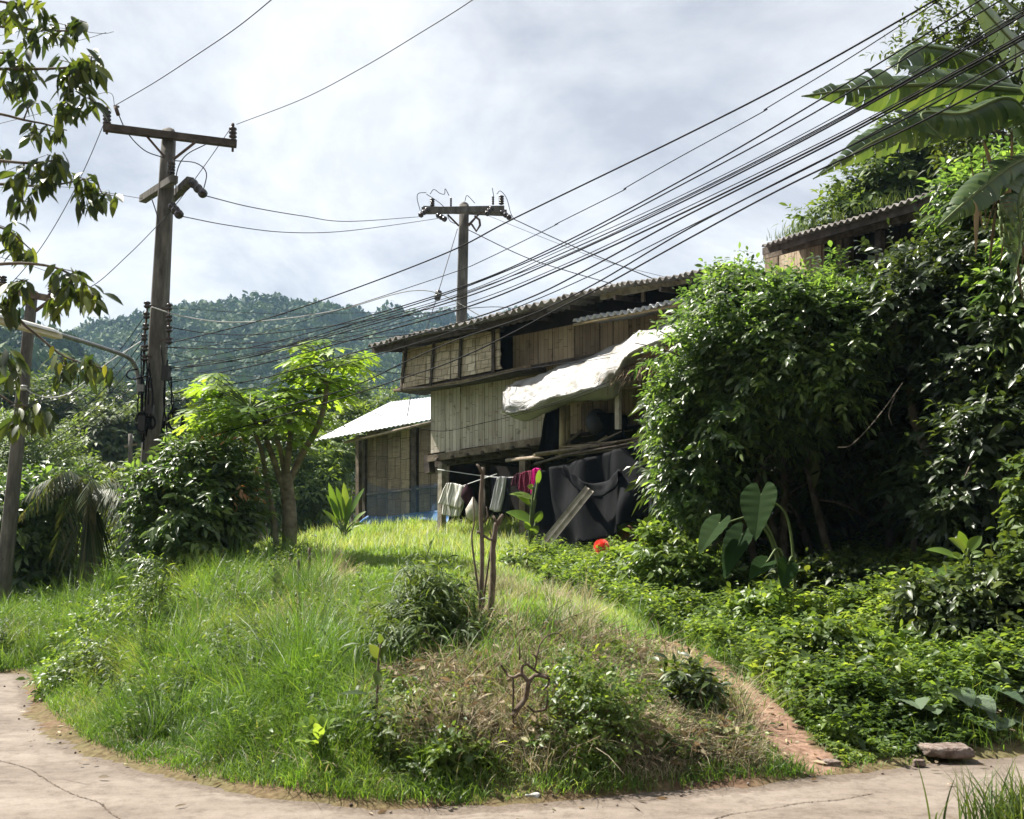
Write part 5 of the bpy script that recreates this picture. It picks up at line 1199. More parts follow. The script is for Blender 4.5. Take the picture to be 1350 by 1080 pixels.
# trees behind and above the right house
tree('hillside_tree', 'leafy green tree behind the corrugated roof of the hillside house', 'tree', ground_at(1150, 29), [ell_px(*e) for e in ((1150, 262, 28, 52, 40), (1195, 225, 28, 50, 60), (1105, 290, 27.5, 40, 22), (1240, 200, 28, 50, 60), (1185, 280, 28, 60, 45))], 2600, 'midleaf', .16, seed=21, twig=.6, nl=7, L=.24, W=.09, lump=.3)
tree('tall_tree', 'tall dark tree whose twigs stick up behind the banana leaves', 'tree', ground_at(1390, 17), [ell_px(*e) for e in ((1240, 45, 16, 22, 42), (1185, 75, 16, 14, 24), (1275, 95, 16, 45, 45), (1330, 60, 16, 50, 70), (1345, 170, 16, 60, 70), (1290, 190, 16.3, 55, 60), (1225, 130, 16.2, 25, 45), (1340, 20, 16, 40, 40))], 850, 'darkleaf', .035, fork=P(1345, 190, 16.6), seed=22, twig=.4, nl=8, L=.15, W=.05, up=.7, hang=.1)
tree('shade_tree', 'dark shrubby tree below the banana plant at the right edge', 'tree', ground_at(1330, 13.2), [ell_px(*e) for e in ((1340, 270, 13.4, 55, 65), (1290, 270, 13.8, 45, 45), (1345, 400, 12.5, 40, 90))], 1500, 'bushleaf', .1, seed=23, twig=.4, nl=7, L=.17, W=.065, lump=.3)
# weeds on that roof
wr_ = Geo()
for x in np.concatenate([rng.uniform(1008, 1060, 16), rng.uniform(1050, 1200, 30)]):
    t = (x - 1004) / 296; p = FR(1004 + 296 * t, 324 - 92 * t, .8) + np.array([0, 0, .05])
    n = 8; wr_.blades(p + rng.normal(size=(n, 3)) * [.1, .1, 0], rng.uniform(.08, .34, n), np.full(n, .014), rng.normal(size=(n, 3)) * [.3, .3, 0])
part('roof_weeds', wr_, M['midleaf'], h3, kind='stuff')

# ------------------------------------------------------------------ banana plant (top right)
def banana_leaf(geo, spine, W, seed=0, tear=.5, droop=.35, face=None, nseg=34):
    """blade of torn strips on both sides of a midrib"""
    r = np.random.default_rng(seed)
    q = np.array(catmull(spine, 10)); q = resample(q, nseg + 1)
    d = nrm(np.gradient(q, axis=0)); f = np.array(face if face is not None else (0, 0, 1.0)); s = nrm(np.cross(d, f)); nn = np.cross(s, d)
    t = np.linspace(0, 1, nseg + 1); w = W * .5 * np.clip(np.sin(np.clip(t * .93 + .05, 0, 1) * PI) ** .42, .05, 1) * np.where(t > .55, 1 - ((t - .55) / .45) ** 1.6 * .93, 1)
    for sg in (1, -1):
        dang = droop * r.uniform(.6, 1.4); 
        for i in range(nseg):
            if r.random() < tear: dang = droop * r.uniform(.4, 1.7)
            gap = r.uniform(.02, .16) if r.random() < tear else 0.0
            a0, a1 = q[i], q[i] + (q[i + 1] - q[i]) * (1.02 - gap)
            m = 4; strip = []
            for k in range(m + 1):
                u = k / m; ang = dang * u * 1.3; fw = .22 * u * u
                e0 = a0 + (s[i] * sg * math.cos(ang) - nn[i] * math.sin(ang) + d[i] * fw) * w[i] * u
                e1 = a1 + (s[i] * sg * math.cos(ang) - nn[i] * math.sin(ang) + d[i] * fw) * w[i + 1] * u * (1 - gap * .4)
                strip.append([e0, e1])
            geo.grid(strip, rnd=float(np.clip(.5 + r.normal() * .25, 0, 1)))
    return q
ban = thing('banana_plant', 'banana plant with big torn leaves arching over the upper right corner', 'banana plant', ground_at(1345, 11.2))
bh = P(1365, 190, 11.0)
g_ = Geo(); b0 = ground_at(1372, 11.2); g_.tube(catmull([b0, b0 * .5 + bh * .5 + [.05, 0, 0], bh], 8), np.linspace(.16, .09, 17), 10); part('trunk', g_, M['bark_pale'], ban, smooth=True)
for k, (sp, W, fc, tear) in enumerate((
    ([(1350, 120, 10.9), (1250, 112, 10.6), (1150, 115, 10.3), (1057, 127, 10.0)], .56, (.05, -.95, .0), .45),
    ([(1345, 150, 10.9), (1260, 155, 10.5), (1170, 178, 10.2), (1072, 236, 10.0)], .5, (.1, -.95, .0), .85),
    ([(1362, 190, 11), (1310, 90, 11.2), (1225, 62, 11.2), (1190, 75, 11.0), (1182, 98, 10.9)], .5, (0, -.9, .4), .6),
    ([(1400, 170, 10.9), (1390, 100, 10.2), (1340, 60, 9.6), (1255, -35, 9.2)], .95, (.3, -.9, .3), .15),
    ([(1365, 170, 11), (1330, 130, 10.6), (1270, 150, 10.3), (1215, 150, 10.2), (1245, 185, 10.1)], .6, (0, -.8, .6), .5),
    ([(1370, 200, 11), (1330, 220, 10.6), (1280, 260, 10.3), (1235, 300, 10.2)], .42, (.2, -.8, .5), .5),
    ([(1380, 150, 11), (1390, 60, 10.7), (1330, 5, 10.5), (1300, -20, 10.3)], .6, (0, -.7, .6), .3),
    ([(1370, 210, 11), (1345, 260, 10.5), (1345, 310, 10.4), (1335, 380, 10.3)], .4, (.5, -.8, .2), .8))):
    g_ = Geo(); q = banana_leaf(g_, [P(*c) for c in sp], W, seed=40 + k, tear=tear, face=fc, droop=.4 if k not in (3, 6) else .15)
    lf = part('leaf', g_, M['banana'], ban, smooth=False)
    g2 = Geo(); g2.tube(q, np.linspace(.03, .008, len(q)), 6); part('midrib', g2, M['stem'], lf)
g_ = Geo(); r_ = np.random.default_rng(3)
for k in range(34):
    a = bh + r_.normal(size=3) * [.25, .2, .25] - [.2, .1, .3]; g_.leaves([a], [r_.normal(size=3) * [.4, .3, .2] - [0, 0, 1.0]], [[0, -1, 0.2]], r_.uniform(.4, .9), r_.uniform(.03, .07), k=4, droop=.2)
part('dead_leaf', g_, M['deadfrond'], ban)
g_ = Geo(); f0 = P(1338, 275, 10.4)
for k in range(40):
    a = k * 2.4; p = f0 + np.array([math.cos(a) * .09, math.sin(a) * .09, -.011 * k]); g_.tube(catmull([p, p + [math.cos(a) * .05, math.sin(a) * .05, .02], p + [math.cos(a) * .07, math.sin(a) * .07, .1]], 3), [.008] + [.016] * 5 + [.008], 5)
part('fruit_bunch', g_, M['stem'], ban)

# ------------------------------------------------------------------ papaya tree
pap = thing('papaya_tree', 'papaya tree with forked trunk and bright hand-shaped leaves on the lawn edge', 'tree', G(380, 742, 12, 30))
p0 = ORG[pap.name]; YP = p0[1]
def pp(x, y, dy=0): return P(x, y, YP + dy)
g_ = Geo(); q = catmull([p0 - [0, 0, .2], pp(382, 690), pp(379, 650), pp(376, 625)], 7); g_.tube(q, np.linspace(.125, .105, len(q)), 10); part('trunk', g_, M['bark_pale'], pap, smooth=True)
for br, r0, r1 in (([(378, 660), (362, 610), (352, 580), (348, 545)], .055, .035), ([(379, 640), (398, 600), (420, 560), (430, 520), (428, 495)], .06, .035), ([(376, 640), (371, 600), (362, 570), (352, 552), (330, 535)], .045, .03), ([(366, 732), (360, 680), (352, 640), (346, 600), (336, 570)], .055, .035), ([(377, 630), (380, 600), (383, 570), (380, 540)], .06, .04)):
    g_ = Geo(); q = catmull([pp(x, y, random.uniform(-.15, .15)) for x, y in br], 7); g_.tube(q, np.linspace(r0, r1, len(q)), 8); part('branch', g_, M['bark_pale'], pap, smooth=True)
def papaya_leaf(geo, c, axis, nn, R_, r):
    """palmate leaf: seven cut lobes round the stalk end"""
    axis = nrm(axis); nn = nrm(nn - axis * (nn @ axis)); sd = np.cross(axis, nn); tone = r.random()
    for a in np.radians([-150, -100, -55, -18, 18, 55, 100, 150]) * r.uniform(.9, 1.05):
        L = R_ * (1 - .28 * abs(a) / PI) * r.uniform(.85, 1.1); d = axis * math.cos(a) + sd * math.sin(a); e = np.cross(nn, d)
        dr = r.uniform(.15, .4)
        prof = [(0, .02), (.25, .05), (.42, .10), (.5, .05), (.58, .20), (.66, .09), (.74, .17), (.82, .06), (1, 0)]
        v = []
        for t, w in prof:
            cc = c + d * L * t - np.array([0, 0, 1.]) * dr * L * t * t
            fwd = d * L * (.1 if w > .09 else 0)
            v += [cc - e * w * L + fwd - nn * w * L * .2, cc, cc + e * w * L + fwd - nn * w * L * .2]
        i = np.arange(len(prof) - 1)[:, None] * 3 + np.arange(2)[None]
        geo.add(v, np.stack([i, i + 1, i + 4, i + 3], -1).reshape(-1, 4), rnd=np.clip(tone + r.normal() * .1, 0, 1))
lg = Geo(); sg_ = Geo(); r_ = np.random.default_rng(17)
for (x, y, dy, n, spread) in ((345, 565, -.2, 14, 80), (300, 555, .1, 16, 60), (345, 548, 0, 26, 86), (290, 525, .3, 20, 48), (438, 484, 0, 34, 66), (432, 505, 0, 14, 60), (380, 548, -.2, 18, 60), (330, 540, -.5, 24, 85), (415, 520, .4, 12, 55), (350, 580, -.3, 14, 70)):
    c = pp(x, y, dy)
    for k in range(n):
        a = r_.uniform(0, 2 * PI); el = r_.uniform(-.25, .95); L = spread * YP / FPX * r_.uniform(.55, 1.0)
        out = np.array([math.cos(a) * math.cos(el), math.sin(a) * math.cos(el), math.sin(el)])
        tip = c + out * L * np.array([1, 1, .62]); sg_.tube(catmull([c, (c + tip) / 2 + [0, 0, .06], tip], 4), np.linspace(.013, .008, 9), 5)
        ax = out * np.array([1, 1, .2]) + np.array([0, 0, -.25]); papaya_leaf(lg, tip, ax, np.array([0, 0, 1.]) + out * .25 + r_.normal(size=3) * .2, r_.uniform(.28, .46), r_)
part('leaf_crown', lg, M['papaya'], pap); part('leaf_stalks', sg_, M['stem'], pap)

# ------------------------------------------------------------------ dark shrub by the pole, with reddish young leaves
sh = thing('dark_shrub', 'dark broad-leaved shrub with reddish young leaves at the foot of the tall pole', 'shrub', ground_at(262, 16.3))
SE = [ell_px(*e) for e in ((265, 680, 16.2, 66, 62), (225, 650, 16.2, 42, 38), (292, 655, 16.2, 38, 56), (262, 615, 16.2, 42, 38), (262, 725, 15.9, 56, 36), (210, 690, 16.4, 30, 40))]
g_ = Geo(); limbs(g_, ORG[sh.name], SE, .06, 3, 2); part('trunk', g_, M['bark'], sh)
c = Geo(); twigs(c, SE, 3000, twig=.3, nl=7, L=.145, W=.052, shell=.6, seed=31, lump=.28, hang=.2, droop=.35); part('crown', c, M['bushleaf'], sh)
c = Geo(); RE = [ell_px(*e) for e in ((300, 578, 16, 26, 14), (255, 600, 16, 30, 16), (215, 625, 15.8, 20, 12), (320, 640, 15.7, 20, 25))]; twigs(c, RE, 34, twig=.16, nl=5, L=.085, W=.03, seed=33, shell=.4); part('young_leaves', c, M['redleaf'], sh)

# ------------------------------------------------------------------ trees in the middle distance at the left
GT2 = 'trees beyond the road at the left'
MID = [
 ('shrub_tree', 'dark glossy bush at the left edge behind the thin leaning pole', 19.5, 40, [(35, 700, 19.5, 45, 60), (20, 760, 19.3, 40, 45), (60, 670, 20, 35, 40), (55, 740, 19.6, 32, 45), (-10, 680, 20, 40, 60)], 1500, 'bushleaf', dict(twig=.4, nl=7, L=.2, W=.075, lump=.3)),
 ('feathery_tree', 'bright feathery green tree left of the drooping palm', 36, 50, [(50, 615, 36, 62, 50), (85, 650, 36, 45, 40), (20, 590, 37, 40, 45), (30, 650, 36, 45, 40)], 1700, 'brightleaf', dict(twig=.7, nl=9, L=.26, W=.06, lump=.35, hang=.4)),
 ('silver_tree', 'silvery grey-green domed tree between the feathery tree and the tall pole', 46, 150, [(150, 575, 46, 42, 38), (125, 590, 46, 30, 30), (175, 595, 46, 28, 30)], 1300, 'paleleaf', dict(twig=.6, nl=7, L=.34, W=.13, lump=.3)),
 ('round_tree', 'small green tree just right of the tall pole above the dark shrub', 40, 232, [(235, 590, 40, 25, 30), (215, 610, 40, 26, 26), (245, 615, 40, 20, 24)], 600, 'midleaf', dict(twig=.5, nl=7, L=.3, W=.1, lump=.3)),
 ('light_shrub', 'light green bush below the silver tree', 34, 150, [(145, 665, 34, 34, 34), (190, 660, 34, 26, 36), (165, 700, 32, 40, 30), (110, 640, 35, 30, 26)], 900, 'brightleaf', dict(twig=.5, nl=7, L=.25, W=.08, lump=.3)),
 ('dark_tree', 'dark round tree at the foot of the near hill at the left', 58, 60, [(60, 545, 58, 40, 28), (20, 540, 58, 40, 35), (95, 560, 58, 25, 22)], 900, 'darkleaf', dict(twig=.7, nl=7, L=.4, W=.16, lump=.3)),
 ('mango_tree', 'mid green tree seen between the papaya trunk and the bamboo hut', 44, 450, [(445, 600, 44, 38, 34), (420, 630, 43, 34, 40), (465, 560, 45, 30, 26), (400, 655, 42, 40, 34)], 1300, 'brightleaf', dict(twig=.6, nl=7, L=.3, W=.1, lump=.3)),
 ('mango_tree', 'mid green tree behind the papaya leaves right of the dark shrub', 42, 340, [(330, 610, 42, 40, 34), (340, 650, 40, 40, 40), (365, 590, 42, 30, 30), (310, 585, 43, 26, 20)], 1100, 'midleaf', dict(twig=.6, nl=7, L=.3, W=.1, lump=.3)),
 ('hedge_tree', 'low green thicket right of the drooping palm beside the short pole', 26, 200, [(155, 735, 25, 34, 34), (190, 730, 22, 28, 36), (140, 770, 22, 30, 22)], 1000, 'midleaf', dict(twig=.4, nl=7, L=.2, W=.07, lump=.3)),
 ('thorn_bush', 'greyish leafy bush at the left edge at the far side of the grass', 21, 30, [(40, 795, 20.5, 40, 18), (85, 790, 20.5, 30, 18), (0, 800, 20.5, 30, 18)], 500, 'paleleaf', dict(twig=.3, nl=7, L=.14, W=.05, lump=.3)),
 ('green_tree', 'leafy tree low behind the feathery tree at the left edge', 30, 20, [(15, 660, 30, 50, 40), (95, 700, 29, 30, 40), (-20, 720, 28, 40, 60)], 900, 'midleaf', dict(twig=.5, nl=7, L=.25, W=.085, lump=.3)),
]
for k, (nm, lab, Yb, pxb, ee, n, mt_, kw) in enumerate(MID):
    tree(nm, lab, 'tree', ground_at(pxb, Yb + .3), [ell_px(*e) for e in ee], n, mt_, .13, seed=60 + k, group=GT2, **kw)
# scattered far trees in the valley (each its own tree, all beyond the village)
r_ = np.random.default_rng(77)
VT = [(95, 600, 70, 26), (130, 640, 62, 20), (20, 520, 80, 30), (75, 520, 84, 24), (190, 560, 72, 26), (225, 545, 85, 24), (250, 575, 75, 26), (290, 590, 70, 24), (310, 560, 85, 24), (355, 560, 90, 26), (395, 590, 75, 26), (440, 540, 90, 26), (480, 555, 80, 26), (470, 520, 100, 24), (520, 540, 95, 24), (110, 535, 95, 24), (150, 530, 100, 22), (205, 590, 64, 20)]
LT = ['half hidden by the feathery tree', 'just right of the drooping palm crown', 'at the left edge under the lamp', 'left of the silver tree top', 'directly behind the tall pole', 'above the small tree right of the tall pole', 'right of the hanging cable coil', 'above the dark shrub', 'behind the left papaya leaves', 'behind the middle papaya leaves', 'behind the papaya fork', 'left of the bamboo hut roof', 'just above the bamboo hut roof', 'under the left end of the corrugated eave', 'right above the bamboo hut ridge', 'up-slope of the silver tree at its left', 'just above the silver tree', 'low at the foot of the tall pole']
for (x, y, Y, rr), lt in zip(VT, LT):
    ee = [ell_px(x + r_.uniform(-.5, .5) * rr, y + r_.uniform(-.4, .5) * rr, Y + r_.uniform(-1, 1), rr * r_.uniform(.55, .9), rr * r_.uniform(.5, .85)) for _ in range(4)]
    b_ = P(x, 720, Y); b_[2] = H1(b_[0], b_[1])
    tree('valley_tree', 'hazy green valley tree ' + lt, 'tree', b_, ee, 420, ['midleaf', 'darkleaf', 'midleaf', 'brightleaf'][r_.integers(4)], .2, seed=int(r_.integers(1e6)), group='trees in the valley before the hills', twig=.9, nl=6, L=.5, W=.2, lump=.3, k=2)

# drooping palm
pm = thing('drooping_palm', 'shaggy palm with dark drooping fronds at the far side of the road', 'palm', ground_at(112, 19))
pb0 = ORG[pm.name]; pc0 = P(118, 652, 19)
g_ = Geo(); g_.tube(catmull([pb0 - [0, 0, .1], (pb0 + pc0) / 2 + [.05, 0, 0], pc0], 7), np.linspace(.15, .11, 15), 9); part('trunk', g_, M['bark'], pm, smooth=True)
r_ = np.random.default_rng(9)
for k in range(26):
    a = k * 2.4 + r_.uniform(-.2, .2); el = r_.uniform(-.35, .9); L = r_.uniform(1.0, 1.6)
    tip = pc0 + np.array([math.cos(a) * math.cos(el), math.sin(a) * math.cos(el), math.sin(el) * .8 - .55]) * L
    g_ = Geo(); q = frond(g_, pc0, tip, .35, .42, .035, 34, seed=k, hang=.9); g2 = Geo(); part('frond', g_, M['frond'], pm)
g_ = Geo()
for k in range(12):
    a = r_.uniform(0, 6.28); p = pc0 + np.array([math.cos(a) * .15, math.sin(a) * .15, -.2 - .5 * r_.random()]); g_.leaves([p + [0, 0, -.0]] * 6, np.array([math.cos(a) * .3, math.sin(a) * .3, -1.0]) + r_.normal(size=(6, 3)) * .15, [0, -1, 0.1], r_.uniform(.6, 1.3, 6), .03, k=3)
part('dead_fronds', g_, M['frond'], pm)
# small palms behind it
for (x, y, Y, lab) in ((205, 655, 30, 'small fan of palm fronds behind the foot of the tall pole'), (135, 625, 40, 'pale palm tuft left of the short pole')):
    b_ = ground_at(x, Y); t = thing('small_palm', lab, 'palm', b_); c = P(x, y, Y); g_ = Geo(); g_.tube([b_, c], .09, 7); part('trunk', g_, M['bark'], t)
    g_ = Geo()
    for k in range(11):
        a = k * 2.4; tip = c + np.array([math.cos(a), math.sin(a), r_.uniform(-.2, .7)]) * r_.uniform(.8, 1.3); frond(g_, c, tip, .3, .4, .05, 22, seed=k + 50, hang=.6)
    part('fronds', g_, M['frond'], t)
# village roofs far down the valley
def cottage(px0, px1, pyr, pye, Y, mat, label):
    a, b = P(px0, pye, Y), P(px1, pye - 2, Y); ra, rb = P(px0 + 4, pyr, Y + 3.5), P(px1 + 2, pyr - 2, Y + 3.5)
    base = (a + b) / 2; base[2] = H1(base[0], base[1]); t = thing('village_house', label, 'house', base)
    g_ = Geo(); pts = np.array([[(a * (1 - u) + b * u) * (1 - s) + (ra * (1 - u) + rb * u) * s + [0, 0, .03 * math.sin(j * PI / 2)] for j, u in enumerate(np.linspace(0, 1, 61))] for s in (0, .5, 1)]); g_.slab(pts, np.array([0, 0, -.06])); part('roof', g_, M[mat], t)
    g_ = Geo(); q = [a * .95 + b * .05, a * .05 + b * .95]; q = [k + np.array([0, .4, -.05]) for k in q]; w0 = np.array([q[0][0], q[0][1], base[2] - .3]); w1 = np.array([q[1][0], q[1][1], base[2] - .3]); g_.prism([w0, w1, q[1], q[0]], np.array([0, 3.2, 0])); part('wall', g_, M['timber'], t)
cottage(92, 126, 604, 616, 52, 'roof_rust', 'far house with dark rusty roof below the silver tree')
cottage(140, 188, 606, 622, 56, 'roof_pink', 'far house with faded red tin roof left of the tall pole')
cottage(316, 338, 608, 618, 60, 'tin_white', 'far house with small pale roof behind the papaya trunk')

# ------------------------------------------------------------------ leafy branches hanging in from the upper left (tree stands outside the frame)
ft = thing('leafy_tree', 'tree outside the left edge with drooping leafy branches hanging into the upper left', 'tree', np.array([-5.2, 6.0, 0.0]))
YT = 6.4
tb = np.array([-5.2, 6.4, -.05]); tt = np.array([-4.9, 6.5, 6.2])
g_ = Geo(); q = catmull([tb, (tb + tt) / 2 + [.1, 0, 0], tt], 8); g_.tube(q, np.linspace(.22, .09, len(q)), 10); part('trunk', g_, M['bark'], ft, smooth=True)
BR = [([(-330, -60), (-120, -20), (20, 5), (55, 2)], [(10, 20, 20, 12), (40, 8, 22, 12)]), ([(-330, 40), (-100, 30), (60, 40), (112, 40)], [(45, 45, 26, 20), (85, 38, 24, 18), (108, 30, 8, 8)]), ([(-330, 130), (-80, 95), (80, 90), (130, 78)], [(105, 92, 28, 22), (120, 80, 14, 16), (98, 118, 16, 18), (92, 145, 18, 14), (118, 135, 10, 14)]),
      ([(-330, 140), (-100, 90), (0, 70), (40, 95)], [(20, 85, 20, 20), (40, 105, 12, 12), (12, 115, 14, 8)]), ([(-330, 200), (-60, 150), (40, 160), (88, 172)], [(42, 137, 12, 6), (62, 175, 24, 10), (44, 170, 8, 8)]), ([(-330, 220), (-60, 190), (0, 195)], [(2, 203, 8, 10)]),
      ([(-330, 260), (-60, 215), (40, 215), (80, 210)], [(55, 222, 26, 14), (72, 210, 10, 10), (38, 240, 26, 16), (30, 268, 14, 12)]), ([(-330, 330), (-60, 250), (60, 245), (120, 235)], [(112, 240, 18, 14), (115, 262, 14, 22), (135, 258, 18, 8)]), ([(-330, 330), (-80, 300), (0, 300), (42, 330)], [(8, 305, 14, 16), (20, 328, 10, 10), (40, 333, 4, 8)]),
      ([(-330, 400), (-60, 355), (60, 350), (130, 385)], [(90, 360, 18, 12), (95, 385, 28, 16), (75, 400, 12, 10), (125, 392, 12, 8)]), ([(-330, 420), (-80, 380), (0, 375), (40, 385)], [(10, 385, 20, 14), (8, 408, 18, 10), (30, 372, 10, 8)]), ([(-200, 380), (-20, 395), (40, 435), (85, 470), (140, 487)], [(95, 488, 24, 14), (80, 478, 10, 14), (140, 490, 8, 6), (118, 478, 8, 12)]),
      ([(-330, 470), (-60, 455), (5, 475)], [(5, 478, 14, 18), (20, 492, 8, 12)]), ([(-330, 520), (-60, 505), (25, 535)], [(32, 545, 18, 18), (55, 548, 12, 10), (20, 560, 10, 6)])]
for k, (ln_, cl_) in enumerate(BR):
    Yb = YT + .5 * math.sin(k * 1.9); g_ = Geo()
    q = catmull([P(x, y, Yb) for x, y in ln_], 8); q = [tt * .0 + np.array([-4.95, 6.45, min(q[0][2], 6.0)])] + q; g_.tube(q, np.linspace(.016, .004, len(q)), 6)
    for (x, y, rx_, ry_) in cl_:
        c = P(x, y - ry_ * .3, Yb); j = min(range(len(q)), key=lambda i: np.linalg.norm(np.asarray(q[i]) - c)); 
        if np.linalg.norm(np.asarray(q[j]) - c) > .03: g_.tube([q[j], (q[j] + c) / 2 + [0, 0, .02], c], [.006, .005, .004], 5)
    br = part('branch', g_, M['bark'], ft)
    g_ = Geo(); r_ = np.random.default_rng(200 + k)
    for (x, y, rx_, ry_) in cl_:
        n = int(6 + rx_ * ry_ / 14); px_ = x + r_.uniform(-1, 1, n) * rx_; py_ = y + r_.uniform(-1, .6, n) * ry_
        B = np.array([P(a, b, Yb + r_.uniform(-.1, .1)) for a, b in zip(px_, py_)])
        D = np.stack([r_.normal(size=n) * .55, r_.normal(size=n) * .45, -r_.uniform(.25, 1.1, n)], -1); N_ = np.stack([r_.normal(size=n) * .6, -.3 + r_.normal(size=n) * .5, .8 + 0 * px_], -1)
        L = r_.uniform(.07, .13, n); g_.leaves(B, D, N_, L, L * .42, k=5, droop=.3, widest=.45, fold=.3)
        # little twigs through the cluster
        tw = Geo(); tw.tube([P(x - rx_, y - ry_ * .6, Yb), P(x, y - ry_ * .3, Yb), P(x + rx_ * .8, y, Yb)], .003, 4); 
        part('twig', tw, M['bark'], br)
    part('foliage', g_, M['darkleaf'], br)
g_ = Geo()
for x, y in ((70, 462), (80, 484), (138, 487), (36, 542), (30, 92)):
    g_.leaves([P(x, y - 6, YT - .05)], [[.2 * random.uniform(-1, 1), -.2, -1]], [[.3, -.8, .4]], .07, .03, k=5)
part('yellow_leaves', g_, M['yellowleaf'], ft)
# ------------------------------------------------------------------ single plants and small things on the ground
def paddle(geo, B, D, N, L, W, droop=.3, rnd=None, fold=.25): geo.leaves([B], [D], [N], L, W, k=8, droop=droop, widest=.42, rnd=rnd, fold=fold)
def clump(name, label, cat, base, n, L, W, mat, tilt=(.2, 1.0), droop=.35, seed=0, stems=0.0, face=None):
    t = thing(name, label, cat, base); r = np.random.default_rng(seed); g_ = Geo(); s = Geo()
    for k in range(n):
        a = k * 2.4 + r.uniform(-.3, .3); ti = r.uniform(*tilt); d = np.array([math.cos(a) * math.sin(ti), math.sin(a) * math.sin(ti), math.cos(ti)])
        b = np.asarray(base) + d * stems * r.uniform(.5, 1); s.tube([np.asarray(base) - [0, 0, .05], b, b + d * L * .08], np.linspace(.014, .008, 3) * (1 if L > .3 else .5), 5)
        l = L * r.uniform(.65, 1.1); paddle(g_, b, d, np.array([0, 0, 1.]) - d * d[2] + np.array([0, -.2, .1]), l, W * l / L, droop * r.uniform(.5, 1.4))
    part('leaves', g_, M[mat], t); part('stem', s, M['stem'], t); return t
# stakes
for name, lab, px0, py0, px1, py1, r0, r1, fork in (('wooden_stake', 'taller of the two bare wooden stakes on the mound, with forked top', 631, 826, 637, 616, .022, .016, True), ('wooden_stake', 'shorter thick wooden stake with broken top beside the tall one', 642, 826, 655, 688, .029, .023, False)):
    b0 = G(px0, py0); Y = b0[1]; t1 = P(px1, py1, Y); t = thing(name, lab, 'stake', b0)
    g_ = Geo(); q = catmull([b0 - [0, 0, .15], b0 * .6 + t1 * .4 + [.015, 0, 0], b0 * .25 + t1 * .75 - [.012, 0, 0], t1], 7); g_.tube(q, np.linspace(r0, r1, len(q)) * (1 + .08 * np.sin(np.arange(len(q)) * 1.7)), 8); part('shaft', g_, M['stick'], t, smooth=True)
    stubs = [([(636, 624), (631, 615), (628, 612)], [.02, .014, .008]), ([(637, 706), (645, 711), (655, 714)], [.014, .012, .010]), ([(633, 703), (629, 701)], [.014, .012]), ([(637, 690), (643, 680), (641, 668)], [.012, .008, .005])] if fork else [([(656, 692), (660, 683), (663, 678)], [.03, .02, .012]), ([(655, 690), (650, 680)], [.02, .01])]
    for pts_, rr_ in stubs:
        g_ = Geo(); g_.tube([P(x, y, Y) for x, y in pts_], rr_, 6); part('branch_stub', g_, M['stick'], t, smooth=True)
for pts, lab in (([(634, 800), (628, 760), (622, 710), (625, 690), (624, 655)], 'thin bent stick left of the tall stake'), ([(638, 790), (643, 750), (648, 715), (646, 700)], 'thin stick between the two stakes')):
    b0 = G(630, 822); g_ = Geo(); q = catmull([np.array([P(*pts[0], b0[1])[0], b0[1], b0[2] - .05])] + [P(x, y, b0[1] + .06) for x, y in pts], 6); g_.tube(q, np.linspace(.012, .006, len(q)), 6); solo('thin_stick', g_, M['stick'], lab, 'stick', loc=b0)
for px0, py0, px1, py1, lab in ((385, 770, 382, 735, 'short dark stick at the foot of the papaya trunk, left one'), (396, 778, 393, 738, 'short leaning stick at the foot of the papaya trunk, middle one'), (406, 775, 408, 722, 'tallest of the short sticks right of the papaya trunk')):
    b0 = G(px0, py0); t1 = P(px1, py1, b0[1]); g_ = Geo(); g_.tube(catmull([b0 - [0, 0, .1], (b0 + t1) / 2 + [.01, 0, 0], t1], 5), np.linspace(.024, .018, 11), 7); solo('short_stick', g_, M['stick'], lab, 'stick', loc=b0)
# fence posts in the shade at right
for px0, py0, px1, py1, lab in ((1207, 752, 1206, 682, 'weathered wooden post standing in the shade under the big bush'), (1196, 745, 1197, 700, 'thin wooden post beside the weathered one under the big bush')):
    b0 = G(px0, py0); t1 = P(px1, py1, b0[1]); g_ = Geo(); g_.beam(b0 - [0, 0, .1], t1, .11, .06, up=(0, 1, 0)) if px0 == 1207 else g_.tube([b0 - [0, 0, .1], t1], .03, 7); solo('fence_post', g_, M['timber'], lab, 'post', loc=b0)
# canna clumps, elephant ear and other broad leaves
def leaf_plant(name, label, cat, base_px, Y, leaves, mat, stemr=.014, base=None):
    """leaves: (from_px, from_py, to_px, to_py, width_px, facing)"""
    b0 = ground_at(base_px, Y) if base is None else base
    t = thing(name, label, cat, b0); s = Geo()
    for (x0, y0, x1, y1, w, fc) in leaves:
        dy = random.uniform(-.12, .12); a, b = P(x0, y0, Y + dy), P(x1, y1, Y + dy - .05); L = np.linalg.norm(b - a); D = b - a + np.array([0, 0, .25 * L])
        g_ = Geo(); paddle(g_, a, D, np.asarray(fc, float), L, w * Y / FPX, .25); lf = part('leaf', g_, M[mat], t)
        m_ = b0 * .5 + a * .5; m_[2] += .1 * L; m_[:2] = b0[:2] * .6 + a[:2] * .4; s.tube(catmull([b0 - [0, 0, .05], m_, a, a + (b - a) * .1], 5), np.linspace(stemr, stemr * .5, 16), 6)
    part('stem', s, M['stem'], t, smooth=True); return t
leaf_plant('canna_plant', 'bright broad-leaved canna in front of the black net', 'plant', 697, 20.5, [(706, 660, 668, 650, 14, (0, -.5, .8)), (702, 690, 662, 672, 20, (0, -.6, .8)), (700, 668, 672, 645, 13, (0, -.5, .8)), (706, 690, 716, 668, 12, (.3, -.8, .4)), (703, 645, 694, 640, 12, (0, -.6, .7)), (708, 640, 712, 612, 9, (.5, -.8, .2)), (700, 705, 712, 690, 12, (.4, -.7, .5)), (698, 700, 690, 684, 9, (0, -.7, .6))], 'canna', .03)
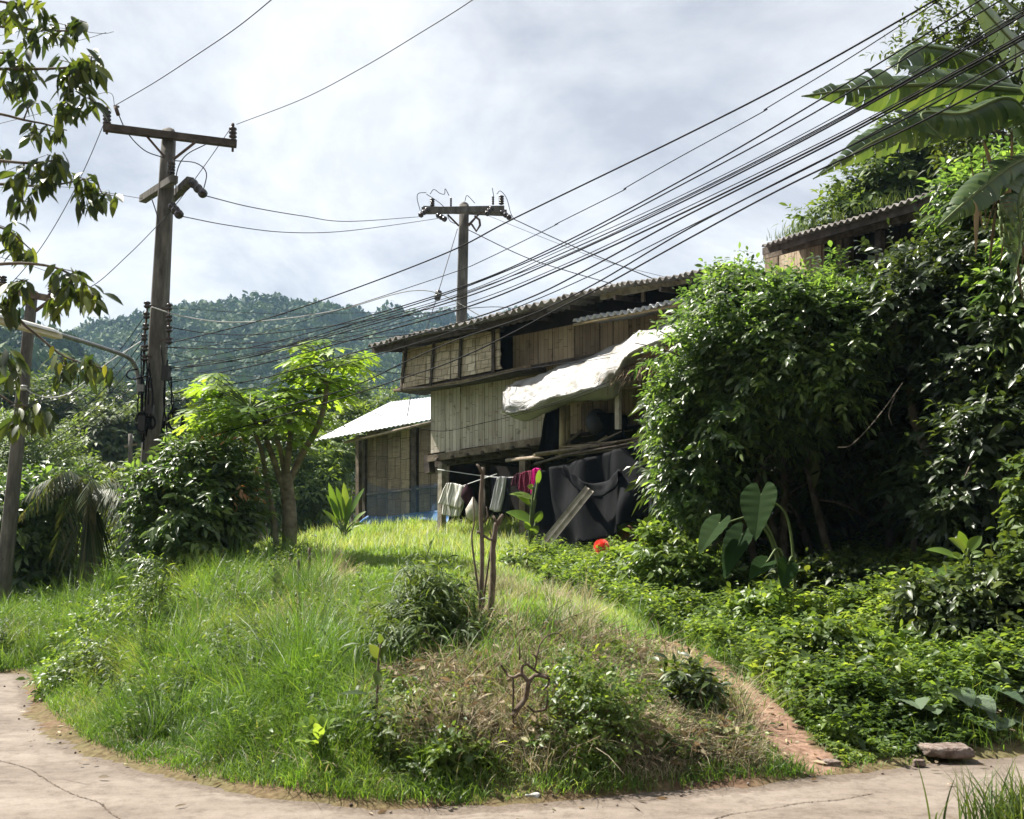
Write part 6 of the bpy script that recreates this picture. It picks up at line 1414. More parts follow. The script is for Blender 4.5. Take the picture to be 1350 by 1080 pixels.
leaf_plant('banana_sapling', 'clump of upright young banana leaves left of the bamboo hut', 'plant', 452, 27, [(455, 690, 440, 625, 9, (0, -.9, .4)), (458, 690, 452, 618, 10, (0, -.9, .4)), (462, 680, 485, 632, 9, (-.4, -.7, .5)), (465, 690, 486, 670, 8, (-.2, -.6, .8)), (450, 690, 425, 640, 8, (.3, -.8, .5)), (446, 695, 420, 665, 8, (.2, -.5, .8)), (455, 695, 466, 640, 8, (0, -.9, .3)), (463, 698, 482, 688, 10, (0, -.5, .8)), (445, 690, 430, 618, 9, (.2, -.9, .4))], 'canna', .03)
leaf_plant('broadleaf_plant', 'pale green broad-leaved plant at the right edge below the big bush', 'plant', 1272, 10.6, [(1268, 740, 1215, 722, 20, (0, -.5, .9)), (1272, 730, 1262, 690, 16, (.1, -.9, .4)), (1275, 728, 1246, 705, 15, (.1, -.8, .6)), (1276, 728, 1298, 700, 15, (-.2, -.8, .5)), (1270, 752, 1222, 762, 16, (0, -.6, .8)), (1278, 742, 1302, 752, 14, (0, -.6, .8)), (1272, 735, 1248, 735, 14, (0, -.6, .8)), (1280, 735, 1300, 728, 14, (0, -.6, .8))], 'canna', .016)
def heart(geo, c, D, N, L, W, rnd=.5):
    D = nrm(D); N = np.asarray(N, float); S = nrm(np.cross(D, N)); N = np.cross(S, D)
    ts = [-.28, -.2, -.1, 0, .12, .25, .4, .55, .7, .85, .95, 1.0]; ws = [.24, .36, .44, .49, .5, .48, .42, .34, .25, .13, .05, 0]; ins = [.14, .09, .04, 0, 0, 0, 0, 0, 0, 0, 0, 0]
    for sg in (1, -1):
        rows = []
        tt2 = np.sort(np.concatenate([ts, (np.array(ts[:-1]) + np.array(ts[1:])) / 2, .75 * np.array(ts[:-1]) + .25 * np.array(ts[1:])])); 
        for t, w, i0 in zip(tt2, np.interp(tt2, ts, ws), np.interp(tt2, ts, ins)):
            row = []
            for k in range(5):
                u = i0 + (w - i0) * k / 4; row.append(c + D * L * t + S * sg * u * W + N * (.25 * u * W + .013 * L * math.sin(t * 34) * k / 4) - np.array([0, 0, 1.]) * .12 * L * max(t, 0) ** 2)
            rows.append(row)
        geo.grid(rows if sg > 0 else [r_[::-1] for r_ in rows], rnd=rnd)
eb = ground_at(1046, 12.4)
ee_ = thing('elephant_ear_plant', 'elephant ear plant with huge heart-shaped leaves in front of the big bush', 'plant', eb); YE = eb[1]
for (cx, cy, tx, ty, W, N, bend) in ((1003, 652, 995, 712, 46, (-.55, -.75, .3), (1040, 690)), (948, 690, 918, 730, 34, (-.5, -.6, .7), (1010, 692)), (978, 705, 952, 762, 36, (-.3, -.5, .8), (1012, 704)), (1038, 745, 1030, 775, 26, (.3, -.6, .6), (1046, 740)), (1010, 742, 985, 762, 26, (0, -.5, .8), (1030, 728))):
    c = P(cx, cy, YE - .1); tp_ = P(tx, ty, YE - .3); g_ = Geo(); heart(g_, c, tp_ - c, N, np.linalg.norm(tp_ - c) * .92, W * YE / FPX * 1.1, random.random()); part('leaf', g_, M['colocasia'], ee_, smooth=True)
    s = Geo(); s.tube(catmull([eb - [0, 0, .05], P(*bend, YE), c], 8), np.linspace(.022, .01, 17), 7); part('stalk', s, M['stem'], ee_, smooth=True)
# round red flower
fb = ground_at(792, 17.7); fc = P(793, 721, 17.7); fb[2] = min(fb[2], fc[2] - .2)
fl = thing('ball_flower', 'round red ball-shaped flower head in the weeds below the leaning board', 'flower', fb)
g_ = Geo(); n = 900; d = nrm(rng.normal(size=(n, 3))); g_.leaves(fc + d * .05, d + rng.normal(size=(n, 3)) * .15, np.roll(d, 1, axis=1), .095, .016, k=2, droop=0.0); part('petals', g_, M['flower'], fl)
g_ = Geo(); g_.tube([fb - [0, 0, .05], fc], .012, 6); part('stem', g_, M['stem'], fl)
clump('green_rosette', 'upright pale green rosette just right of the red ball flower', 'plant', np.array([*P(820, 722, 19.2)[:2], H1(*P(820, 722, 19.2)[:2])]), 9, .4, .09, 'canna', (.1, .6), .15, 5)
# yellow-green seedling clump, rosette and single leaves on the bank
clump('seedling_clump', 'yellow-green broad seedling low on the roadside bank', 'plant', G(424, 1000) + np.array([0, -.1, .06]), 16, .22, .075, 'canna', (.2, 1.1), .3, 6, .12)
clump('green_rosette', 'light green rosette near the sticks below the papaya tree', 'plant', G(374, 800) + np.array([0, -.1, .1]), 11, .4, .08, 'paleleaf', (.3, 1.2), .35, 7, .12)
t = G(348, 752) + np.array([0, -.2, .22]); g_ = Geo(); paddle(g_, t, P(308, 722, t[1]) - t, (0, -.6, .8), .68, .15, .05); solo('fallen_banana_leaf', g_, M['banana'], 'single long leaf blade lying on the grass left of the papaya trunk', 'leaf')
# tall weed with big leaves
wb = G(493, 975); Yw = wb[1]; wt_ = thing('tall_weed', 'tall thin weed with a few large pale leaves on the bank', 'weed', wb)
g_ = Geo(); g_.tube(catmull([wb, P(497, 920, Yw), P(499, 870, Yw), P(503, 840, Yw)], 6), np.linspace(.012, .006, 19), 6); part('stem', g_, M['stick'], wt_)
for x0, y0, x1, y1, w, N in ((500, 868, 486, 846, 14, (.3, -.8, .4)), (502, 866, 512, 850, 15, (-.3, -.7, .6)), (498, 882, 498, 902, 12, (0, -.8, .5)), (486, 915, 448, 910, 10, (0, -.4, .9)), (503, 850, 500, 832, 8, (.2, -.9, .2)), (496, 930, 478, 952, 8, (0, -.7, .6))):
    g_ = Geo(); a, b = P(x0, y0, Yw), P(x1, y1, Yw - .05); paddle(g_, a, b - a, N, np.linalg.norm(b - a), w * Yw / FPX, .12); part('leaf', g_, M['midleaf'], wt_)
# bamboo-grass bush left of the stakes
bgb = G(560, 860); BG = [ell_px(*e) for e in ((565, 800, bgb[1] + .3, 42, 42), (535, 840, bgb[1], 44, 34), (590, 830, bgb[1] + .2, 42, 34), (560, 760, bgb[1] + .5, 16, 20), (610, 850, bgb[1], 28, 24))]
bgt = thing('bamboo_grass', 'dense clump of dark bamboo-like grass left of the stakes', 'bush', bgb)
g_ = Geo(); twigs(g_, BG, 760, twig=.22, nl=7, L=.13, W=.017, droop=.5, shell=.8, seed=70, up=.5, hang=.35); part('leaves', g_, M['midleaf'], bgt)
g_ = Geo()
for k in range(24): g_.tube(catmull([bgb + [random.uniform(-.2, .2), random.uniform(-.1, .2), -.05], BG[k % 5][0] + rng.normal(size=3) * .08 - [0, 0, .1], BG[k % 5][0] + rng.normal(size=3) * .15 + [0, 0, .08]], 4), .005, 5)
part('stem', g_, M['stem'], bgt)
# leafy weeds on the mound
def weed_bush(label, ells, n, mat, L, W, seed, twig=.16, base_px=None):
    b0 = G(*base_px); ee = [ell_px(x, y, b0[1] + dy, rx_, ry_) for x, y, dy, rx_, ry_ in ells]; t = thing('weed_bush', label, 'weed', b0)
    g_ = Geo(); limbs(g_, b0, ee, .008, seed, 3); part('stem', g_, M['stem'], t); g_ = Geo(); twigs(g_, ee, n, twig=twig, nl=6, L=L, W=W, shell=.85, seed=seed, up=.5); part('leaves', g_, M[mat], t)
GW = 'leafy weeds on the banks'
weed_bush('bright leafy weed bush on the mound right of the bare dead branch', [(770, 930, .1, 45, 50), (800, 960, 0, 42, 45), (760, 890, .2, 28, 34), (820, 920, .2, 30, 40), (740, 980, -.1, 40, 34)], 560, 'cover', .05, .026, 81, base_px=(775, 985))
weed_bush('dark wilted weed at the left side of the dirt path', [(905, 900, 0, 26, 28), (890, 930, 0, 26, 26), (915, 925, 0, 20, 24)], 240, 'darkleaf', .11, .03, 82, base_px=(905, 945))
weed_bush('feathery upright weed at the left end of the bank', [(203, 765, 0, 16, 30), (195, 800, 0, 24, 26), (210, 815, -.2, 20, 26)], 240, 'cover', .1, .018, 83, .25, base_px=(205, 855))
weed_bush('dark round weed low at the left end of the bank', [(100, 880, 0, 36, 20), (85, 900, -.2, 30, 16), (130, 865, .1, 30, 20)], 300, 'cover', .075, .034, 84, .16, base_px=(100, 905))
weed_bush('small-leaved weed on the bank between seedling and bare branch', [(600, 1000, 0, 24, 18), (575, 1010, 0, 18, 14)], 120, 'cover', .07, .04, 85, base_px=(595, 1020))
weed_bush('sprawling weed at the left margin of the bank near the palm', [(150, 815, .2, 40, 24), (120, 845, 0, 34, 20), (170, 840, -.1, 30, 22)], 380, 'cover', .075, .034, 86, .18, base_px=(145, 860))
weed_bush('leafy weed bush below the elephant ear leaves', [(880, 740, 0, 40, 34), (920, 760, -.2, 40, 30), (864, 724, .3, 24, 26), (950, 775, -.2, 34, 24)], 700, 'cover', .13, .055, 87, .25, base_px=(900, 790))
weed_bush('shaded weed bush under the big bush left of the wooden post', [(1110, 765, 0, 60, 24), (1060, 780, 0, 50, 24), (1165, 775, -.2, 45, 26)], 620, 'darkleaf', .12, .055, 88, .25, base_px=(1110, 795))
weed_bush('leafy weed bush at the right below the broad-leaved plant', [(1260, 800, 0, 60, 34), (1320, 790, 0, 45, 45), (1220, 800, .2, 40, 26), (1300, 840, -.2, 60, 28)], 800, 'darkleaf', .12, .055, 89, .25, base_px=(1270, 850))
weed_bush('sunlit weed clump in the middle of the right slope', [(1010, 800, 0, 34, 20), (1040, 815, 0, 34, 18), (985, 812, 0, 24, 16)], 330, 'cover', .11, .055, 90, .22, base_px=(1015, 830))
weed_bush('sunlit weed clump right of the dirt path near the soil patch', [(1090, 850, 0, 40, 22), (1130, 862, 0, 34, 20), (1180, 870, 0, 34, 20), (1060, 862, 0, 26, 16)], 460, 'cover', .11, .055, 91, .2, base_px=(1115, 885))
weed_bush('low weeds at the foot of the black net', [(680, 744, 0, 14, 10), (790, 758, -.2, 30, 12), (830, 746, 0, 34, 16)], 260, 'cover', .14, .06, 92, .25, base_px=(740, 765))
weed_bush('vine-like weed climbing at the right edge of the picture', [(1352, 640, 0, 16, 40), (1350, 700, 0, 16, 50), (1350, 760, 0, 20, 40)], 260, 'midleaf', .1, .065, 93, .16, base_px=(1340, 830))
# squash-like big leaves lower right
sq = G(1285, 935); sqt = thing('squash_vine', 'sprawling vine with big round grey-green leaves at the lower right', 'vine', sq); g_ = Geo(); s = Geo()
for (x, y, w) in ((1205, 925, 34), (1228, 932, 36), (1262, 912, 38), (1285, 925, 40), (1312, 910, 44), (1335, 920, 40), (1300, 885, 38), (1265, 880, 34), (1330, 880, 40), (1345, 900, 36), (1245, 895, 26), (1318, 948, 34), (1290, 955, 28), (1345, 950, 34), (1235, 955, 22), (1345, 860, 34), (1275, 865, 26)):
    g_ = Geo(); s = Geo(); b_ = G(x, y + 22); c = P(x, y, b_[1]); c[2] = max(c[2], b_[2] + .08); heart(g_, c, np.array([random.uniform(-.8, .8), -1, random.uniform(-.35, .1)]), (random.uniform(-.3, .3), -.25, 1), w * b_[1] / FPX * .9, w * b_[1] / FPX * 1.05, random.random()); s.tube(catmull([b_ - [0, 0, .05], (b_ + c) / 2 + [.02, 0, 0], c], 4), .006, 5)
    lf = part('leaf', g_, M['squash'], sqt, smooth=True); part('stalk', s, M['stem'], lf)
# bare dead shrub on the mound
db = G(683, 950); Yd = db[1] - .22; dt = thing('dead_branch', 'bare twisted dead branch standing on the dry mound', 'branch', db); g_ = Geo()
for pts_, r0, r1 in (([(676, 945), (682, 935), (693, 920), (697, 900), (705, 890)], .018, .011), ([(697, 900), (688, 890), (676, 893), (668, 888), (660, 876)], .012, .005), ([(705, 890), (716, 892), (724, 896), (722, 904), (716, 910)], .011, .004), ([(688, 890), (688, 880), (695, 876), (704, 882), (707, 868), (702, 862)], .009, .004), ([(695, 876), (710, 887), (725, 892)], .008, .004),
                     ([(676, 893), (677, 910), (676, 940), (677, 960)], .007, .005), ([(720, 935), (705, 938), (695, 930)], .01, .005), ([(707, 868), (712, 850), (722, 838), (735, 835), (742, 840)], .006, .002), ([(686, 945), (688, 965), (685, 985)], .007, .004), ([(720, 935), (722, 915), (718, 905)], .006, .003), ([(685, 870), (685, 850)], .006, .003)):
    q = catmull([P(x, y, Yd + .03 * math.sin(x)) for x, y in pts_], 5); g_.tube(q, np.linspace(r0, r1, len(q)) * 1.25, 6)
part('twigs', g_, M['deadwood'], dt)
d2 = G(607, 975); dt2 = thing('dead_branch', 'dark broken twig sticking up left of the bare dead branch', 'branch', d2); g_ = Geo()
for pts_, r0, r1 in (([(607, 985), (606, 960), (609, 940), (608, 928)], .012, .006), ([(608, 942), (618, 948), (632, 958)], .009, .004), ([(610, 950), (614, 962)], .006, .003), ([(606, 965), (598, 950)], .006, .003)):
    q = catmull([P(x, y, d2[1]) for x, y in pts_], 5); g_.tube(q, np.linspace(r0, r1, len(q)), 6)
part('twigs', g_, M['deadwood'], dt2)
# rock and stones
def rock(name, label, c, sx, sy, sz, mat, seed, cat='stone', group=None):
    r = np.random.default_rng(seed); g_ = Geo(); nu_, nv_ = 26, 14; U = np.linspace(0, 2 * PI, nu_); V = np.linspace(-PI / 2, PI / 2, nv_); pts = np.zeros((nu_, nv_, 3))
    for i, u in enumerate(U):
        for j, v in enumerate(V):
            d = np.array([math.cos(u) * math.cos(v), math.sin(u) * math.cos(v), math.sin(v)]); d = np.sign(d) * np.abs(d) ** .42
            k = 1 + .16 * wob(np.array(d[0] * 2.5 + seed), np.array(d[1] * 2.5 + d[2] * 2), 1.5, seed) + .05 * wob(np.array(d[0] * 8 + seed), np.array(d[1] * 8 + d[2] * 6), 1.5, seed + 1); pts[i, j] = c + d * k * [sx, sy, sz]
    pts[-1] = pts[0]; g_.grid(pts); return solo(name, g_, M[mat], label, cat, group=group)
rc = np.array([*flat(1248, 1000), .06]); rock('stone_block', 'flat reddish stone block lying at the road edge on the right', rc, .2, .12, .042, 'stone', 3)
for k, (x, y, s_, lab) in enumerate(((1212, 1008, .04, 'small stone just left of the reddish block'), (702, 1054, .045, 'pale stone at the foot of the bank'), (735, 1050, .03, 'small brown stone right of the pale stone'), (1095, 1012, .06, 'pale stone at the bottom of the dirt path'), (1160, 893, .09, 'orange lump of soil on the right slope'), (560, 1050, .03, 'flat pale pebble on the left roadside grass'))):
    p = G(x, y) if y < 1000 else np.array([*flat(x, y), .0]); rock('stone', lab, p + [0, 0, s_ * .3], s_, s_ * .8, s_ * .6, 'stone' if k != 1 else 'insulator_pale', 10 + k, group='stones at the roadside')
# red soil heaps
def heap(label, px, py, Y, wx, hz, seed):
    b0 = P(px, py, Y); z0 = H1(b0[0], b0[1]); s_ = Y / FPX; g_ = Geo(); n = 40; U = np.linspace(-1, 1, n); pts = np.zeros((n, n, 3))
    for i, u in enumerate(U):
        for j, v in enumerate(U):
            x = b0[0] + u * wx * s_; y = Y + v * wx * s_; rr = math.hypot(u, v); pts[i, j] = (x, y, H1(x, y) - .03 + hz * s_ * max(0, 1 - rr) ** .8 * (1 + .3 * float(wob(np.array(u * 6), np.array(v * 6), 1.5, seed))) - (.1 if rr > 1 else 0))
    g_.grid(pts); solo('soil_heap', g_, M['soil_red'], label, 'soil heap', smooth=True)
heap('reddish soil heap at the right foot of the black net', 825, 705, 20.3, 45, 34, 2); heap('brown soil heap at the foot of the leaning board', 716, 745, 19.6, 34, 18, 4)
# grass tuft in the near lower right corner
gt_ = np.array([*flat(1335, 1100), -.02]); tt_ = thing('grass_tuft', 'tall blurred green grass tuft in the lower right corner', 'grass tuft', gt_); g_ = Geo(); n = 300; B = gt_ + rng.normal(size=(n, 3)) * [.13, .12, 0]
g_.blades(B, rng.uniform(.22, .52, n), rng.uniform(.008, .016, n), rng.normal(size=(n, 3)) * [.4, .35, 0], k=6, rnd=rng.uniform(0, .8, n)); part('blades', g_, M['midleaf'], tt_)
# leaf litter on the road
lt_ = Geo(); n = 620; k = rng.random(n); x = rng.uniform(-5, 4.2, n); y = rng.uniform(5.5, 12, n); fdv = footdist(x, y); ok = (fdv < -.02) & ((fdv > -.35) | (rng.random(n) < .12)); x, y = x[ok], y[ok]; n = len(x)
a = rng.uniform(0, 6.28, n); lt_.leaves(np.stack([x, y, np.full(n, .0)], -1), np.stack([np.cos(a), np.sin(a), .1 + 0 * a], -1), np.array([0, 0, 1.0]) + rng.normal(size=(n, 3)) * .3, rng.uniform(.03, .1, n), rng.uniform(.015, .04, n), k=3, droop=.05)
mass('leaf_litter', lt_, M['brush'], 'stuff', 'dry leaf scraps on the road along the bank')

gv = Geo(); n = 2600; x = rng.uniform(-6.5, 4.6, n); y = rng.uniform(5.6, 13.5, n); fdv = footdist(x, y); ok = (fdv < .02) & (fdv > -1.2) & (rng.random(n) < np.exp(fdv / .16) + .03); x, y = x[ok], y[ok]
for a, b in zip(x, y):
    s_ = .004 + .016 * rng.random() ** 2.5; z = max(-.018 + .012 * float(wob(np.array(a), np.array(b), .5, 9)), H1(a, b)); d = nrm(rng.normal(size=(6, 3))) * 0
    v = np.array([[1, 0, 0], [-1, 0, 0], [0, 1, 0], [0, -1, 0], [0, 0, .7], [0, 0, -.5]]) * s_ * rng.uniform(.6, 1.3, (6, 1)) + [a, b, z + s_ * .3]
    gv.add(v, tris=[(0, 2, 4), (2, 1, 4), (1, 3, 4), (3, 0, 4), (2, 0, 5), (1, 2, 5), (3, 1, 5), (0, 3, 5)])
mass('gravel', gv, M['stone'], 'stuff', 'loose grit and pebbles along the road edge')
# ------------------------------------------------------------------ grass and ground cover (uncountable)
def scatter(x0, x1, y0, y1, dens, seed, fall=1.0):
    """points over a world rectangle; density per square metre at 8 m, thinner with distance"""
    r = np.random.default_rng(seed); n = int((x1 - x0) * (y1 - y0) * dens)
    x = r.uniform(x0, x1, n); y = r.uniform(y0, y1, n); keep = r.random(n) < np.clip((8 / np.maximum(y, 1)) ** fall, 0, 1)
    x, y = x[keep], y[keep]; z = H(x, y); px, py = project(np.stack([x, y, z], -1))
    ok = (px > -300) & (px < 1850) & (py < 1200) & (footdist(x, y) > -.07)
    x, y, z, px, py = x[ok], y[ok], z[ok], px[ok], py[ok]
    return np.stack([x, y, z], -1), px, py
def zone(px, py, y, jit=7):
    w = wob(px / 30, py / 18, 1.2, 55) * jit
    path = inpoly(px + w * .6, py + w * .6, PATH_PX); dry = inpoly(px + w * 2, py + w * 2, DRY_PX); dry2 = inpoly(px + w * 2, py + w * 2, DRY2_PX); right = inpoly(px + w, py + w, RIGHT_PX) & (y < 24); lawn = inpoly(px + w, py + w, LAWN_PX) | ((y > 17) & (y < 30) & ~right)
    return path, dry & ~path, dry2, right & ~path, lawn & ~path & ~right
r_ = np.random.default_rng(5)
def tall(pts): return np.clip(1 + .5 * wob(pts[:, 0], pts[:, 1], 2.2, 61) + .4 * wob(pts[:, 0], pts[:, 1], 6, 62), .25, 2.1)
# bank grass
B, px, py = scatter(-12, 8, 5.8, 20, 3600, 1, 1.35); pa, dr, d2, ri, la = zone(px, py, B[:, 1]); fd = footdist(B[:, 0], B[:, 1])
keep = ~pa & ~ri & ~la & (r_.random(len(B)) < np.where(dr, .2, np.where(d2, .5, 1.0))) & (r_.random(len(B)) < np.clip(fd / .06 + .5, 0, 1)); B = B[keep]; fd = fd[keep]; d2k = d2[keep]; n = len(B); h_ = tall(B)
L = r_.uniform(.13, .38, n) * h_ * np.clip(.4 + fd * .8, .35, 1.15) * (1 + .3 * (B[:, 0] < -4)); tuft = wob(B[:, 0], B[:, 1], 7, 63)
lean = r_.normal(size=(n, 3)) * .62 + np.stack([.3 * wob(B[:, 0], B[:, 1], 3, 64), -.15 + .3 * wob(B[:, 0], B[:, 1], 3, 65), 0 * tuft], -1); lean[:, 2] = 0
tone = np.clip(.42 + .22 * wob(B[:, 0], B[:, 1], 1.6, 66) + r_.normal(size=n) * .17 + .05 * (fd > 1.5) + .3 * d2k * r_.random(n), 0, 1)
g_ = Geo(); g_.blades(B, L, r_.uniform(.004, .009, n), lean, k=4, rnd=tone); mass('grass', g_, M['grass'], 'stuff', 'tall green grass covering the roadside bank')
print('bank blades', n)
# far grass beyond the road at left
B, px, py = scatter(-22, -6.5, 13, 26, 700, 2, 1.0); pa, dr, d2, ri, la = zone(px, py, B[:, 1]); keep = px < 150; B = B[keep]; n = len(B)
g_ = Geo(); g_.blades(B, r_.uniform(.12, .3, n) * tall(B), r_.uniform(.008, .016, n), r_.normal(size=(n, 3)) * [.35, .35, 0], rnd=np.clip(.35 + .2 * wob(B[:, 0], B[:, 1], 1.2, 70) + r_.normal(size=n) * .15, 0, 1)); mass('verge_grass', g_, M['lawn'], 'stuff', 'grass verge on the far side of the road at the left')
# lawn
B, px, py = scatter(-9, 7, 8, 34, 2300, 3, 1.15); pa, dr, d2, ri, la = zone(px, py, B[:, 1]); keep = la | ((B[:, 1] > 24)); keep &= ~pa; B = B[keep]; n = len(B); far = np.clip((B[:, 1] - 20) / 8, 0, 1)
L = r_.uniform(.05, .17, n) * tall(B) * (1 + .6 * far); g_ = Geo(); g_.blades(B, L, r_.uniform(.005, .010, n) * (1 + B[:, 1] / 14), r_.normal(size=(n, 3)) * [.5, .5, 0], rnd=np.clip(.35 + .25 * wob(B[:, 0], B[:, 1], 1.1, 71) + .15 * wob(B[:, 0], B[:, 1], 4, 72) + r_.normal(size=n) * .16 + .15 * far, 0, 1)); mass('lawn_grass', g_, M['lawn'], 'stuff', 'short yellow-green grass on the slope before the house')
print('lawn', n)
# seed heads near the house
B, px, py = scatter(-6, 3, 18, 30, 90, 31, .0); keep = (px > 380) & (px < 720); B = B[keep]; n = len(B); g_ = Geo(); g_.blades(B, r_.uniform(.2, .5, n), np.full(n, .014), r_.normal(size=(n, 3)) * [.3, .3, 0], rnd=np.clip(.75 + r_.normal(size=n) * .2, 0, 1)); mass('seed_grass', g_, M['lawn'], 'stuff', 'pale seeding grass stalks in front of the stilt house')
# dry grass
B, px, py = scatter(-8, 5, 6, 20, 3200, 4, 1.2); pa, dr, d2, ri, la = zone(px, py, B[:, 1]); keep = (dr & (r_.random(len(B)) < .9)) | (d2 & (r_.random(len(B)) < .55)) | (~pa & ~ri & ~la & (r_.random(len(B)) < .06)); keep &= footdist(B[:, 0], B[:, 1]) > .1; B = B[keep]; n = len(B)
lean = r_.normal(size=(n, 3)) * .8; lean[:, 2] = -.1 * r_.random(n); L = r_.uniform(.08, .28, n) * tall(B); g_ = Geo(); g_.blades(B, L, r_.uniform(.004, .008, n), lean, k=4, rnd=r_.random(n)); mass('dry_grass', g_, M['dry'], 'stuff', 'dry straw-coloured grass on the mound')
print('dry', n)
# dead brush and cut stalks on the mound
B, px, py = scatter(-2.5, 3, 6.3, 11, 480, 6, .5); w = wob(px / 25, py / 18, 1.3, 80); keep = inpoly(px + w * 8, py + w * 8, [(660, 832), (760, 838), (880, 860), (945, 930), (1000, 1005), (900, 1024), (760, 1010), (620, 1000), (540, 975), (520, 920), (600, 870)]); B = B[keep]; n = len(B)
a = r_.uniform(0, 6.28, n); el = r_.uniform(-.2, .8, n); D = np.stack([np.cos(a) * np.cos(el), np.sin(a) * np.cos(el), np.sin(el)], -1); B = B + np.stack([0 * a, 0 * a, r_.uniform(.0, .16, n)], -1)
g_ = Geo(); g_.leaves(B, D, r_.normal(size=(n, 3)), r_.uniform(.04, .13, n), r_.uniform(.012, .05, n), k=3, droop=.3)
for i in range(0, n, 3):
    p = B[i]; q = p + D[i] * r_.uniform(.1, .35); g_.tube([p - D[i] * .05, (p + q) / 2 + r_.normal(size=3) * .02, q], [.004, .0035, .002], 4, rnd=r_.random() * .6, cap=False)
mass('dead_brush', g_, M['brush'], 'stuff', 'cut dead stalks and curled brown leaves on the mound')
# leafy ground cover at right
B, px, py = scatter(-1, 14, 6.8, 24, 900, 7, 1.0); pa, dr, d2, ri, la = zone(px, py, B[:, 1]); fdv = footdist(B[:, 0], B[:, 1]); keep = ri & (fdv > .06) & ~inpoly(px + 10, py + 4, PATH_PX) & ~inpoly(px - 8, py, PATH_PX); keep &= ~(inpoly(px, py, [(1120, 885), (1175, 880), (1180, 905), (1130, 910)]) & (r_.random(len(B)) < .8)); keep &= (wob(B[:, 0], B[:, 1], 2.3, 97) > -.62) | (r_.random(len(B)) < .15); B = B[keep]; n = len(B); h_ = tall(B) * np.clip(.5 + footdist(B[:, 0], B[:, 1]) * .5, .5, 1.2)
g_ = Geo(); nl = 9
st = r_.uniform(.06, .26, n) * h_; ld = r_.normal(size=(n, 3)) * [.25, .25, 0] + [0, 0, 1]; ld = nrm(ld)
t = (np.arange(nl) + 1) / nl; LB = B[:, None] + ld[:, None] * (st[:, None] * t)[..., None]; a = np.arange(nl)[None] * 2.4 + r_.uniform(0, 6.28, (n, 1)); LD = np.stack([np.cos(a), np.sin(a), .25 + 0 * a], -1) + r_.normal(size=(n, nl, 3)) * .25
LL = r_.uniform(.03, .075, (n, nl)) * (.7 + .5 * h_[:, None]); tone = np.clip(.45 + .25 * wob(B[:, 0], B[:, 1], 2.5, 90)[:, None] + r_.normal(size=(n, nl)) * .2, 0, 1)
g_.leaves(LB.reshape(-1, 3), LD.reshape(-1, 3), np.array([0, 0, 1.]) + r_.normal(size=(n * nl, 3)) * .3, LL.ravel(), LL.ravel() * .52, k=3, droop=.3, rnd=tone.ravel()); mass('ground_cover', g_, M['cover'], 'stuff', 'leafy green weeds carpeting the slope on the right')
print('cover plants', n)
# grass between the cover leaves and on the path edge
B, px, py = scatter(-1, 12, 6.6, 20, 900, 8, 1.2); pa, dr, d2, ri, la = zone(px, py, B[:, 1]); keep = (ri & (r_.random(len(B)) < .7)) | (pa & (r_.random(len(B)) < .03)); B = B[keep]; n = len(B)
g_ = Geo(); g_.blades(B, r_.uniform(.07, .24, n) * tall(B), r_.uniform(.005, .01, n), r_.normal(size=(n, 3)) * [.45, .45, 0], rnd=np.clip(r_.normal(size=n) * .2 + .5, 0, 1)); mass('slope_grass', g_, M['grass'], 'stuff', 'grass blades between the weeds on the right slope')
# broad low weeds mixed in the bank
B, px, py = scatter(-9, 3, 6.4, 18, 50, 9, .8); pa, dr, d2, ri, la = zone(px, py, B[:, 1]); w = wob(B[:, 0], B[:, 1], 1.8, 95); keep = ~pa & ~ri & ~la & ~dr & (w > -.1) & (footdist(B[:, 0], B[:, 1]) > .15); B = B[keep]; n = len(B)
g_ = Geo(); nl = 10; h_ = tall(B); st = r_.uniform(.1, .36, n) * h_; t = (np.arange(nl) + 2) / (nl + 1); LB = B[:, None] + np.array([0, 0, 1.]) * (st[:, None] * t)[..., None] + r_.normal(size=(n, nl, 3)) * .02; a = np.arange(nl)[None] * 2.4 + r_.uniform(0, 6.28, (n, 1)); LD = np.stack([np.cos(a), np.sin(a), .2 + 0 * a], -1); LL = r_.uniform(.03, .075, (n, nl))
g_.leaves(LB.reshape(-1, 3), LD.reshape(-1, 3), np.array([0, 0, 1.]) + r_.normal(size=(n * nl, 3)) * .3, LL.ravel(), LL.ravel() * .4, k=3, droop=.35); mass('bank_weeds', g_, M['cover'], 'stuff', 'small leafy weeds mixed into the roadside grass')

# tussocks: fountains of longer blades that make the bank rough
def tussocks(cent, nb, Lr, Wr, spread, lean_s, mat, name, label, tone0=.35, seed=0):
    r = np.random.default_rng(seed); G_ = Geo(); m = len(cent); sz = r.uniform(.55, 1.35, m)
    idx = np.repeat(np.arange(m), nb); n = len(idx); a = r.uniform(0, 6.28, n); rr = np.sqrt(r.random(n)) * spread * sz[idx]
    B = cent[idx] + np.stack([np.cos(a) * rr, np.sin(a) * rr, 0 * a], -1); B[:, 2] = H(B[:, 0], B[:, 1])
    out = np.stack([np.cos(a), np.sin(a), 0 * a], -1); tone = np.clip(tone0 + (r.random(m)[idx] - .5) * .5 + r.normal(size=n) * .13, 0, 1)
    wind = nrm(r.normal(size=(m, 3)) * [1, 1, 0])[idx] * .35
    G_.blades(B, r.uniform(*Lr, n) * sz[idx], r.uniform(*Wr, n), out * (r.uniform(.1, 1.0, n) * lean_s)[:, None] + wind + r.normal(size=(n, 3)) * [.25, .25, 0], k=5, rnd=tone)
    mass(name, G_, M[mat], 'stuff', label)
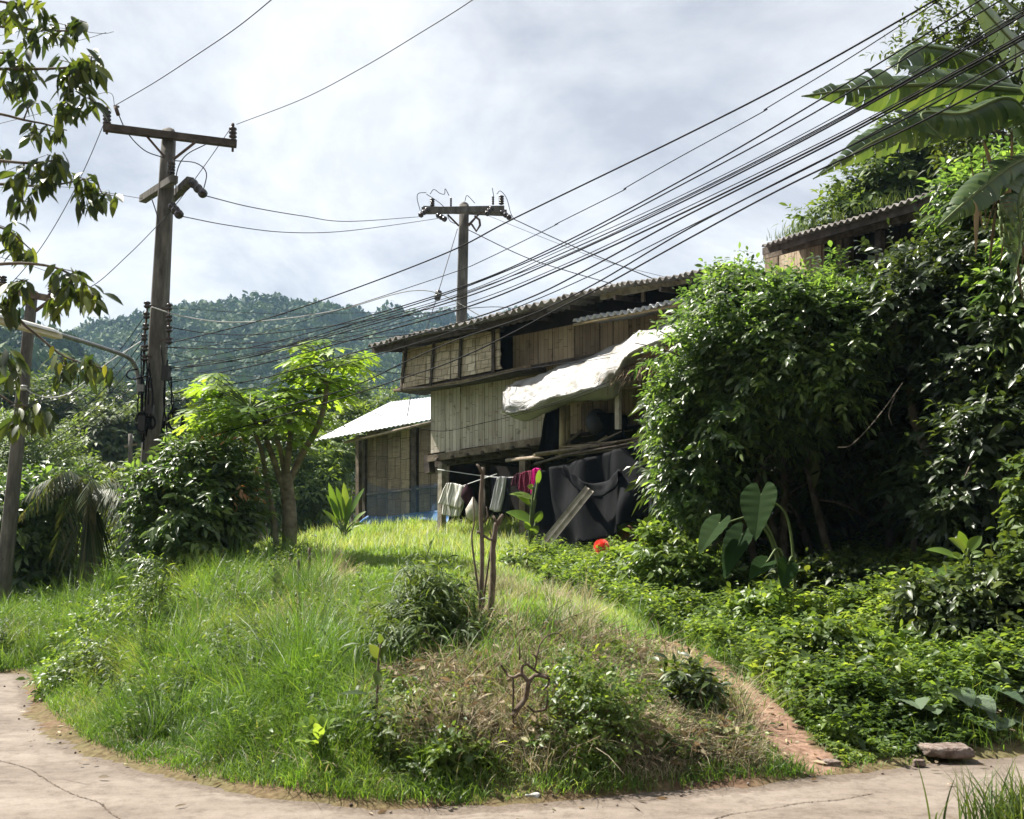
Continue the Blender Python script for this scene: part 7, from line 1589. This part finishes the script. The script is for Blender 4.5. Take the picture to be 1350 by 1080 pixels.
def centres(n, seed, test, x0=-9, x1=4, y0=6.4, y1=17):
    r = np.random.default_rng(seed); x = r.uniform(x0, x1, n * 8); y = r.uniform(y0, y1, n * 8); z = H(x, y); p = np.stack([x, y, z], -1); px, py = project(p); Z = zone(px, py, y); k = test(px, py, Z, footdist(x, y), x, y) & (r.random(len(x)) < np.clip(9 / y, 0, 1)); return p[k][:n]
c1 = centres(330, 41, lambda px, py, Z, fd, x, y: ~Z[0] & ~Z[1] & ~Z[3] & ~Z[4] & (fd > .3) & (px < 640)); tussocks(c1, 80, (.2, .46), (.005, .011), .12, .75, 'grass', 'tussock_grass', 'coarse arching grass tussocks on the roadside bank', .32, 3)
c2 = centres(110, 42, lambda px, py, Z, fd, x, y: (Z[2] | (wob(x, y, 1.7, 88) > .35)) & ~Z[3] & ~Z[0] & (fd > .5)); tussocks(c2, 60, (.2, .5), (.003, .007), .12, .8, 'dry', 'dry_tussocks', 'straw-coloured seeding tussocks below the papaya tree', .5, 4)
c3 = centres(190, 43, lambda px, py, Z, fd, x, y: Z[1] & (fd > .15)); tussocks(c3, 50, (.12, .3), (.003, .007), .12, 1.0, 'dry', 'dry_clumps', 'flattened dry grass clumps on the cut mound', .45, 5)
c4 = centres(120, 44, lambda px, py, Z, fd, x, y: Z[4] | Z[3], -4, 8, 8, 24); tussocks(c4, 40, (.1, .28), (.005, .010), .12, .8, 'lawn', 'lawn_clumps', 'taller grass clumps scattered over the lawn', .3, 6)
c7 = centres(170, 48, lambda px, py, Z, fd, x, y: ~Z[0] & ~Z[1] & ~Z[3] & ~Z[4] & (fd > .7) & (px < 430), -9, 0, 7, 17); tussocks(c7, 70, (.35, .8), (.005, .011), .16, .7, 'grass', 'tall_weeds', 'tall shaggy grass weeds on the left part of the bank', .34, 9)
# leafy herbs standing in the bank
def herbs(cent, hgt, L, Wf, mat, name, label, nl=22, seed=0):
    r = np.random.default_rng(seed); G_ = Geo(); m = len(cent); nst = 4; n = m * nst; B = np.repeat(cent, nst, 0) + r.normal(size=(n, 3)) * [.05, .05, 0]; st = r.uniform(*hgt, n); d = nrm(r.normal(size=(n, 3)) * [.35, .35, 0] + [0, 0, 1])
    t = (np.arange(nl) + 3) / (nl + 3); LB = B[:, None] + d[:, None] * (st[:, None] * t)[..., None]; a = np.arange(nl)[None] * 2.4 + r.uniform(0, 6.28, (n, 1)); LD = np.stack([np.cos(a), np.sin(a), .1 + 0 * a], -1) + r.normal(size=(n, nl, 3)) * .3; LL = r.uniform(*L, (n, nl))
    G_.leaves(LB.reshape(-1, 3), LD.reshape(-1, 3), np.array([0, 0, 1.]) + r.normal(size=(n * nl, 3)) * .4, LL.ravel(), LL.ravel() * Wf, k=3, droop=.4, rnd=np.clip(np.repeat(r.random(n), nl) * .6 + r.random(n * nl) * .4, 0, 1)); mass(name, G_, M[mat], 'stuff', label)
c5 = centres(260, 45, lambda px, py, Z, fd, x, y: ~Z[0] & ~Z[1] & ~Z[3] & ~Z[4] & (fd > .35) & ((wob(x, y, 1.5, 91) > .1) | (x < -2.8))); herbs(c5, (.2, .62), (.035, .085), .4, 'midleaf', 'bank_herbs', 'taller leafy herbs standing in the bank grass', seed=7)
c8 = centres(150, 49, lambda px, py, Z, fd, x, y: Z[1] & (fd > .1), -3, 4, 6.3, 11); herbs(c8, (.06, .2), (.025, .06), .5, 'cover', 'mound_weeds', 'small green weeds coming up through the dry mound', seed=10)
c6 = centres(240, 46, lambda px, py, Z, fd, x, y: Z[3] & (fd > .25), -1, 9, 7, 18); herbs(c6, (.15, .42), (.05, .11), .55, 'cover', 'slope_herbs', 'taller leafy herbs standing on the right slope', seed=8)

B, px, py = scatter(-1, 10, 6.8, 17, 160, 47, .8); pa, dr, d2, ri, la = zone(px, py, B[:, 1]); keep = (ri & ((wob(B[:, 0], B[:, 1], 2.3, 97) < -.5) | (r_.random(len(B)) < .12))) | (pa & (r_.random(len(B)) < .25)); B = B[keep] + [0, 0, .01]; n = len(B); a = r_.uniform(0, 6.28, n)
g_ = Geo(); g_.leaves(B, np.stack([np.cos(a), np.sin(a), r_.uniform(-.1, .5, n)], -1), np.array([0, 0, 1.]) + r_.normal(size=(n, 3)) * .5, r_.uniform(.04, .13, n), r_.uniform(.015, .05, n), k=3, droop=.2); mass('fallen_leaves', g_, M['brush'], 'stuff', 'fallen brown leaves on the bare spots of the right slope')
CLOUD_LOC = (3.1, 1.7, 0.4)
CLOUD_DARK = (.53, .55, .615); CLOUD_MID = (.71, .725, .77); CLOUD_LIGHT = (.95, .955, .97); CLOUD_GAIN = 4.55
SUN_E = 5.0; HAZE = .00019; EXPO = 1.55
# ------------------------------------------------------------------ sky, sun, haze, camera
SUN = nrm(np.array([-0.48, 0.27, 0.83]))
el = math.asin(SUN[2]); az = math.atan2(SUN[0], SUN[1])
w = bpy.data.worlds.new('World'); scene.world = w; w.use_nodes = True
nt = w.node_tree; ns = nt.nodes; ln = nt.links; ns.clear()
out = ns.new('ShaderNodeOutputWorld'); bg = ns.new('ShaderNodeBackground'); bg.inputs['Strength'].default_value = .08
sky = ns.new('ShaderNodeTexSky'); sky.sky_type = 'NISHITA'; sky.sun_disc = False; sky.sun_elevation = el; sky.sun_rotation = az
tc = ns.new('ShaderNodeTexCoord'); sx = ns.new('ShaderNodeSeparateXYZ'); ln.new(tc.outputs['Generated'], sx.inputs[0])
# cloud layer: the direction projected on a flat deck overhead
mz = node(ns, 'ShaderNodeMath', operation='MAXIMUM'); mz.inputs[1].default_value = .0; ln.new(sx.outputs['Z'], mz.inputs[0])
az_ = node(ns, 'ShaderNodeMath', operation='ADD'); az_.inputs[1].default_value = .45; ln.new(mz.outputs[0], az_.inputs[0])
dx = node(ns, 'ShaderNodeMath', operation='DIVIDE'); dy = node(ns, 'ShaderNodeMath', operation='DIVIDE')
ln.new(sx.outputs['X'], dx.inputs[0]); ln.new(az_.outputs[0], dx.inputs[1]); ln.new(sx.outputs['Y'], dy.inputs[0]); ln.new(az_.outputs[0], dy.inputs[1])
cb_ = ns.new('ShaderNodeCombineXYZ'); ln.new(dx.outputs[0], cb_.inputs[0]); ln.new(dy.outputs[0], cb_.inputs[1])
n1 = ns.new('ShaderNodeTexNoise'); n1.inputs['Scale'].default_value = 2.7; n1.inputs['Detail'].default_value = 9; n1.inputs['Roughness'].default_value = .6; n1.inputs['Distortion'].default_value = .35
mp = ns.new('ShaderNodeMapping'); mp.inputs['Location'].default_value = CLOUD_LOC; ln.new(cb_.outputs[0], mp.inputs['Vector']); ln.new(mp.outputs[0], n1.inputs['Vector'])
cr = ramp(ns, [(.36, CLOUD_DARK), (.47, CLOUD_MID), (.6, CLOUD_LIGHT)]); ln.new(n1.outputs['Fac'], cr.inputs['Fac'])
mu = node(ns, 'ShaderNodeMixRGB', blend_type='MULTIPLY'); mu.inputs[0].default_value = 1; mu.inputs[2].default_value = (CLOUD_GAIN, CLOUD_GAIN, CLOUD_GAIN, 1); ln.new(cr.outputs[0], mu.inputs[1])
mx = ns.new('ShaderNodeMixRGB'); mx.inputs[0].default_value = .97; ln.new(sky.outputs[0], mx.inputs[1]); ln.new(mu.outputs[0], mx.inputs[2])
ln.new(mx.outputs[0], bg.inputs['Color']); ln.new(bg.outputs[0], out.inputs['Surface'])
sl = bpy.data.lights.new('Sun', 'SUN'); sl.energy = SUN_E; sl.angle = R(.53); sl.color = (1, .95, .86)
so = bpy.data.objects.new('Sun', sl); COL.objects.link(so); so.rotation_euler = Vector([-c for c in SUN]).to_track_quat('-Z', 'Y').to_euler(); so.location = (0, 0, 30)
# haze: the air itself
hz = Geo(); x0, x1, y0, y1, z0, z1 = -1250, 1250, -400, 1700, -12, 190
c_ = [(x0, y0, z0), (x1, y0, z0), (x1, y1, z0), (x0, y1, z0), (x0, y0, z1), (x1, y0, z1), (x1, y1, z1), (x0, y1, z1)]
hz.add(c_, [(3, 2, 1, 0), (4, 5, 6, 7), (0, 1, 5, 4), (1, 2, 6, 5), (2, 3, 7, 6), (3, 0, 4, 7)])
m, nt, ns, ln = mk('haze_air'); o_ = ns.new('ShaderNodeOutputMaterial'); pv = ns.new('ShaderNodeVolumePrincipled'); pv.inputs['Color'].default_value = (.45, .70, 1, 1); pv.inputs['Density'].default_value = HAZE; pv.inputs['Anisotropy'].default_value = .2; ln.new(pv.outputs[0], o_.inputs['Volume'])
mass('haze', hz, m, 'stuff', 'thin bluish haze in the valley air')
cam = bpy.data.cameras.new('Camera'); co = bpy.data.objects.new('Camera', cam); COL.objects.link(co); scene.camera = co
co.location = CAM; co.rotation_euler = (PI / 2 + PITCH, 0, 0); cam.sensor_width = 36; cam.lens = 36.0 * FPX / 1350; cam.clip_end = 5000; cam.clip_start = .05; cam.dof.use_dof = True; cam.dof.focus_distance = 17; cam.dof.aperture_fstop = 5.0
scene.view_settings.view_transform = 'Standard'; scene.view_settings.look = 'None'; scene.view_settings.gamma = 1; scene.view_settings.exposure = EXPO
scene.cycles.max_bounces = 8; scene.cycles.transparent_max_bounces = 8; scene.cycles.volume_bounces = 1; scene.cycles.use_denoising = True; scene.cycles.sample_clamp_indirect = 6
